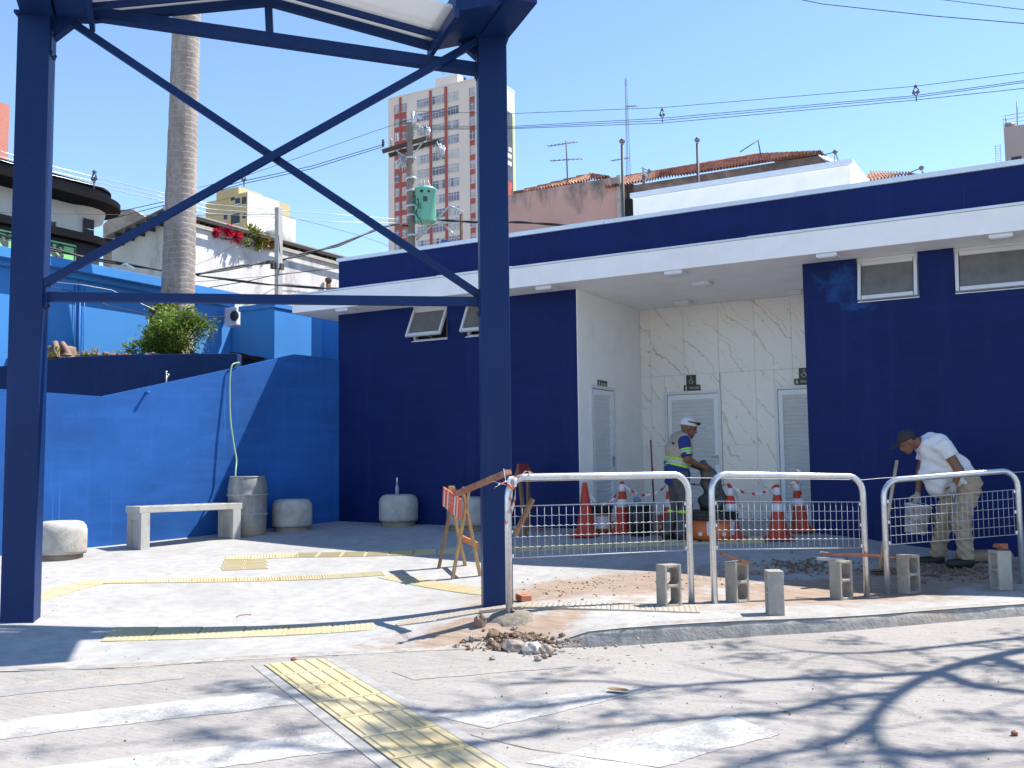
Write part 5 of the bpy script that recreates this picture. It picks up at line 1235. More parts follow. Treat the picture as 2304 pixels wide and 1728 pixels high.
# ================================================================ things on the forecourt
M_CONC = simple('cast_concrete', (.44, .42, .39), .92, 0, .14, 6, .7, 45, .2, (.27, .23, .185), 4.0, .6)
def stool():
    t = thing('concrete_stool', '', 'stool', (0, 0, 0), 'round concrete stools')
    r = .315; m = MB(); m.lathe([(.0, .06), (r-.01, .06), (r, .10), (r, .36), (r-.015, .42), (r-.05, .465), (r-.11, .485), (0, .49)], 36); m.build('seat_drum', M_CONC, t)
    m = MB(); m.lathe([(0, -.08), (r-.05, -.08), (r-.045, .06), (0, .061)], 32); m.build('foot', simple('stained_concrete_foot', (.28, .22, .17), .95, 0, .25, 6), t); return t
spots = [((137, 1256), 'sunlit round concrete stool by the left steel post'), ((657, 1192), 'round concrete stool right beside the grey barrel'), ((897, 1180), 'round concrete stool with a small bottle standing on it'), ((1052, 1190), 'round concrete stool half hidden behind the striped sawhorse')]
st0 = stool()
for i, ((px, py), lb_) in enumerate(spots):
    o = st0 if i == 0 else copy_tree(st0); p = ag(px, py); o.location = (p.x, p.y, p.z); o.rotation_euler.z = i*1.3; o['label'] = lb_
    if i == 2: sp3 = p
# bottle on the third stool
t = thing('small_bottle', 'slim bottle standing on a concrete stool', 'bottle', (sp3.x-.03, sp3.y, sp3.z+.49)); c = Vector((sp3.x-.03, sp3.y, sp3.z+.49))
m = MB(); m.lathe([(0, 0), (.03, 0), (.03, .10), (.022, .13), (.012, .15), (.012, .19), (0, .19)], 14, c); m.build('body', simple('clear_grey', (.32, .36, .42), .15), t); m = MB(); m.lathe([(0, .19), (.015, .19), (.012, .26), (0, .27)], 10, c); m.build('nozzle', simple('pale_nozzle', (.6, .62, .65), .4), t)
# bench
l1, l2 = ag(322, 1236), ag(528, 1212); bd = (l2-l1); bd.z = 0; BL = bd.length; bd.normalize(); bn = Vector((bd.y, -bd.x, 0))
if bn.y > 0: bn = -bn
bench = thing('concrete_bench', 'pale concrete slab bench in front of the bright blue wall', 'bench', tuple((l1+l2)/2))
Rb = Matrix((bd, bn, Vector((0, 0, 1)))).transposed(); zt_ = max(l1.z, l2.z)+.44
M_BENCH = simple('pale_bench_concrete', (.46, .445, .41), .9, 0, .08, 4, .4, 50, .2, (.28, .22, .15), 3, .3)
m = MB(); c = (l1+l2)/2-bn*.16; c.z = zt_+.045; m.box(c, (BL+.18, .44, .09), Rb); m.build('seat_slab', M_BENCH, bench, bevel=.006)
m = MB(); 
for k in range(11): q = c+bd*((BL+.1)*(k/10-.5)); m.box(q+Vector((0, 0, .0465)), (.012, .42, .004), Rb)
m.build('seat_groove', simple('dark_groove', (.26, .24, .21), .9), bench)  # dark strips laid on the slab draw its grooves
for q0_, sg in ((l1, 1), (l2, -1)):
    m = MB(); cc = q0_-bn*.16
    for k in (-.165, .165): q = cc-bn*k; q.z = (zt_+q0_.z-.06)/2; m.box(q, (.13, .11, zt_-q0_.z+.06), Rb)
    q = cc.copy(); q.z = (zt_+q0_.z-.06)/2; m.box(q, (.07, .22, zt_-q0_.z+.06), Rb); q.z = zt_-.05; m.box(q, (.129, .22, .10), Rb)
    m.build('leg', M_BENCH, bench, bevel=.004)
# barrel and hose
bp = ag(556, 1203); bar_ = thing('plastic_barrel', 'dirty grey plastic barrel under the green hose', 'barrel', tuple(bp))
def m_barrel():
    t = NT('dirty_grey_barrel'); p = t.tc('Object'); x = t.sep(p); n = t.noise(t.mp(p, (2, 2, .8)), 2.5, 7, .75); n2 = t.noise(p, 9, 5, .7)
    c = t.ramp(n, [(.3, (.13, .13, .13)), (.5, (.25, .25, .245)), (.7, (.42, .41, .39))]); c = t.mix(t.ramp(n2, [(.55, 0), (.7, .7)]), c, (.30, .24, .17))
    low = t.ramp(t.math('ADD', x[2], t.math('MULTIPLY', n, .25)), [(.22, 1), (.36, 0)]); c = t.mix(t.math('MULTIPLY', low, .65), c, (.36, .26, .15)); t.col(c); t.set(.6, 0, .4); t.bump(n2, .3, .01); return t.m
m = MB(); m.lathe([(.27, -.03), (.285, .03), (.29, .30), (.30, .315), (.29, .33), (.295, .58), (.31, .60), (.31, .63), (.295, .645), (.30, .70), (.285, .80), (.265, .87), (.26, .885), (.245, .88), (.25, .80), (.27, .5), (.27, .2), (0, .19)], 32, bp); ob = m.build('body', m_barrel(), bar_)
m = MB(); m.lathe([(.262, .872), (.272, .876), (.272, .892), (.258, .897), (.25, .885)], 32, bp); m.build('rim', simple('barrel_rim', (.25, .25, .24), .6), bar_)
for zz in (.315, .615): m = MB(); m.lathe([(.30, zz-.012), (.316, zz), (.30, zz+.012)], 32, bp); m.build('rolling_ring', simple('ring_grey', (.36, .36, .35), .6), bar_)
h0 = onW(538, 826); h1 = onW(517, 835)
hp = [h0-wn*.25+Vector((0, 0, -.05)), h0+Vector((0, 0, .06)), onW(527, 818)+wn*.03, onW(518, 824)+wn*.05, onW(514, 850)+wn*.05, onW(512, 900)+wn*.07, onW(512, 950)+wn*.10, onW(516, 1000)+wn*.14, onW(519, 1035)+wn*.18, bp-Vector(_r)*.19+Vector((0, 0, .92)), bp-Vector(_r)*.17+Vector((0, 0, .6))]
def smooth_path(P, n=6):
    P = [Vector(p) for p in P]; out = []
    for i in range(len(P)-1):
        p0, p1, p2, p3 = P[max(i-1, 0)], P[i], P[i+1], P[min(i+2, len(P)-1)]
        for k in range(n):
            t = k/n; out.append(.5*((2*p1)+(p2-p0)*t+(2*p0-5*p1+4*p2-p3)*t*t+(3*p1-p0-3*p2+p3)*t**3))
    return out+[P[-1]]
m = MB(); m.tube(smooth_path(hp), .013, 8); tag(m.build('garden_hose', simple('pale_green_hose', (.26, .42, .26), .5)), 'pale green hose hanging over the blue wall into the barrel', 'hose')
# tap behind the wall and a stub on it
q = onW(414, 832); m = MB(); b_ = q-wn*.6; b_ = b_-Vector((0, 0, .03)); m.tube([b_-Vector((0, 0, .3)), b_+Vector((0, 0, .02))], .013, 8); m.tube([b_, b_+wn*.08, b_+wn*.08-Vector((0, 0, .05))], .011, 8); m.blob(b_+Vector((0, 0, .04)), .02, 8, 5, 0); tag(m.build('garden_tap', simple('grey_tap', (.45, .46, .45), .3, .7)), 'small metal tap between the blue walls', 'tap')
q = onW(328, 884); m = MB(); m.tube([q, q+wn*.07], .02, 8); m.lathe([(0, 0), (.028, 0), (.028, .02), (0, .02)], 8, q+wn*.07, rot=wn.to_track_quat('Z', 'Y').to_matrix()); tag(m.build('pipe_stub', M_BLUE), 'short blue pipe stub on the bright blue wall', 'pipe')

# ---------------------------------------------------------------- hoop barriers
M_GALV2 = simple('hot_dip_galvanised', (.62, .64, .66), .30, .75, .10, 30, .1, 60, .5, (.40, .41, .42), 6, .5)
M_WIRE = simple('zinc_wire', (.42, .43, .44), .5, .25, .08, 20)
BW_ends = [((1146, 1385, .30), (1556, 1357, .30)), ((1608, 1356, .30), (1951, 1345, .25)), ((1998, 1338, .265), (2302, 1312, .355))]
blab = ['left galvanised hoop barrier tied with striped tape at its post', 'middle galvanised hoop barrier between the other two', 'right galvanised hoop barrier in front of the stooping worker']
def hoop(a, b, H, label, k):
    a = Vector(a); b = Vector(b); t = thing('hoop_barrier', label, 'barrier', tuple((a+b)/2), 'hoop barriers'); d = (b-a).normalized(); rr_ = .17; r = .031; up = Vector((0, 0, 1))
    za = a.z+H; zb = b.z+H; za = zb = (za+zb)/2 if abs(za-zb) > .08 else za; zb = (b.z+H); A = Vector((a.x, a.y, a.z+H)); B = Vector((b.x, b.y, b.z+H)); e = (B-A).normalized()
    P = [a-up*.25, a+up*(H-rr_)]
    P += [A+e*rr_-up*rr_+(-e*math.cos(q)+up*math.sin(q))*rr_ for q in (.3, .6, .9, 1.2, 1.45)]
    P += [B-e*rr_-up*rr_+(e*math.sin(q)+up*math.cos(q))*rr_ for q in (.12, .37, .67, .97, 1.27)]+[b+up*(H-rr_), b-up*.25]
    m = MB(); m.tube(P, r, 14); m.build('hoop_frame', M_GALV2, t)
    z_t, z_b = .96, .50; n = 25; L = (B-A).length; me_v = None
    off = d.cross(up)*.0
    def at(u, z): return A.lerp(B, u)+up*(z-H)
    u0, u1 = .035/L*1.1, 1-.035/L*1.1
    for i in range(n):
        u = u0+(u1-u0)*(i+.35)/(n-.3); m = MB(); m.tube([at(u, z_b), at(u, z_t)], .0027, 5)
        if me_v is None: base = at(u, z_b); me_v = m.build('vertical_wire', M_WIRE, t); 
        else: inst(me_v, 'vertical_wire', t, Matrix.Translation(at(u, z_b)-base))
    nh_ = 6; rw = random.Random(k)
    for j in range(nh_):
        z = z_b+(z_t-z_b)*j/(nh_-1); m = MB()
        if j in (0, nh_-1): m.tube([at(u0-.01, z), at(u1+.01, z)], .005, 6)
        elif j % 1 == 0:
            pts = []
            for q in range(n*2+1): uu = u0+(u1-u0)*q/(n*2); s_ = (1 if q % 2 else -1); pts.append(at(uu, z)+d.cross(up)*(.006*s_)+up*(.003*s_))
            m.tube(pts, .0032, 5)
        m.build('horizontal_wire', M_WIRE, t)
    for pz in (.52, .73, .94):
        for q, s_ in ((a, 1), (b, -1)):
            m = MB(); c_ = (A if s_ == 1 else B)+up*(pz-H); m.beam(c_, c_+e*(.05*s_), .006, .03); m.build('clip', M_GALV2, t)
    return t
Pb = []
for k, (pa_, pb2) in enumerate(BW_ends):
    a, b = aZ(*pa_), aZ(*pb2); Pb.append((a, b)); hoop(a, b, 1.22 if k < 2 else 1.16, blab[k], k)
# fresh mortar collar round the first post
m = MB(); rr = random.Random(3); c = Pb[0][0]
vs_ = []; n1_, n2_ = 5, 26
for i in range(n1_+1):
    for j in range(n2_):
        a = 2*math.pi*j/n2_; rad_ = (.03+.17*i/n1_)*(1+rr.uniform(-.10, .10)); x, y = c.x+.02+rad_*1.15*math.cos(a), c.y+rad_*math.sin(a); vs_.append((x, y, gpav(x, y)+.035*(1-(i/n1_)**2)+rr.uniform(-.004, .006)-(.03 if i == n1_ else 0)))
m.add(vs_, [(i*n2_+j, i*n2_+(j+1) % n2_, (i+1)*n2_+(j+1) % n2_, (i+1)*n2_+j) for i in range(n1_) for j in range(n2_)], 0, True); tag(m.build('mortar_collar', simple('damp_mortar', (.20, .175, .14), .95, 0, .3, 20, .9, 60)), 'rough damp mortar collar round the left barrier post', 'mortar')
# tape knotted round the barrier corner
def m_tape():
    t = NT('orange_white_tape'); p = t.tc('Object'); f = t.math('SINE', t.math('MULTIPLY', t.math('ADD', t.sep(p)[2], t.math('MULTIPLY', t.sep(p)[0], .7)), 55)); t.col(t.mix(t.ramp(f, [(.45, 0), (.55, 1)]), (.80, .78, .75), (.72, .17, .05))); t.set(.5); return t.m
M_TAPE = m_tape(); A = Pb[0][0]+Vector((0, 0, 1.10)); e = (Pb[0][1]-Pb[0][0]); e.z = 0; e.normalize(); vd = Vector((.5, -.86, 0))
def ribbon(m, P, w_, up):
    P = smooth_path(P, 4); vs = []; rr = random.Random(len(P))
    for i, p in enumerate(P):
        t = (P[min(i+1, len(P)-1)]-P[max(i-1, 0)]).normalized(); s_ = t.cross(Vector(up)).normalized(); ww = w_*(.6+.4*math.sin(i*1.1+1)); vs += [p-s_*ww, p+s_*ww+Vector((0, 0, .008*math.sin(i*2)))]
    m.add(vs, [(2*i, 2*i+1, 2*i+3, 2*i+2) for i in range(len(P)-1)])
m = MB(); K0 = A+e*.04+Vector((0, 0, .07))
ribbon(m, [K0, K0-e*.06+vd*.05+Vector((0, 0, .01)), K0-e*.13+vd*.06-Vector((0, 0, .02)), K0-e*.17+vd*.05+Vector((0, 0, -.05))], .035, (0, 0, 1))
ribbon(m, [K0, K0+e*.07+vd*.05+Vector((0, 0, .05)), K0+e*.14+vd*.06+Vector((0, 0, .10)), K0+e*.19+vd*.05+Vector((0, 0, .08))], .035, (0, .3, 1))
ribbon(m, [K0, K0+vd*.05-Vector((0, 0, .08)), K0-e*.03+vd*.055-Vector((0, 0, .2)), K0-e*.06+vd*.05-Vector((0, 0, .33)), K0-e*.07+vd*.05-Vector((0, 0, .42))], .035, e)
ribbon(m, [K0+e*.02, K0+e*.03+vd*.05-Vector((0, 0, .1)), K0-e*.01+vd*.055-Vector((0, 0, .28))], .03, e)
m.tube([K0+e*.035*math.cos(q)+vd*.045*1+Vector((0, 0, .045*math.sin(q))) for q in [k*.7 for k in range(9)]], .018, 6, closed=True)
tag(m.build('warning_tape_knot', M_TAPE), 'orange and white tape knotted on the left barrier corner', 'tape')

# ---------------------------------------------------------------- sawhorses
M_PINE = simple('pine_timber', (.42, .26, .11), .8, 0, .2, 9, .3, 50); M_PINE2 = simple('brown_timber', (.22, .12, .06), .8, 0, .25, 9, .3, 50)
def m_board():
    t = NT('striped_board'); p = t.tc('Object'); t.col((.70, .12, .05)); t.set(.5); return t.m
M_BOARD = m_board()
f1, f2, f3, f4 = ag(980, 1274), ag(1048, 1273), ag(1024, 1303), ag(1082, 1301)
c1 = (f1+f2)/2; c2 = (f3+f4)/2; ln = (c2-c1); ln.z = 0; ln.normalize(); lat = Vector((-ln.y, ln.x, 0))
if lat.x < 0: lat = -lat
sw = thing('sawhorse', 'timber sawhorse with striped orange board left of the steel post', 'sawhorse', tuple((c1+c2)/2))
HS = .98; cen = (c1+c2)/2; gap = .34; spread = .17
def aframe(cc, mats):
    for s_, mt in zip((-1, 1), mats):
        foot = cc+lat*(s_*spread); foot.z = gpav(foot.x, foot.y); top = cc-lat*(s_*.035); top.z = cc.z+HS; MB().beam(foot, top+(top-foot).normalized()*.02, .03, .065, ln).build('leg', mt, sw, bevel=.002)
ca_, cb2 = cen-ln*gap, cen+ln*gap; ca_.z = cb2.z = cen.z
aframe(ca_, (M_PINE2, M_PINE)); aframe(cb2, (M_PINE, M_PINE))
for cc in (ca_, cb2): MB().box(cc+Vector((0, 0, HS+.02)), (.075, .06, .07), Matrix((lat, ln, Vector((0, 0, 1)))).transposed()).build('top_block', M_PINE, sw, bevel=.003)
bd0 = cen+Vector((0, 0, HS-.14))-lat*.085; Rq = Matrix((ln, lat, Vector((0, 0, 1)))).transposed(); 
tl_ = Matrix.Rotation(.16, 3, lat)
m = MB(); m.box(bd0, (.84, .02, .24), tl_ @ Rq); brd = m.build('striped_board', M_BOARD, sw)
M_STR = simple('white_stripe_paint', (.72, .66, .64), .5)
for u in (-.34, -.17, .17, .30):
    m = MB(); P_ = [(u-.02, -.118), (u+.03, -.118), (u+.06, .118), (u+.01, .118)]; vsq = [bd0+(tl_ @ Rq) @ Vector((a, -.0125 if lat.dot(Vector((0, -1, 0))) < 0 else .0125, b)) for a, b in P_]; vs2 = [bd0+(tl_ @ Rq) @ Vector((a, .0125, b)) for a, b in P_]
    m.prism(vsq, (tl_ @ Rq) @ Vector((0, -.001, 0))); m.prism(vs2, (tl_ @ Rq) @ Vector((0, .001, 0))); m.build('stripe', M_STR, brd)
m = MB()
for r_ in range(3):
    for u in range(5 if r_ < 2 else 2): 
        c_ = bd0+(tl_ @ Rq) @ Vector((-.10+u*.045, -.0135, .06-r_*.06)); m.box(c_, (.012, .002, .02 if u % 2 else .014), tl_ @ Rq); c_ = bd0+(tl_ @ Rq) @ Vector((-.10+u*.045, .0135, .06-r_*.06)); m.box(c_, (.012, .002, .018), tl_ @ Rq)
m.build('worn_lettering', M_STR, brd)
MB().beam(ca_+lat*.14+Vector((0, 0, .38)), cb2+lat*.14+Vector((0, 0, .34)), .02, .07).build('lower_rail', simple('orange_rail', (.62, .22, .06), .7), sw)
# plank resting across it
pa2 = ad(1026, 1112, 9.95); pb3 = ad(1144, 1062, 9.2)
m = MB(); m.beam(pa2, pb3, .07, .045); tag(m.build('loose_plank', simple('red_worn_timber', (.30, .13, .09), .85, 0, .3, 10, .3, 40, .3, (.30, .23, .14), 7, .9)), 'worn red plank jutting from the sawhorse towards the barrier', 'plank')
# second sawhorse behind the post
g1 = ag(1182, 1207); sw2 = thing('sawhorse', 'sawhorse mostly hidden behind the right steel post', 'sawhorse', tuple(g1))
tp = g1+Vector((-.12, .05, .98)); MB().beam(g1, tp, .03, .065, (0, 1, 0)).build('leg', M_PINE2, sw2); g2 = g1+Vector((-.38, -.1, 0)); MB().beam(g2, tp, .03, .065, (0, 1, 0)).build('leg', M_PINE2, sw2)
g3 = g1+Vector((-.25, .55, .03)); MB().beam(g3, tp+Vector((-.12, .5, 0)), .03, .065, (0, 1, 0)).build('leg', M_PINE2, sw2); MB().box(tp+Vector((-.05, .22, -.06)), (.02, .75, .22), Matrix.Rotation(.3, 3, 'Z')).build('red_board', simple('dull_red_board', (.32, .05, .04), .6), sw2)
# leaning brown lath by the barrier post
m = MB(); q = Pb[0][0]+Vector((.06, .05, 0)); m.beam(q+Vector((-.02, 0, .70)), q+Vector((.10, .12, 1.02)), .03, .055, (0, 1, 0)); tag(m.build('short_lath', M_PINE2), 'short brown lath caught in the tape on the left barrier', 'lath')

# ---------------------------------------------------------------- hollow concrete blocks standing on end
def block_mesh():
    w_, d_, h = .19, .14, .39; t = .028; bm = MB()
    # open cores run along the depth (y): outline ring of walls
    bm.bx(-w_/2, -w_/2+t, -d_/2, d_/2, 0, h); bm.bx(w_/2-t, w_/2, -d_/2, d_/2, 0, h)
    for z0, z1 in ((0, t), (h/2-t/2, h/2+t/2), (h-t, h)): bm.bx(-w_/2+t, w_/2-t, -d_/2, d_/2, z0, z1)
    for sx in (-1, 1):
        for z0, s_ in ((t, 1), (h/2-t/2, -1), (h/2+t/2, 1), (h-t, -1)):   # chamfered core corners
            x = sx*(w_/2-t); bm.prism([(x, -d_/2+.001, z0), (x-sx*.025, -d_/2+.001, z0), (x, -d_/2+.001, z0+s_*.025)], (0, d_-.002, 0))
    return bm
M_BLOCK = simple('block_concrete', (.36, .33, .285), .95, 0, .12, 10, .9, 90, .2, (.20, .13, .08), 4, .45)
M_BLOCK2 = simple('pale_block_concrete', (.40, .375, .335), .95, 0, .10, 10, .9, 90, .2, (.30, .22, .16), 4, .4)
ME_BL = mesh_of(block_mesh(), 'hollow_block', M_BLOCK); ME_BL2 = mesh_of(block_mesh(), 'hollow_block_pale', M_BLOCK2)
bl = [((1506, 1364), 1.35, 'block', 'leftmost hollow block standing edge on by the left barrier', 0), ((1660, 1354), 1.48, 'block', 'hollow block carrying a broken brown lath near the middle barrier', 0), ((1744, 1382), 2.35, 'block', 'pale block standing alone in front of the middle barrier', 1),
      ((1894, 1348), 1.42, 'block', 'rust stained hollow block at the right end of the middle barrier', 0), ((2046, 1334), 1.40, 'block', 'hollow block with open cores before the right barrier', 0), ((2253, 1325), 2.5, 'block', 'pale block topped with red brick bits at far right', 1)]
BLP = []
for (px, py), rzz, n_, lb_, mt in bl:
    p = ag(px, py); o = bpy.data.objects.new('concrete_block', ME_BL2 if mt else ME_BL); COL.objects.link(o); tag(o, lb_, 'concrete block', 'blocks set out along the barriers')
    base = math.atan2(.862, .507)-math.pi/2   # facing the road
    o.location = (p.x, p.y, gpav(p.x, p.y)-.004); o.rotation_euler = (0, 0, rzz-.35); o.modifiers.new('b', 'BEVEL').width = .006; o.modifiers['b'].segments = 2; BLP.append((p, rzz-.35))
def lath(px0, py0, px1, py1, d0, d1, w_, h, mat, label, cat='lath'):
    m = MB(); m.beam(ad(px0, py0, d0), ad(px1, py1, d1), w_, h); return tag(m.build(cat.replace(' ', '_'), mat), label, cat)
M_REDW = simple('red_brown_lath', (.33, .12, .06), .85, 0, .3, 12)
dd2 = (BLP[1][0]-Vector((0, 0, ZC))).dot(Vector(_fw)); dd4 = (BLP[3][0]-Vector((0, 0, ZC))).dot(Vector(_fw))
lath(1622, 1246, 1690, 1268, dd2-.05, dd2-.02, .05, .025, M_REDW, 'broken red brown lath lying on a hollow block')
lath(1850, 1246, 1986, 1251, dd4, dd4+.1, .045, .025, M_REDW, 'long brown lath bridging from a block to the right barrier'); lath(1990, 1256, 2030, 1258, dd4+.25, dd4+.3, .03, .03, M_REDW, 'thin red lath end beside the right barrier post')
lath(1846, 1243, 1882, 1248, dd4+.1, dd4+.1, .05, .02, simple('white_lath', (.5, .5, .48)), 'short white painted lath on the stained block')
m = MB(); p, q = BLP[5]; rr = random.Random(6)
for k in range(4): m.box(p+Vector((rr.uniform(-.06, .06), rr.uniform(-.04, .04), .405+.012*k)), (rr.uniform(.06, .13), rr.uniform(.04, .08), .025), Matrix.Rotation(rr.uniform(0, 3), 3, 'Z'))
tag(m.build('brick_scrap', M_REDW), 'red brick scraps on the far right block', 'brick scrap')
# orange brick by the post
p = ag(1178, 1352); ob = thing('clay_brick', 'orange clay brick lying right of the steel post', 'brick', tuple(p)); Rk = Matrix.Rotation(-.75, 3, 'Z'); M_BRK = simple('orange_clay', (.52, .20, .10), .9, 0, .1, 12, .4, 80)
m = MB(); m.box(p+Vector((0, 0, .035)), (.21, .11, .065), Rk); m.build('body', M_BRK, ob, bevel=.008); m = MB(); m.lathe([(.025, 0), (.030, .003), (.025, .006)], 12, p+Vector((.02, -.01, .067))); m.build('frog_mark', simple('clay_dark', (.36, .12, .06), .9), ob)

# ---------------------------------------------------------------- rubble
M_STONE = simple('rubble_stone', (.36, .29, .24), .95, 0, .3, 9, .7, 50); M_CLOD = simple('dark_clod', (.20, .13, .085), .95, 0, .4, 14, .8, 60)
def pile(n, px, py, sx, sy, rmin, rmax, mat, label, seed, h=.0, name='rubble_pile', cat='rubble'):
    r = random.Random(seed); m = MB()
    for i in range(n):
        x = px+r.gauss(0, sx); y = py+r.gauss(0, sy)
        p = ag(x, y, 12); zz = gpav(p.x, p.y); f = math.exp(-((x-px)/sx)**2*.5-((y-py)/sy)**2*.5); q = r.uniform(rmin, rmax)*(r.random()**1.5+.25)
        m.blob((p.x, p.y, zz+h*f*r.random()+q*.3), q, 6, 4, .28, 0, r, (1.2, 1, .75))
    return tag(m.build(name, mat), label, cat, kind='stuff')
pile(420, 1160, 1447, 46, 11, .008, .032, M_CLOD, 'dark dug earth heaped beside the kerb ramp', 1, .045); pile(110, 1175, 1452, 60, 14, .008, .03, M_STONE, 'pale stone chips mixed in the earth heap', 2, .05)
pile(420, 1810, 1277, 70, 9, .005, .022, M_CLOD, 'dark broken earth behind the middle barrier', 3, .02); pile(420, 2110, 1287, 85, 10, .005, .024, M_CLOD, 'dark broken earth round the stooping worker', 4, .015)
pile(160, 1580, 1300, 80, 10, .004, .014, M_CLOD, 'earth crumbs under the left barrier end', 5, .0); pile(140, 1250, 1330, 60, 14, .004, .013, M_CLOD, 'earth crumbs near the orange brick', 7, .0)
pile(150, 1370, 1310, 70, 12, .004, .012, M_CLOD, 'scattered crumbs on the sunlit slab', 8, .0); pile(60, 1330, 1455, 110, 12, .006, .016, M_STONE, 'gravel specks along the kerb foot', 9, .0)
def stone(px, py, r_, label, mat, seed, sq=(1, 1, .8), f=None):
    p = (f or ag)(px, py); r = random.Random(seed); m = MB(); m.blob((p.x, p.y, p.z+r_*.55), r_, 9, 6, .16, 0, r, sq); o = m.build('stone', mat); return tag(o, label, 'stone', 'loose stones')
stone(1080, 1408, .062, 'round brown stone left of the barrier post', simple('brown_stone', (.22, .14, .11), .9, 0, .3, 14), 1, (1, 1, 1)); stone(1158, 1468, .085, 'large pale broken stone in the rubble heap', M_STONE, 2, (1.4, 1, .7)); stone(1196, 1472, .075, 'white broken stone beside the large pale one', simple('white_stone', (.46, .42, .38), .9, 0, .2, 14), 3, (1.2, 1, .8)); stone(1230, 1473, .06, 'small pale stone at the right of the heap', M_STONE, 4); stone(1110, 1437, .06, 'dark clod at the top of the heap', M_CLOD, 5); stone(1063, 1441, .035, 'small pink stone left of the heap', M_STONE, 6); stone(1180, 1445, .06, 'brown flat clod behind the pale stones', simple('brown_stone', (.22, .14, .11), .9, 0, .3, 14), 7, (1.3, 1, .6))
stone(661, 1488, .025, 'small red stone at the head of the crossing path', simple('red_stone', (.26, .10, .07), .9), 8, f=ar)
stone(1390, 1559, .045, 'flat brown chip lying on the crossing stripe', simple('brown_chip', (.28, .17, .09), .9), 9, (1.8, .8, .15), ar); stone(2283, 1655, .02, 'tiny red pebble at the lower right', simple('red_stone', (.26, .10, .07), .9), 10, f=ar)
# fine grit all over the road and slab
m = MB(); r = random.Random(77)
for i in range(420):
    x, y = r.uniform(0, 2304), r.uniform(1230, 1728); onr = y > 1500-.045*x+25
    p = (ar if onr else ag)(x, y, *(() if onr else (8,))); q = r.uniform(.002, .005) if r.random() < .95 else r.uniform(.006, .009); m.blob((p.x, p.y, (rz(p.x, p.y) if onr else gpav(p.x, p.y))+q*.4), q, 5, 3, .2, 0, r)
tag(m.build('grit', simple('grit_brown', (.18, .145, .12), .95)), 'fine grit scattered over road and slab', 'grit', kind='stuff')
def twig(px, py, f, L, label, seed):
    p = f(px, py); r = random.Random(seed); m = MB(); a = r.uniform(0, 3); P_ = [p+Vector((math.cos(a+.4*k)*L*k/4, math.sin(a+.4*k)*L*k/4, .008+.004*(k % 2))) for k in range(5)]; m.tube(P_, .004, 5); tag(m.build('twig', M_PINE2), label, 'twig', 'twigs')
twig(565, 1385, ag, .16, 'thin curved twig on the sunlit slab', 2); twig(1775, 1610, ar, .07, 'short twig on the road at right', 4)
# ================================================================ cones, buckets, tools
M_CONE = simple('cone_orange', (.47, .042, .016), .55, 0, .12, 8, 0, 40, .4, (.25, .05, .03), 5, .5); M_CONEW = simple('cone_white_sleeve', (.62, .62, .66), .5, 0, .05, 10)
M_BLKP = simple('black_plastic', (.014, .014, .015), .5, 0, .2, 9, 0, 40, .4, (.06, .055, .05), 6, .4)
def make_cone(sleeves=True):
    t = thing('traffic_cone', '', 'traffic cone', (0, 0, 0), 'traffic cones')
    def rad(z): return .135-.105*z/.72
    m = MB(); n = 24
    m.lathe([(.0, .02), (.19, .02), (.165, .05), (rad(.06)+.01, .06), (rad(.06), .075), (rad(.35), .35), (rad(.70), .70), (rad(.72)-.006, .72), (rad(.7)-.012, .715), (rad(.68)-.014, .6)], n); m.build('cone_body', M_CONE, t)
    m = MB(); m.box((0, 0, .012), (.36, .36, .026), None); m.build('foot_plate', M_CONE, t, bevel=.012)
    if sleeves:
        for z0, z1 in ((.58, .68), (.36, .47)):
            m = MB(); m.lathe([(rad(z0)+.001, z0), (rad(z0)+.004, z0+.002), (rad(z1)+.004, z1-.002), (rad(z1)+.001, z1)], n); m.build('white_sleeve', M_CONEW, t)
    return t
cones = [((1318, 1206), 0, 'plain dull red cone without white bands, leftmost of the row', .2), ((1402, 1199), 1, 'banded orange cone beside the black bin', .5), ((1510, 1199), 1, 'banded orange cone at the vest worker\'s legs', .1), ((1646, 1211), 1, 'banded orange cone at the right side of the orange tub', .8), ((1752, 1212), 1, 'banded orange cone standing forward of the row, behind the middle barrier', .3), ((1803, 1195), 1, 'battered cone with torn bands against the right navy wall', .4)]
src = {0: make_cone(False), 1: make_cone(True)}; used = set(); CP = []
for (px, py), k, lb_, rzz in cones:
    o = src[k] if k not in used else copy_tree(src[k]); used.add(k); p = ag(px, py); o.location = p; o.rotation_euler = (0, 0, rzz); o['label'] = lb_; s_ = .99; CP.append(p)
    dpt = (p-Vector((0, 0, ZC))).dot(Vector(_fw)); hgt = {1318: 122, 1402: 118, 1510: 118, 1646: 121, 1752: 124, 1803: 116}[px]; o.scale = (1, 1, 1)
    sc = hgt*dpt/F/.735; o.scale = (sc, sc, sc)
    if px == 1803: o.rotation_euler = (.03, -.07, .4)
# torn tape stuffed on the battered cone
p = CP[5]; m = MB(); r = random.Random(3)
ribbon(m, [p+Vector((.0, -.03, .70)), p+Vector((-.05, -.06, .74)), p+Vector((.02, -.05, .80)), p+Vector((-.03, -.03, .77))], .03, (0, 1, 0)); ribbon(m, [p+Vector((.0, -.08, .66)), p+Vector((-.10, -.08, .63)), p+Vector((-.12, -.07, .58))], .025, (0, 1, .2)); ribbon(m, [p+Vector((.03, -.08, .70)), p+Vector((.05, -.09, .55)), p+Vector((.03, -.10, .42))], .03, (1, 0, 0))
tag(m.build('torn_tape', M_TAPE), 'torn striped tape stuffed on the battered cone', 'tape')
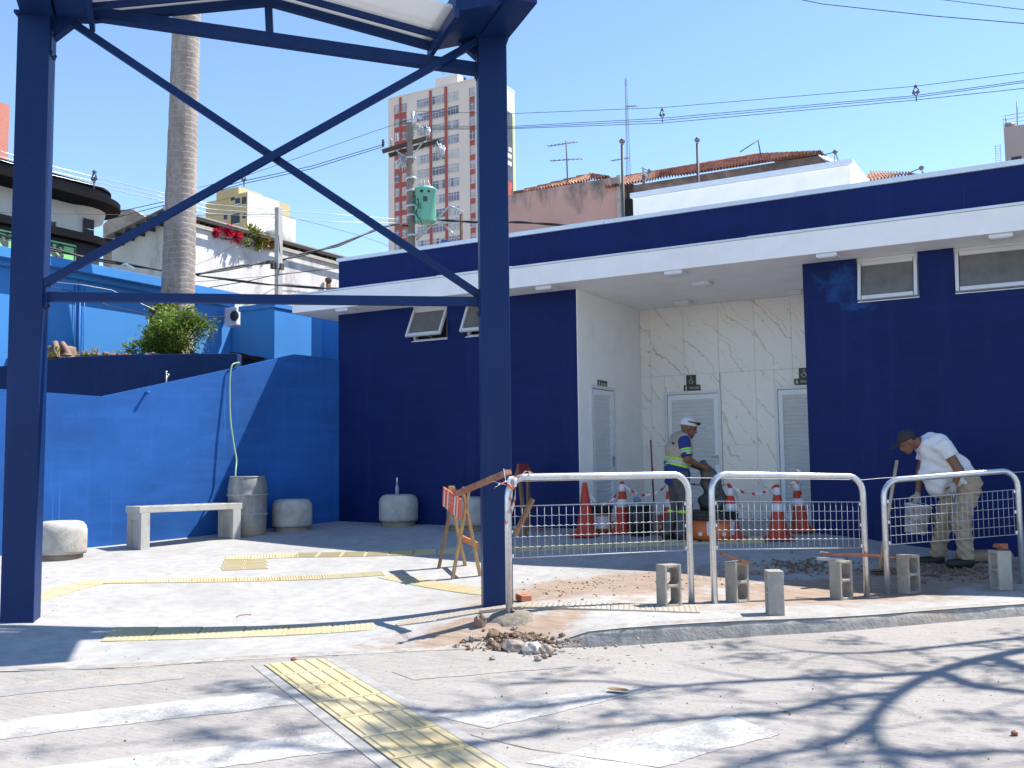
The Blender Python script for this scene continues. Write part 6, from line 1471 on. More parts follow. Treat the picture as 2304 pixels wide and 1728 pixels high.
# tape slung between the cones
def m_tape2():
    t = NT('red_white_tape'); p = t.geo(); x = t.sep(p); f = t.math('SINE', t.math('MULTIPLY', t.math('ADD', t.math('ADD', x[0], t.math('MULTIPLY', x[1], .6)), t.math('MULTIPLY', x[2], .3)), 42)); t.col(t.mix(t.ramp(f, [(.45, 0), (.55, 1)]), (.70, .66, .66), (.55, .04, .04))); t.set(.5); return t.m
M_TAPE2 = m_tape2()
def sling(a, b, sag, label):
    a = a+Vector((0, 0, .69)); b = b+Vector((0, 0, .69)); P_ = [a.lerp(b, k/14)-Vector((0, 0, sag*4*(k/14)*(1-k/14))) for k in range(15)]; m = MB(); vs = []
    for i, q in enumerate(P_):
        tw = math.sin(i*.9)*1.1; s_ = Vector((0, math.sin(tw)*.02, math.cos(tw)*.02)); vs += [q-s_, q+s_]
    m.add(vs, [(2*i, 2*i+1, 2*i+3, 2*i+2) for i in range(14)]); tag(m.build('barrier_tape', M_TAPE2), label, 'tape', 'tape slung between cones')
sling(CP[0], CP[1], .27, 'striped tape sagging between the plain cone and the next'); sling(CP[1], CP[2], .17, 'striped tape sagging between the second and third cones'); sling(CP[2], CP[3], .015, 'tight striped tape passing the vest worker\'s legs'); sling(CP[3], CP[4], .12, 'striped tape sagging towards the forward cone')
# white string line along the barriers
m = MB(); q0, q1 = Pb[0][0]+Vector((-.02, 0, 1.15)), Pb[2][1]+Vector((.05, 0, 1.17)); qq = [Pb[0][0]+Vector((-.02, 0, 1.18)), Pb[0][1]+Vector((0, 0.05, 1.185)), Pb[1][1]+Vector((0, .05, 1.185)), Pb[2][0]+Vector((0, .05, 1.185)), Pb[2][1]+Vector((1.5, 1.7, 1.185))]
m.tube(qq, .0028, 5); m.tube([pb3+Vector((-.05, 0, .03)), qq[0]], .0025, 4); m.tube([pb3.lerp(pa2, .35), qq[0]-Vector((0, 0, .03))], .0025, 4); tag(m.build('string_line', simple('white_string', (.7, .7, .68), .7)), 'white builders string stretched along the barrier tops', 'string')
def bucket(px, py, r0, r1, h, mat, label, name='bucket', rim=None, band=None, lab=None, lid=None):
    p = ag(px, py); t = thing(name, label, 'bucket', tuple(p)); m = MB(); m.lathe([(0, .0), (r0, .0), (r0+(r1-r0)*.5, h*.5), (r1, h), (r1-.012, h), (r0-.012, .02), (0, .02)], 24, p); m.build('body', mat, t)
    if rim: m = MB(); m.lathe([(r1-.01, h-.03), (r1+.014, h-.03), (r1+.014, h+.008), (r1-.012, h+.006)], 24, p); m.build('rim', rim, t)
    if band: z0, z1, mt = band; m = MB(); ra, rb = r0+(r1-r0)*z0/h+.003, r0+(r1-r0)*z1/h+.003; m.lathe([(ra, z0), (rb, z1)], 24, p); m.build('band', mt, t)
    if lid: m = MB(); m.lathe([(0, h), (r1+.01, h), (r1+.012, h+.02), (0, h+.025)], 24, p); m.build('lid', lid, t)
    if lab:
        mt, z0, z1, w_ = lab; vd_ = (Vector((0, 0, 0))-p); vd_.z = 0; vd_.normalize(); a0 = math.atan2(vd_.y, vd_.x); vs = []
        for k in range(7):
            a = a0+(k/6-.5)*w_; 
            for z in (z0, z1): rr_ = r0+(r1-r0)*z/h+.005; vs.append((p.x+rr_*math.cos(a), p.y+rr_*math.sin(a), p.z+z))
        m = MB(); m.add(vs, [(2*k, 2*k+2, 2*k+3, 2*k+1) for k in range(6)]); m.build('paper_label', mt, t)
    return t, p
M_ORG = simple('orange_tub_plastic', (.62, .15, .03), .45, 0, .08, 6); M_LAB = simple('white_label', (.62, .64, .68), .5)
bucket(1354, 1196, .13, .155, .36, M_ORG, 'red bucket with white label and black top left of the black bin', rim=M_BLKP, band=(.24, .355, M_BLKP), lab=(M_LAB, .05, .22, 1.5))
bucket(1440, 1204, .14, .17, .40, M_BLKP, 'black plastic bin with tools laid on top', name='plastic_bin', lid=simple('dusty_lid', (.35, .38, .42), .6))
bucket(1484, 1196, .12, .15, .37, simple('white_plastic_pail', (.62, .62, .60), .45, 0, .05, 6, 0, 40, .4, (.4, .36, .3), 6, .5), 'spattered white paint pail left of the third cone', lab=(simple('brown_label', (.3, .13, .08)), .1, .24, .8))
bucket(1718, 1165, .06, .06, .22, M_BLKP, 'small black canister by the marble wall', name='canister')
# tools lying across the bin
p = ag(1440, 1204)+Vector((0, 0, .43)); m = MB(); m.beam(p+Vector((-.2, 0, 0)), p+Vector((.22, .05, .01)), .05, .02); m.blob(p+Vector((-.02, -.03, .05)), .05, 8, 6, .2, 0, random, (1.2, .7, .8)); tag(m.build('hand_tools', simple('blue_grey_tools', (.12, .2, .28), .5)), 'blue handled hand tools on the black bin', 'tools')
# wide tub with black liner in front of the vest worker
tp_ = ag(1604, 1212); tub = thing('mortar_tub', 'wide orange mortar tub with black rim below the black sack', 'tub', tuple(tp_))
m = MB(); m.lathe([(.0, .0), (.27, .0), (.30, .06), (.31, .25), (.30, .25), (.28, .03), (0, .03)], 28, tp_); ob = m.build('tub_body', M_ORG, tub); 
for v in ob.data.vertices: v.co.x *= 1.0
m = MB(); m.lathe([(.30, .245), (.335, .25), (.335, .285), (.32, .29), (.335, .30), (.335, .33), (.31, .335), (.33, .35), (.33, .375), (.24, .37), (.1, .33), (0, .33)], 28, tp_); m.build('rubber_rim', M_BLKP, tub)
vd_ = Vector((.507, -.862, 0)); a0 = math.atan2(vd_.y, vd_.x)
for da, w_, mt, z0, z1 in ((-.28, .34, M_LAB, .06, .235), (.75, .30, M_LAB, .06, .235), (-.75, .18, M_LAB, .055, .10), (.28, .16, M_LAB, .055, .10)):
    vs = []
    for k in range(6):
        a = a0+da+(k/5-.5)*w_
        for z in (z0, z1): rr_ = .303+.012*(z/.25); vs.append((tp_.x+rr_*math.cos(a), tp_.y+rr_*math.sin(a), tp_.z+z))
    m = MB(); m.add(vs, [(2*k, 2*k+2, 2*k+3, 2*k+1) for k in range(5)]); m.build('paper_label', mt, tub)
for k in range(4): a = a0-.9+k*.6; m = MB(); m.lathe([(0, -.03), (.03, -.03), (.03, .004), (0, .004)], 10, tp_+Vector((.26*math.cos(a), .26*math.sin(a), .0))); m.build('foot', M_BLKP, tub)
# broom and sticks
m = MB(); b0_ = ag(1473, 1170); tpb = aY(1464, 990, b0_.y+.25); t = thing('broom', 'broom with red and black handle leaning on the recess corner', 'broom', tuple(b0_)); md = b0_.lerp(tpb, .55)
m.tube([b0_+Vector((0, 0, .05)), md], .014, 8); m.build('lower_handle', M_BLKP, t); m = MB(); m.tube([md, tpb], .015, 8); m.build('upper_handle', simple('red_handle', (.30, .04, .04), .5), t); m = MB(); m.box(b0_+Vector((0, 0, .04)), (.24, .05, .08)); m.build('brush_head', M_BLKP, t)
wk = ag(1985, 1290); wt = aZ(2020, 1036, 1.55) if False else None
h0_ = ag(1977, 1290); h1_ = ad(2018, 1036, (h0_-Vector((0, 0, ZC))).dot(Vector(_fw))+.35); m = MB(); m.tube([h0_, h1_], .019, 8); t = thing('wooden_handle', 'pale wooden tool handle leaning left of the stooping worker', 'tool', tuple(h0_)); m.build('shaft', simple('pale_handle', (.50, .36, .22), .7, 0, .1, 6), t); m = MB(); m.beam(h0_+Vector((-.02, 0, .02)), h0_+Vector((.05, -.10, .05)), .16, .02); m.build('hoe_blade', simple('rusty_steel', (.16, .11, .08), .7, .4), t)
lath(1840, 1257, 1900, 1259, 10.6, 10.7, .05, .03, simple('white_lath', (.5, .5, .48)), 'pale lath end lying behind the stained block')
# red debris on the slab in the shade
m = MB(); r = random.Random(8)
for i in range(14): p = ag(1220+r.uniform(-14, 14), 1192+r.uniform(-3, 3)); m.box(p+Vector((0, 0, .01)), (.05, .012, .008), Matrix.Rotation(r.uniform(0, 3), 3, 'Z'))
tag(m.build('red_scraps', simple('red_plastic', (.4, .03, .03), .5)), 'red plastic scraps on the shaded slab', 'scrap')
# ================================================================ people (smooth implicit bodies turned into meshes)
def surf_nets(D, o, h):
    """naive surface nets on a signed distance grid"""
    s = D < 0; nx, ny, nz = D.shape
    c = s[:-1, :-1, :-1].astype(np.int8)
    cnt = np.zeros((nx-1, ny-1, nz-1), np.int8)
    for a in (0, 1):
        for b in (0, 1):
            for d in (0, 1): cnt += s[a:nx-1+a, b:ny-1+b, d:nz-1+d]
    act = (cnt > 0) & (cnt < 8); idx = -np.ones(act.shape, np.int64); I = np.argwhere(act); idx[act] = np.arange(len(I))
    acc = np.zeros((len(I), 3)); n = np.zeros(len(I))
    cor = [(a, b, d) for a in (0, 1) for b in (0, 1) for d in (0, 1)]
    for p in cor:
        for ax in range(3):
            if p[ax] == 0:
                q = list(p); q[ax] = 1
                dp = D[I[:, 0]+p[0], I[:, 1]+p[1], I[:, 2]+p[2]]; dq = D[I[:, 0]+q[0], I[:, 1]+q[1], I[:, 2]+q[2]]; m = (dp < 0) != (dq < 0)
                t = np.where(m, dp/np.where(dp-dq == 0, 1, dp-dq), 0); P_ = np.tile(np.array(p, float), (len(I), 1)); P_[:, ax] += t
                acc[m] += P_[m]; n[m] += 1
    V = (I+acc/n[:, None])*h+o; Fc = []
    for ax in range(3):
        b, c_ = [(1, 2), (2, 0), (0, 1)][ax]
        sl0 = [slice(1, -1)]*3; sl0[ax] = slice(0, -1); sl1 = list(sl0); sl1[ax] = slice(1, None)
        A0 = s[tuple(sl0)]; A1 = s[tuple(sl1)]; E_ = np.argwhere(A0 != A1); fl = A0[A0 != A1]
        off = np.array([1, 1, 1]); off[ax] = 0; E_ = E_+off
        def g(db, dc): q = E_.copy(); q[:, b] -= db; q[:, c_] -= dc; return idx[q[:, 0], q[:, 1], q[:, 2]]
        Q = np.stack([g(1, 1), g(0, 1), g(0, 0), g(1, 0)], 1); Q[~fl] = Q[~fl][:, ::-1]; Fc.append(Q)
    Fc = np.concatenate(Fc); Fc = Fc[(Fc >= 0).all(1)]; return V, Fc
def sd_prims(P, prims, k):
    d = None
    for q in prims:
        if q[0] == 'c':
            a = np.array(q[1], float); b = np.array(q[2], float); ba = b-a; t = np.clip(((P-a)@ba)/max(ba@ba, 1e-9), 0, 1)
            x = P-a-t[..., None]*ba
            if len(q) > 5: x = x/np.array(q[5])
            e = np.sqrt((x*x).sum(-1))-(q[3]+(q[4]-q[3])*t)
        else:
            c = np.array(q[1], float); r = np.array(q[2], float); x = P-c
            if len(q) > 3: x = x@np.array(q[3])
            k0 = np.sqrt(((x/r)**2).sum(-1)); k1 = np.sqrt(((x/(r*r))**2).sum(-1)); e = k0*(k0-1)/np.maximum(k1, 1e-6)
        if d is None: d = e
        else: hh_ = np.clip(.5+.5*(d-e)/k, 0, 1); d = d+(e-d)*hh_-k*hh_*(1-hh_)
    return d
def implicit(prims, h=.012, k=.03, cuts=(), wr=0, seed=0):
    pts = []
    for q in prims:
        if q[0] == 'c': r = max(q[3], q[4])*(max(q[5]) if len(q) > 5 else 1); pts += [np.array(q[1])-r, np.array(q[1])+r, np.array(q[2])-r, np.array(q[2])+r]
        else: r = max(q[2]); pts += [np.array(q[1])-r, np.array(q[1])+r]
    lo = np.min(pts, 0)-3*h-k*.3; hi = np.max(pts, 0)+3*h+k*.3; n = np.ceil((hi-lo)/h).astype(int)
    G = np.stack(np.meshgrid(*[lo[i]+h*np.arange(n[i]) for i in range(3)], indexing='ij'), -1); D = sd_prims(G, prims, k)
    if wr: rs = np.random.RandomState(seed); 
    if wr:
        for _ in range(5):
            f = rs.normal(size=3)*rs.uniform(14, 34); D = D+wr*np.sin(G@f+rs.uniform(0, 6))*.5
    for pn_, pd in cuts: D = np.maximum(D, G@np.array(pn_, float)-pd)
    return surf_nets(D, lo, h)
def frame(xd, loc):
    x = Vector((xd[0], xd[1], 0)).normalized(); z = Vector((0, 0, 1)); y = z.cross(x); M_ = Matrix((x, y, z)).transposed().to_4x4(); M_.translation = loc; return M_
def imesh(name, parts, mat, parent, sm=True):
    """several implicit pieces joined into one mesh"""
    V = []; Fc = []; o = 0
    for v, f in parts: V.append(v); Fc.append(f+o); o += len(v)
    V = np.concatenate(V); Fc = np.concatenate(Fc); me = bpy.data.meshes.new(name); me.from_pydata(V.tolist(), [], Fc.tolist()); me.materials.append(mat); me.polygons.foreach_set('use_smooth', [sm]*len(me.polygons))
    ob_ = bpy.data.objects.new(name, me); COL.objects.link(ob_); ob_.parent = parent; return ob_
def hand(w, d, side, curl=.8, s=1.0):
    """palm and five fingers. w: wrist point, d: direction of the forearm, side: thumb direction"""
    w = Vector(w); d = Vector(d).normalized(); t = Vector(side); t = (t-d*t.dot(d)).normalized(); n = d.cross(t).normalized(); pr = []
    pr.append(('c', tuple(w), tuple(w+d*.075*s), .026*s, .034*s))
    for i, (u, L) in enumerate(((.030, .062), (.011, .072), (-.010, .068), (-.029, .052))):
        a = w+d*.078*s+t*u*s; a1 = a+(d*math.cos(curl*.5)+n*math.sin(curl*.5))*L*.5*s; a2 = a1+(d*math.cos(curl*1.3)+n*math.sin(curl*1.3))*L*.35*s; a3 = a2+(d*math.cos(curl*2.1)+n*math.sin(curl*2.1))*L*.28*s
        pr += [('c', tuple(a), tuple(a1), .0105*s, .0095*s), ('c', tuple(a1), tuple(a2), .0095*s, .009*s), ('c', tuple(a2), tuple(a3), .009*s, .0075*s)]
    b = w+d*.025*s+t*.026*s; b1 = b+(t*.75+d*.6+n*.35).normalized()*.038*s; b2 = b1+(d*.8+n*.6+t*.1).normalized()*.032*s; pr += [('c', tuple(b), tuple(b1), .0135*s, .011*s), ('c', tuple(b1), tuple(b2), .011*s, .009*s)]
    return implicit(pr, .0055, .006)
def head_prims(c, fwd_pitch, yaw=0):
    """skull, jaw, nose, brow, ear and neck stump; c head centre, pitched forward"""
    R3 = Matrix.Rotation(yaw, 3, 'Z') @ Matrix.Rotation(fwd_pitch, 3, 'Y'); c = Vector(c)
    def L(x, y, z): return tuple(c+R3 @ Vector((x, y, z)))
    rot = np.array(R3)
    return [('e', L(-.012, 0, .03), (.098, .076, .095), rot), ('e', L(.03, 0, -.055), (.062, .058, .062), rot), ('c', L(.092, 0, .012), L(.112, 0, -.028), .011, .016), ('c', L(.085, -.03, .03), L(.085, .03, .03), .018, .018),
            ('e', L(-.005, .078, -.005), (.022, .012, .034), rot), ('e', L(-.005, -.078, -.005), (.022, .012, .034), rot), ('c', L(.082, -.02, -.062), L(.082, .02, -.062), .014, .014), ('e', L(.066, 0, -.105), (.025, .03, .02), rot)], L, R3
M_SKIN1 = simple('tanned_skin', (.17, .075, .045), .55, 0, .10, 12, 0); M_SKIN2 = simple('brown_skin', (.20, .088, .05), .55, 0, .10, 12, 0)
def eyes(L, parent, mat, brow):
    m = MB()
    for s_ in (-1, 1): m.blob(Vector(L(.082, .032*s_, .012)), .013, 8, 6, 0)
    m.build('eyes', simple('eye_dark', (.03, .02, .015), .2), parent)

# ---------------------------------------------------------------- worker in the vest
rvec = Vector(_r)
wp_ = ag(1530, 1216); w1 = thing('person', 'worker in beige reflective vest and white cap holding a black sack', 'person', (0, 0, 0))
hp, L1, R1 = head_prims((.155, 0, 1.475), .28, -.25)
hipz = .84
torso = [('e', (-.02, 0, .88), (.125, .165, .14)), ('c', (-.02, 0, .92), (.02, 0, 1.18), .135, .15, (1, 1.18, 1)), ('c', (.03, -.14, 1.31), (.03, .14, 1.31), .075, .075), ('c', (.02, 0, 1.15), (.05, 0, 1.30), .14, .10, (1, 1.25, 1))]
armN = [('c', (.03, -.19, 1.30), (.055, -.235, 1.06), .058, .047), ('c', (.055, -.235, 1.06), (.235, -.20, .975), .045, .030)]
armF = [('c', (.03, .19, 1.30), (.10, .23, 1.07), .055, .045), ('c', (.10, .23, 1.07), (.27, .10, .96), .043, .030)]
legs = [('c', (-.02, -.09, .86), (.06, -.11, .47), .095, .062), ('c', (.06, -.11, .47), (-.02, -.11, .08), .06, .042), ('c', (-.02, .09, .86), (.0, .11, .46), .095, .062), ('c', (.0, .11, .46), (-.14, .12, .08), .06, .042), ('c', (-.02, -.11, .05), (.16, -.12, .035), .045, .035), ('c', (-.14, .12, .05), (.04, .13, .035), .045, .035)]
neck = [('c', (.06, 0, 1.33), (.115, 0, 1.42), .062, .056)]
body = imesh('body', [implicit(torso+armN+armF+legs+neck+hp, .013, .03), hand((.235, -.20, .975), (.9, .1, -.35), (.2, -.2, 1), .9), hand((.27, .10, .96), (.9, -.3, -.35), (.2, .2, 1), .9)], M_SKIN1, w1)
eyes(L1, body, None, None)
def infl(pr, a): return [(q[0], q[1], q[2], q[3]+a, q[4]+a, *q[5:]) if q[0] == 'c' else (q[0], q[1], tuple(x+a for x in q[2]), *q[3:]) for q in pr]
# shirt sleeves and hem (blue), vest (beige), bands
blue_pr = infl([torso[0]], .03)+[('c', (-.02, 0, .80), (-.02, 0, 1.0), .16, .16, (1, 1.15, 1))]
M_BSH = simple('royal_blue_cloth', (.012, .03, .16), .85, 0, .15, 14, .3, 30)
def v_cut(p, n_): n_ = Vector(n_).normalized(); return (tuple(n_), Vector(p).dot(n_))
slN = infl([armN[0]], .022); slF = infl([armF[0]], .022)
def sleeve(arm, f=.82, a=.022): a0, b0 = Vector(arm[1]), Vector(arm[2]); return implicit(infl([arm], a), .011, .02, [v_cut(a0.lerp(b0, f), b0-a0)], .004, 3)
shirt = imesh('shirt', [implicit(blue_pr, .012, .03, [((0, 0, -1), -.74)], .006, 5), sleeve(armN[0], .86), sleeve(armF[0], .86)], M_BSH, w1)
vest_pr = infl(torso, .026)
M_VEST = simple('beige_vest_cloth', (.36, .29, .22), .85, 0, .10, 14, .3, 30)
vest = imesh('vest', [implicit(vest_pr, .012, .03, [((0, 0, -1), -.97)], .005, 6)], M_VEST, w1)
M_LIME = simple('lime_band', (.32, .72, .04), .6); M_SILV = simple('silver_band', (.42, .42, .42), .4)
def band(prims, z0, z1, nm, mat, tilt=.0): return imesh(nm, [implicit(infl(prims, .034), .011, .03, [((tilt, 0, 1), z1), ((-tilt, 0, -1), -z0)])], mat, vest)
band(torso, 1.035, 1.065, 'lime_band', M_LIME, .25); band(torso, .985, 1.035, 'silver_band', M_SILV, .25); band(torso, .955, .985, 'lime_band', M_LIME, .25)
def armband(arm, f0, f1, nm, mat): a0, b0 = Vector(arm[1]), Vector(arm[2]); return imesh(nm, [implicit(infl([arm], .028), .011, .02, [v_cut(a0.lerp(b0, f1), b0-a0), v_cut(a0.lerp(b0, f0), a0-b0)])], mat, shirt)
armband(armN[0], .42, .52, 'lime_band', M_LIME); armband(armN[0], .52, .68, 'silver_band', M_SILV); armband(armN[0], .68, .78, 'lime_band', M_LIME)
m = MB(); m.box((-.10, -.12, 1.27), (.01, .05, .03)); o = m.build('vest_badge', M_BLKP, w1)
M_GTR = simple('grey_work_trousers', (.075, .07, .068), .9, 0, .2, 12, .3, 30)
imesh('trousers', [implicit(infl(legs[:4], .026)+infl([torso[0]], .02), .013, .03, [((0, 0, 1), .90), ((0, 0, -1), -.07)], .008, 7)], M_GTR, w1)
legband = imesh('lime_band', [implicit(infl(legs[:4], .034), .011, .03, [((0, 0, 1), .40), ((0, 0, -1), -.36)])], M_LIME, w1)
M_BOOT = simple('black_boot', (.015, .015, .016), .6, 0, .2, 12)
imesh('boots', [implicit([('c', (-.03, -.11, .07), (-.02, -.11, .16), .058, .055), ('c', (-.03, -.11, .045), (.17, -.125, .04), .052, .043)], .01, .03, [((0, 0, -1), .0)]), implicit([('c', (-.15, .12, .07), (-.14, .12, .16), .058, .055), ('c', (-.15, .12, .045), (.05, .13, .04), .052, .043)], .01, .03, [((0, 0, -1), .0)])], M_BOOT, w1)
def cap(L, R3, mat, parent, brimmat=None, low=.028):
    rot = np.array(R3); up = R3 @ Vector((-.10, 0, 1)); c0 = Vector(L(0, 0, low)); pr = [('e', L(-.014, 0, .04), (.112, .089, .098), rot)]
    cp_ = imesh('cap', [implicit(pr, .008, .01, [v_cut(c0, -up)])], mat, parent)
    br = [('e', L(.125, 0, low+.022), (.085, .075, .011), rot)]
    imesh('cap_peak', [implicit(br, .006, .01)], brimmat or mat, cp_); return cp_
M_CAPW = simple('white_cap_cloth', (.56, .57, .58), .85, 0, .06, 14)
c1_ = cap(L1, R1, M_CAPW, w1)
m = MB(); m.tube([Vector(L1(.075, .075, .085)), Vector(L1(.12, .045, .083)), Vector(L1(.13, 0, .083)), Vector(L1(.12, -.045, .083)), Vector(L1(.075, -.08, .085)), Vector(L1(-.03, -.095, .075))], [.008, .022, .014, .022, .010, .006], 8); m.build('sunglasses', simple('black_glass', (.01, .01, .01), .15), w1)
imesh('beard', [implicit([('e', L1(.05, 0, -.115), (.038, .042, .034), np.array(R1)), ('c', L1(.085, -.02, -.075), L1(.085, .02, -.075), .012, .012)], .007, .02)], simple('dark_beard', (.03, .022, .018), .9), w1)
w1.matrix_basis = frame((rvec.x, rvec.y), wp_) @ Matrix.Rotation(math.radians(8), 4, 'Z')
# sack he holds
sk = [('c', (.33, -.12, .97), (.40, -.1, .80), .045, .10), ('c', (.40, -.1, .80), (.48, -.08, .50), .10, .16, (1, .8, 1)), ('c', (.42, -.06, .46), (.54, -.05, .40), .15, .13, (1, .8, 1)), ('c', (.30, -.12, 1.00), (.33, -.12, .95), .05, .04)]
sack = tag(imesh('black_sack', [implicit(sk, .013, .05, (), .02, 9)], simple('black_polythene', (.045, .045, .044), .42, 0, .3, 10, .4, 14, .5, (.12, .11, .10), 5, .5), None), 'black rubbish sack held open over the orange tub', 'sack')
sack.matrix_basis = w1.matrix_basis.copy()

# ---------------------------------------------------------------- stooping worker
wp2 = ag(2165, 1274); w2 = thing('person', 'stooping worker in white T-shirt, beige trousers and dark cap holding a bucket', 'person', (0, 0, 0))
hp2, L2, R2 = head_prims((.535, -.01, 1.415), .62, .10)
torso2 = [('e', (-.05, 0, .96), (.15, .17, .14)), ('c', (-.04, 0, 1.0), (.20, 0, 1.24), .15, .155, (1, 1.15, 1)), ('c', (.24, -.13, 1.37), (.24, .15, 1.38), .085, .085), ('c', (.20, 0, 1.22), (.31, 0, 1.37), .15, .105, (1, 1.2, 1)), ('e', (.17, 0, 1.04), (.15, .16, .15))]
armA = [('c', (.20, .20, 1.36), (.07, .26, 1.09), .062, .050), ('c', (.07, .26, 1.09), (.115, .24, .93), .047, .033)]        # near arm, hand at the hip
armB = [('c', (.28, -.18, 1.33), (.35, -.20, 1.06), .058, .048), ('c', (.35, -.20, 1.06), (.40, -.17, .80), .045, .032)]      # far arm reaching for the bucket
legs2 = [('c', (-.06, .10, .94), (.02, .12, .50), .115, .072), ('c', (.02, .12, .50), (-.02, .12, .09), .07, .045), ('c', (-.05, -.10, .94), (.14, -.14, .52), .115, .072), ('c', (.14, -.14, .52), (.20, -.20, .09), .07, .045), ('c', (-.02, .12, .05), (.16, .14, .035), .045, .035), ('c', (.20, -.20, .05), (.38, -.20, .035), .045, .035)]
neck2 = [('c', (.36, 0, 1.39), (.47, 0, 1.41), .066, .062)]
body2 = imesh('body', [implicit(torso2+armA+armB+legs2+neck2+hp2, .013, .03), hand((.115, .24, .93), (.3, -.1, -1), (.9, 0, .2), .7), hand((.40, -.17, .80), (.2, .1, -1), (.9, .2, .2), 1.2)], M_SKIN2, w2)
eyes(L2, body2, None, None)
M_TSH = simple('white_cotton', (.72, .71, .72), .9, 0, .05, 9, .35, 14, .3, (.55, .48, .40), 4, .35)
tee = infl(torso2, .03)+[('c', (.30, .02, 1.08), (.22, 0, .90), .13, .12, (1, 1.1, 1)), ('c', (-.03, 0, .97), (.05, 0, 1.05), .19, .18, (1, 1.05, 1))]
ax_ = Vector((.5, 0, .51)).normalized(); P0 = Vector((.02, 0, .86))
tshirt = imesh('t_shirt', [implicit(tee, .012, .035, [v_cut((-.02, 0, .90), (-.62, 0, -.78)), v_cut((.40, 0, 1.42), (.8, 0, .35))], .012, 4), sleeve(armA[0], .48, .032), sleeve(armB[0], .5, .03)], M_TSH, w2)
M_BTR = simple('beige_trousers', (.40, .31, .215), .9, 0, .12, 9, .3, 18, .3, (.22, .16, .11), 5, .4)
imesh('trousers', [implicit(infl(legs2[:4], .034)+infl([torso2[0]], .022), .013, .03, [((.5, 0, 1), 1.03), ((0, 0, -1), -.085)], .012, 8)], M_BTR, w2)
imesh('boots', [implicit([('c', (-.03, .12, .07), (-.02, .12, .17), .062, .058), ('c', (-.03, .12, .048), (.18, .145, .042), .056, .048)], .01, .03, [((0, 0, -1), .0)]), implicit([('c', (.19, -.20, .07), (.20, -.20, .17), .062, .058), ('c', (.19, -.20, .048), (.40, -.20, .042), .056, .048)], .01, .03, [((0, 0, -1), .0)])], M_BOOT, w2)
M_GLV = simple('grey_glove', (.38, .34, .29), .85, 0, .2, 14)
imesh('glove', [hand((.115, .24, .945), (.3, -.1, -1), (.9, 0, .2), .7, 1.22)], M_GLV, w2); imesh('glove', [hand((.40, -.17, .82), (.2, .1, -1), (.9, .2, .2), 1.2, 1.22)], M_GLV, w2)
cap(L2, R2, simple('dark_cap_cloth', (.03, .028, .03), .85, 0, .15, 14), w2)
imesh('hair', [implicit([('e', L2(-.035, 0, .005), (.085, .082, .07), np.array(R2))], .008, .01, [v_cut(L2(.02, 0, 0), R2 @ Vector((1, 0, -.2)))])], simple('black_hair', (.015, .012, .01), .7), w2)
w2.matrix_basis = frame((-rvec.x, -rvec.y), wp2) @ Matrix.Rotation(math.radians(-6), 4, 'Z')
# his bucket
MW = w2.matrix_basis; bc = MW @ Vector((.47, -.12, .36)); t = thing('bucket', 'mortar spattered white bucket hanging from the stooping worker\'s hand', 'bucket', tuple(bc))
M_PAIL = simple('spattered_white_pail', (.56, .56, .58), .5, 0, .06, 6, 0, 40, .4, (.26, .20, .15), 9, .8); tlt = Matrix.Rotation(.16, 3, 'Y') @ Matrix.Rotation(-.1, 3, 'X')
m = MB(); m.lathe([(0, 0), (.115, 0), (.145, .31), (.155, .31), (.155, .335), (.143, .335), (.108, .02), (0, .02)], 24, bc, rot=tlt); m.build('body', M_PAIL, t)
m = MB(); m.lathe([(.128, .14), (.134, .145), (.138, .20), (.134, .205)], 24, bc, rot=tlt); m.build('print_band', simple('grey_print', (.30, .27, .25), .6, 0, .5, 30), t)
hd = MW @ Vector((.425, -.155, .72)); m = MB(); a_, b_ = bc+tlt @ Vector((.15, 0, .31)), bc+tlt @ Vector((-.15, 0, .31)); m.tube(smooth_path([a_, a_.lerp(hd, .6)+Vector((.05, 0, .0)), hd, b_.lerp(hd, .6)-Vector((.05, 0, 0)), b_]), .005, 6); m.build('handle', M_GALV, t)
tr = MW @ Vector((.14, .26, .80)); m = MB(); m.tube([tr+Vector((0, 0, .06)), tr-Vector((0, 0, .06))], .014, 8); m.beam(tr-Vector((0, 0, .06)), tr-Vector((.02, 0, .22)), .08, .006); tag(m.build('trowel', simple('worn_steel', (.30, .33, .36), .4, .7)), 'small trowel in the stooping worker\'s near hand', 'trowel')
# folded cement sacks behind him
q = ag(2215, 1262); m = MB(); m.box(q+Vector((0, 0, .06)), (.55, .35, .12), .6); o = m.build('cement_bag', simple('kraft_paper', (.30, .22, .14), .9, 0, .2, 8), bevel=.05); tag(o, 'brown paper bag slumped behind the stooping worker', 'bag')

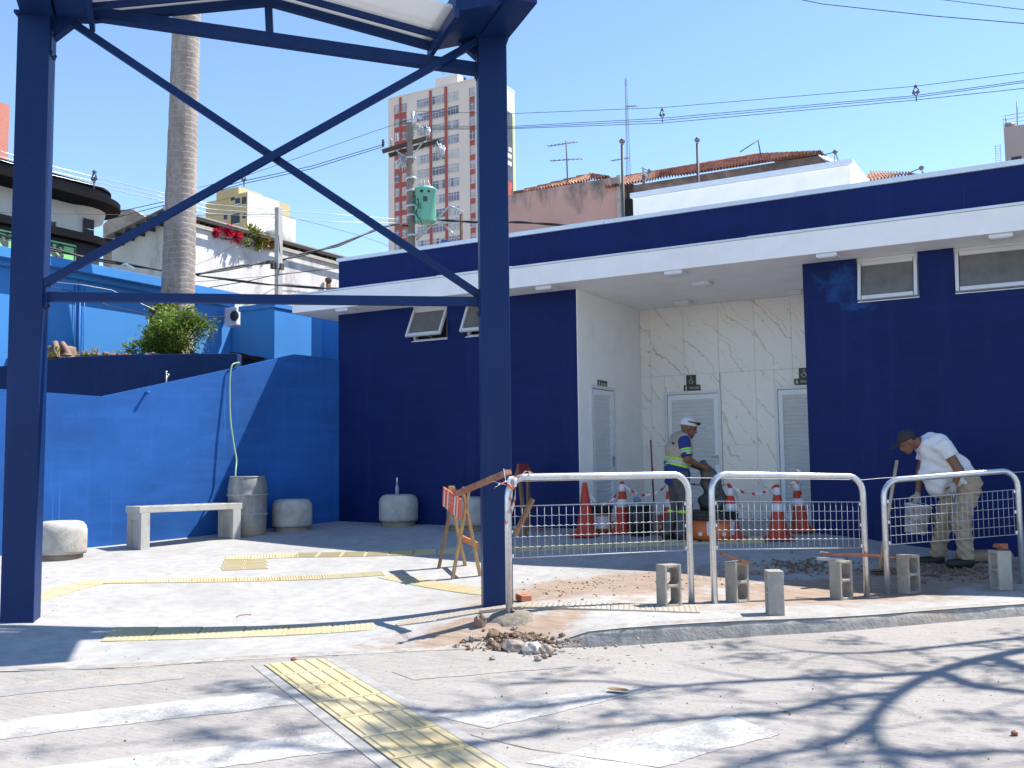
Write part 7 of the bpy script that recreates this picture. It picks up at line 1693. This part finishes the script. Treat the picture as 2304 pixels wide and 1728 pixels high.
# ================================================================ street tree right of the frame (its boughs shade the road)
def shp(px, py, h):     # a point h metres above the road whose shadow falls on this spot of the road
    g = ar(px, py); k = h/math.tan(SUN_EL); return Vector((g.x+SD[0]*k, g.y+SD[1]*k, g.z+h))
M_BARK = simple('grey_bark', (.16, .13, .10), .95, 0, .25, 8, .6, 30); M_TLEAF = m_leaf('tree_leaf', (.05, .08, .02), (.09, .14, .035))
tb = shp(2560, 1440, 5.4); tree = thing('street_tree', 'sparse street tree on the pavement right of the view', 'tree', (tb.x, tb.y, .2))
m = MB(); m.tube([(tb.x+.1, tb.y+.05, -.2), (tb.x+.05, tb.y, 1.2), (tb.x-.04, tb.y+.03, 3.0), tuple(tb)], [.30, .24, .21, .19], 14); m.build('trunk', M_BARK, tree)
LB = [([(2560, 1440, 5.4), (2380, 1452, 5.9), (2230, 1478, 6.3), (2110, 1512, 6.8), (2020, 1560, 7.2), (1965, 1620, 7.6), (1985, 1690, 8.0), (2060, 1760, 8.4)], .075),
      ([(2560, 1440, 5.4), (2420, 1428, 6.0), (2250, 1440, 6.5), (2050, 1462, 7.0), (1900, 1470, 7.4), (1790, 1464, 7.6)], .055),
      ([(2110, 1512, 6.8), (1980, 1520, 7.2), (1800, 1527, 7.6), (1620, 1536, 8.0), (1480, 1545, 8.3), (1330, 1532, 8.6), (1120, 1542, 8.9)], .05),
      ([(2020, 1560, 7.2), (1900, 1570, 7.6), (1760, 1602, 8.0), (1600, 1614, 8.4), (1400, 1632, 8.8), (1230, 1650, 9.1)], .05),
      ([(2110, 1512, 6.8), (2200, 1545, 7.2), (2300, 1556, 7.5), (2420, 1580, 7.8)], .06),
      ([(1965, 1620, 7.6), (1880, 1670, 8.0), (1740, 1700, 8.3), (1600, 1735, 8.7)], .05), ([(1985, 1690, 8.0), (2110, 1700, 8.3), (2250, 1690, 8.6), (2400, 1700, 8.9)], .06),
      ([(1480, 1545, 8.3), (1300, 1580, 8.8), (1050, 1600, 9.2), (860, 1590, 9.5), (690, 1570, 9.8), (540, 1545, 10.0)], .03), ([(1230, 1650, 9.1), (1000, 1680, 9.5), (760, 1690, 9.8), (560, 1665, 10.1), (430, 1650, 10.3)], .032), ([(2560, 1440, 5.4), (2650, 1400, 7), (2720, 1380, 8.5)], .10), ([(2230, 1478, 6.3), (2300, 1500, 7.0), (2420, 1520, 8.0)], .07)]
rt_ = random.Random(5); lv = []; mtw = MB()
for P_, r0 in LB:
    Q = smooth_path([shp(*p) for p in P_], 5); n = len(Q); m = MB(); m.tube(Q, [r0*(1-.75*i/(n-1))+.008 for i in range(n)], 8); m.build('bough', M_BARK, tree)
    for i in range(3, n, 3):
        for _ in range(2 if r0 > .04 else 3):
            a = Q[i]; d = Vector((rt_.uniform(-1, 1), rt_.uniform(-1, 1), rt_.uniform(-.1, .8))).normalized(); L_ = rt_.uniform(.3, .9); b = a+d*L_*.5+Vector((0, 0, .05)); c = a+d*L_+Vector((rt_.uniform(-.1, .1), rt_.uniform(-.1, .1), 0)); mtw.tube([a, b, c], [.016, .011, .005], 5)
            if rt_.random() < .30:
                for _ in range(26): lv.append((c+Vector((rt_.gauss(0, .09), rt_.gauss(0, .09), rt_.gauss(0, .07))), (rt_.uniform(-1, 1), rt_.uniform(-1, 1), rt_.uniform(-.5, .5)), (0, 0, 1), rt_.uniform(.06, .11), .045))
for px, py, h in ((520, 1543, 10.0), (470, 1652, 10.3), (560, 1545, 9.9), (940, 1622, 9.4), (880, 1652, 9.6), (1700, 1480, 8.0), (1640, 1450, 8.0), (1900, 1440, 7.6), (2250, 1620, 8.2)):
    c = shp(px, py, h)
    for _ in range(38): lv.append((c+Vector((rt_.gauss(0, .11), rt_.gauss(0, .11), rt_.gauss(0, .08))), (rt_.uniform(-1, 1), rt_.uniform(-1, 1), rt_.uniform(-.5, .5)), (0, 0, 1), rt_.uniform(.07, .12), .055))
mtw.build('twigs', M_BARK, tree); leaf_mesh('x', None, lv).build('crown', M_TLEAF, tree)
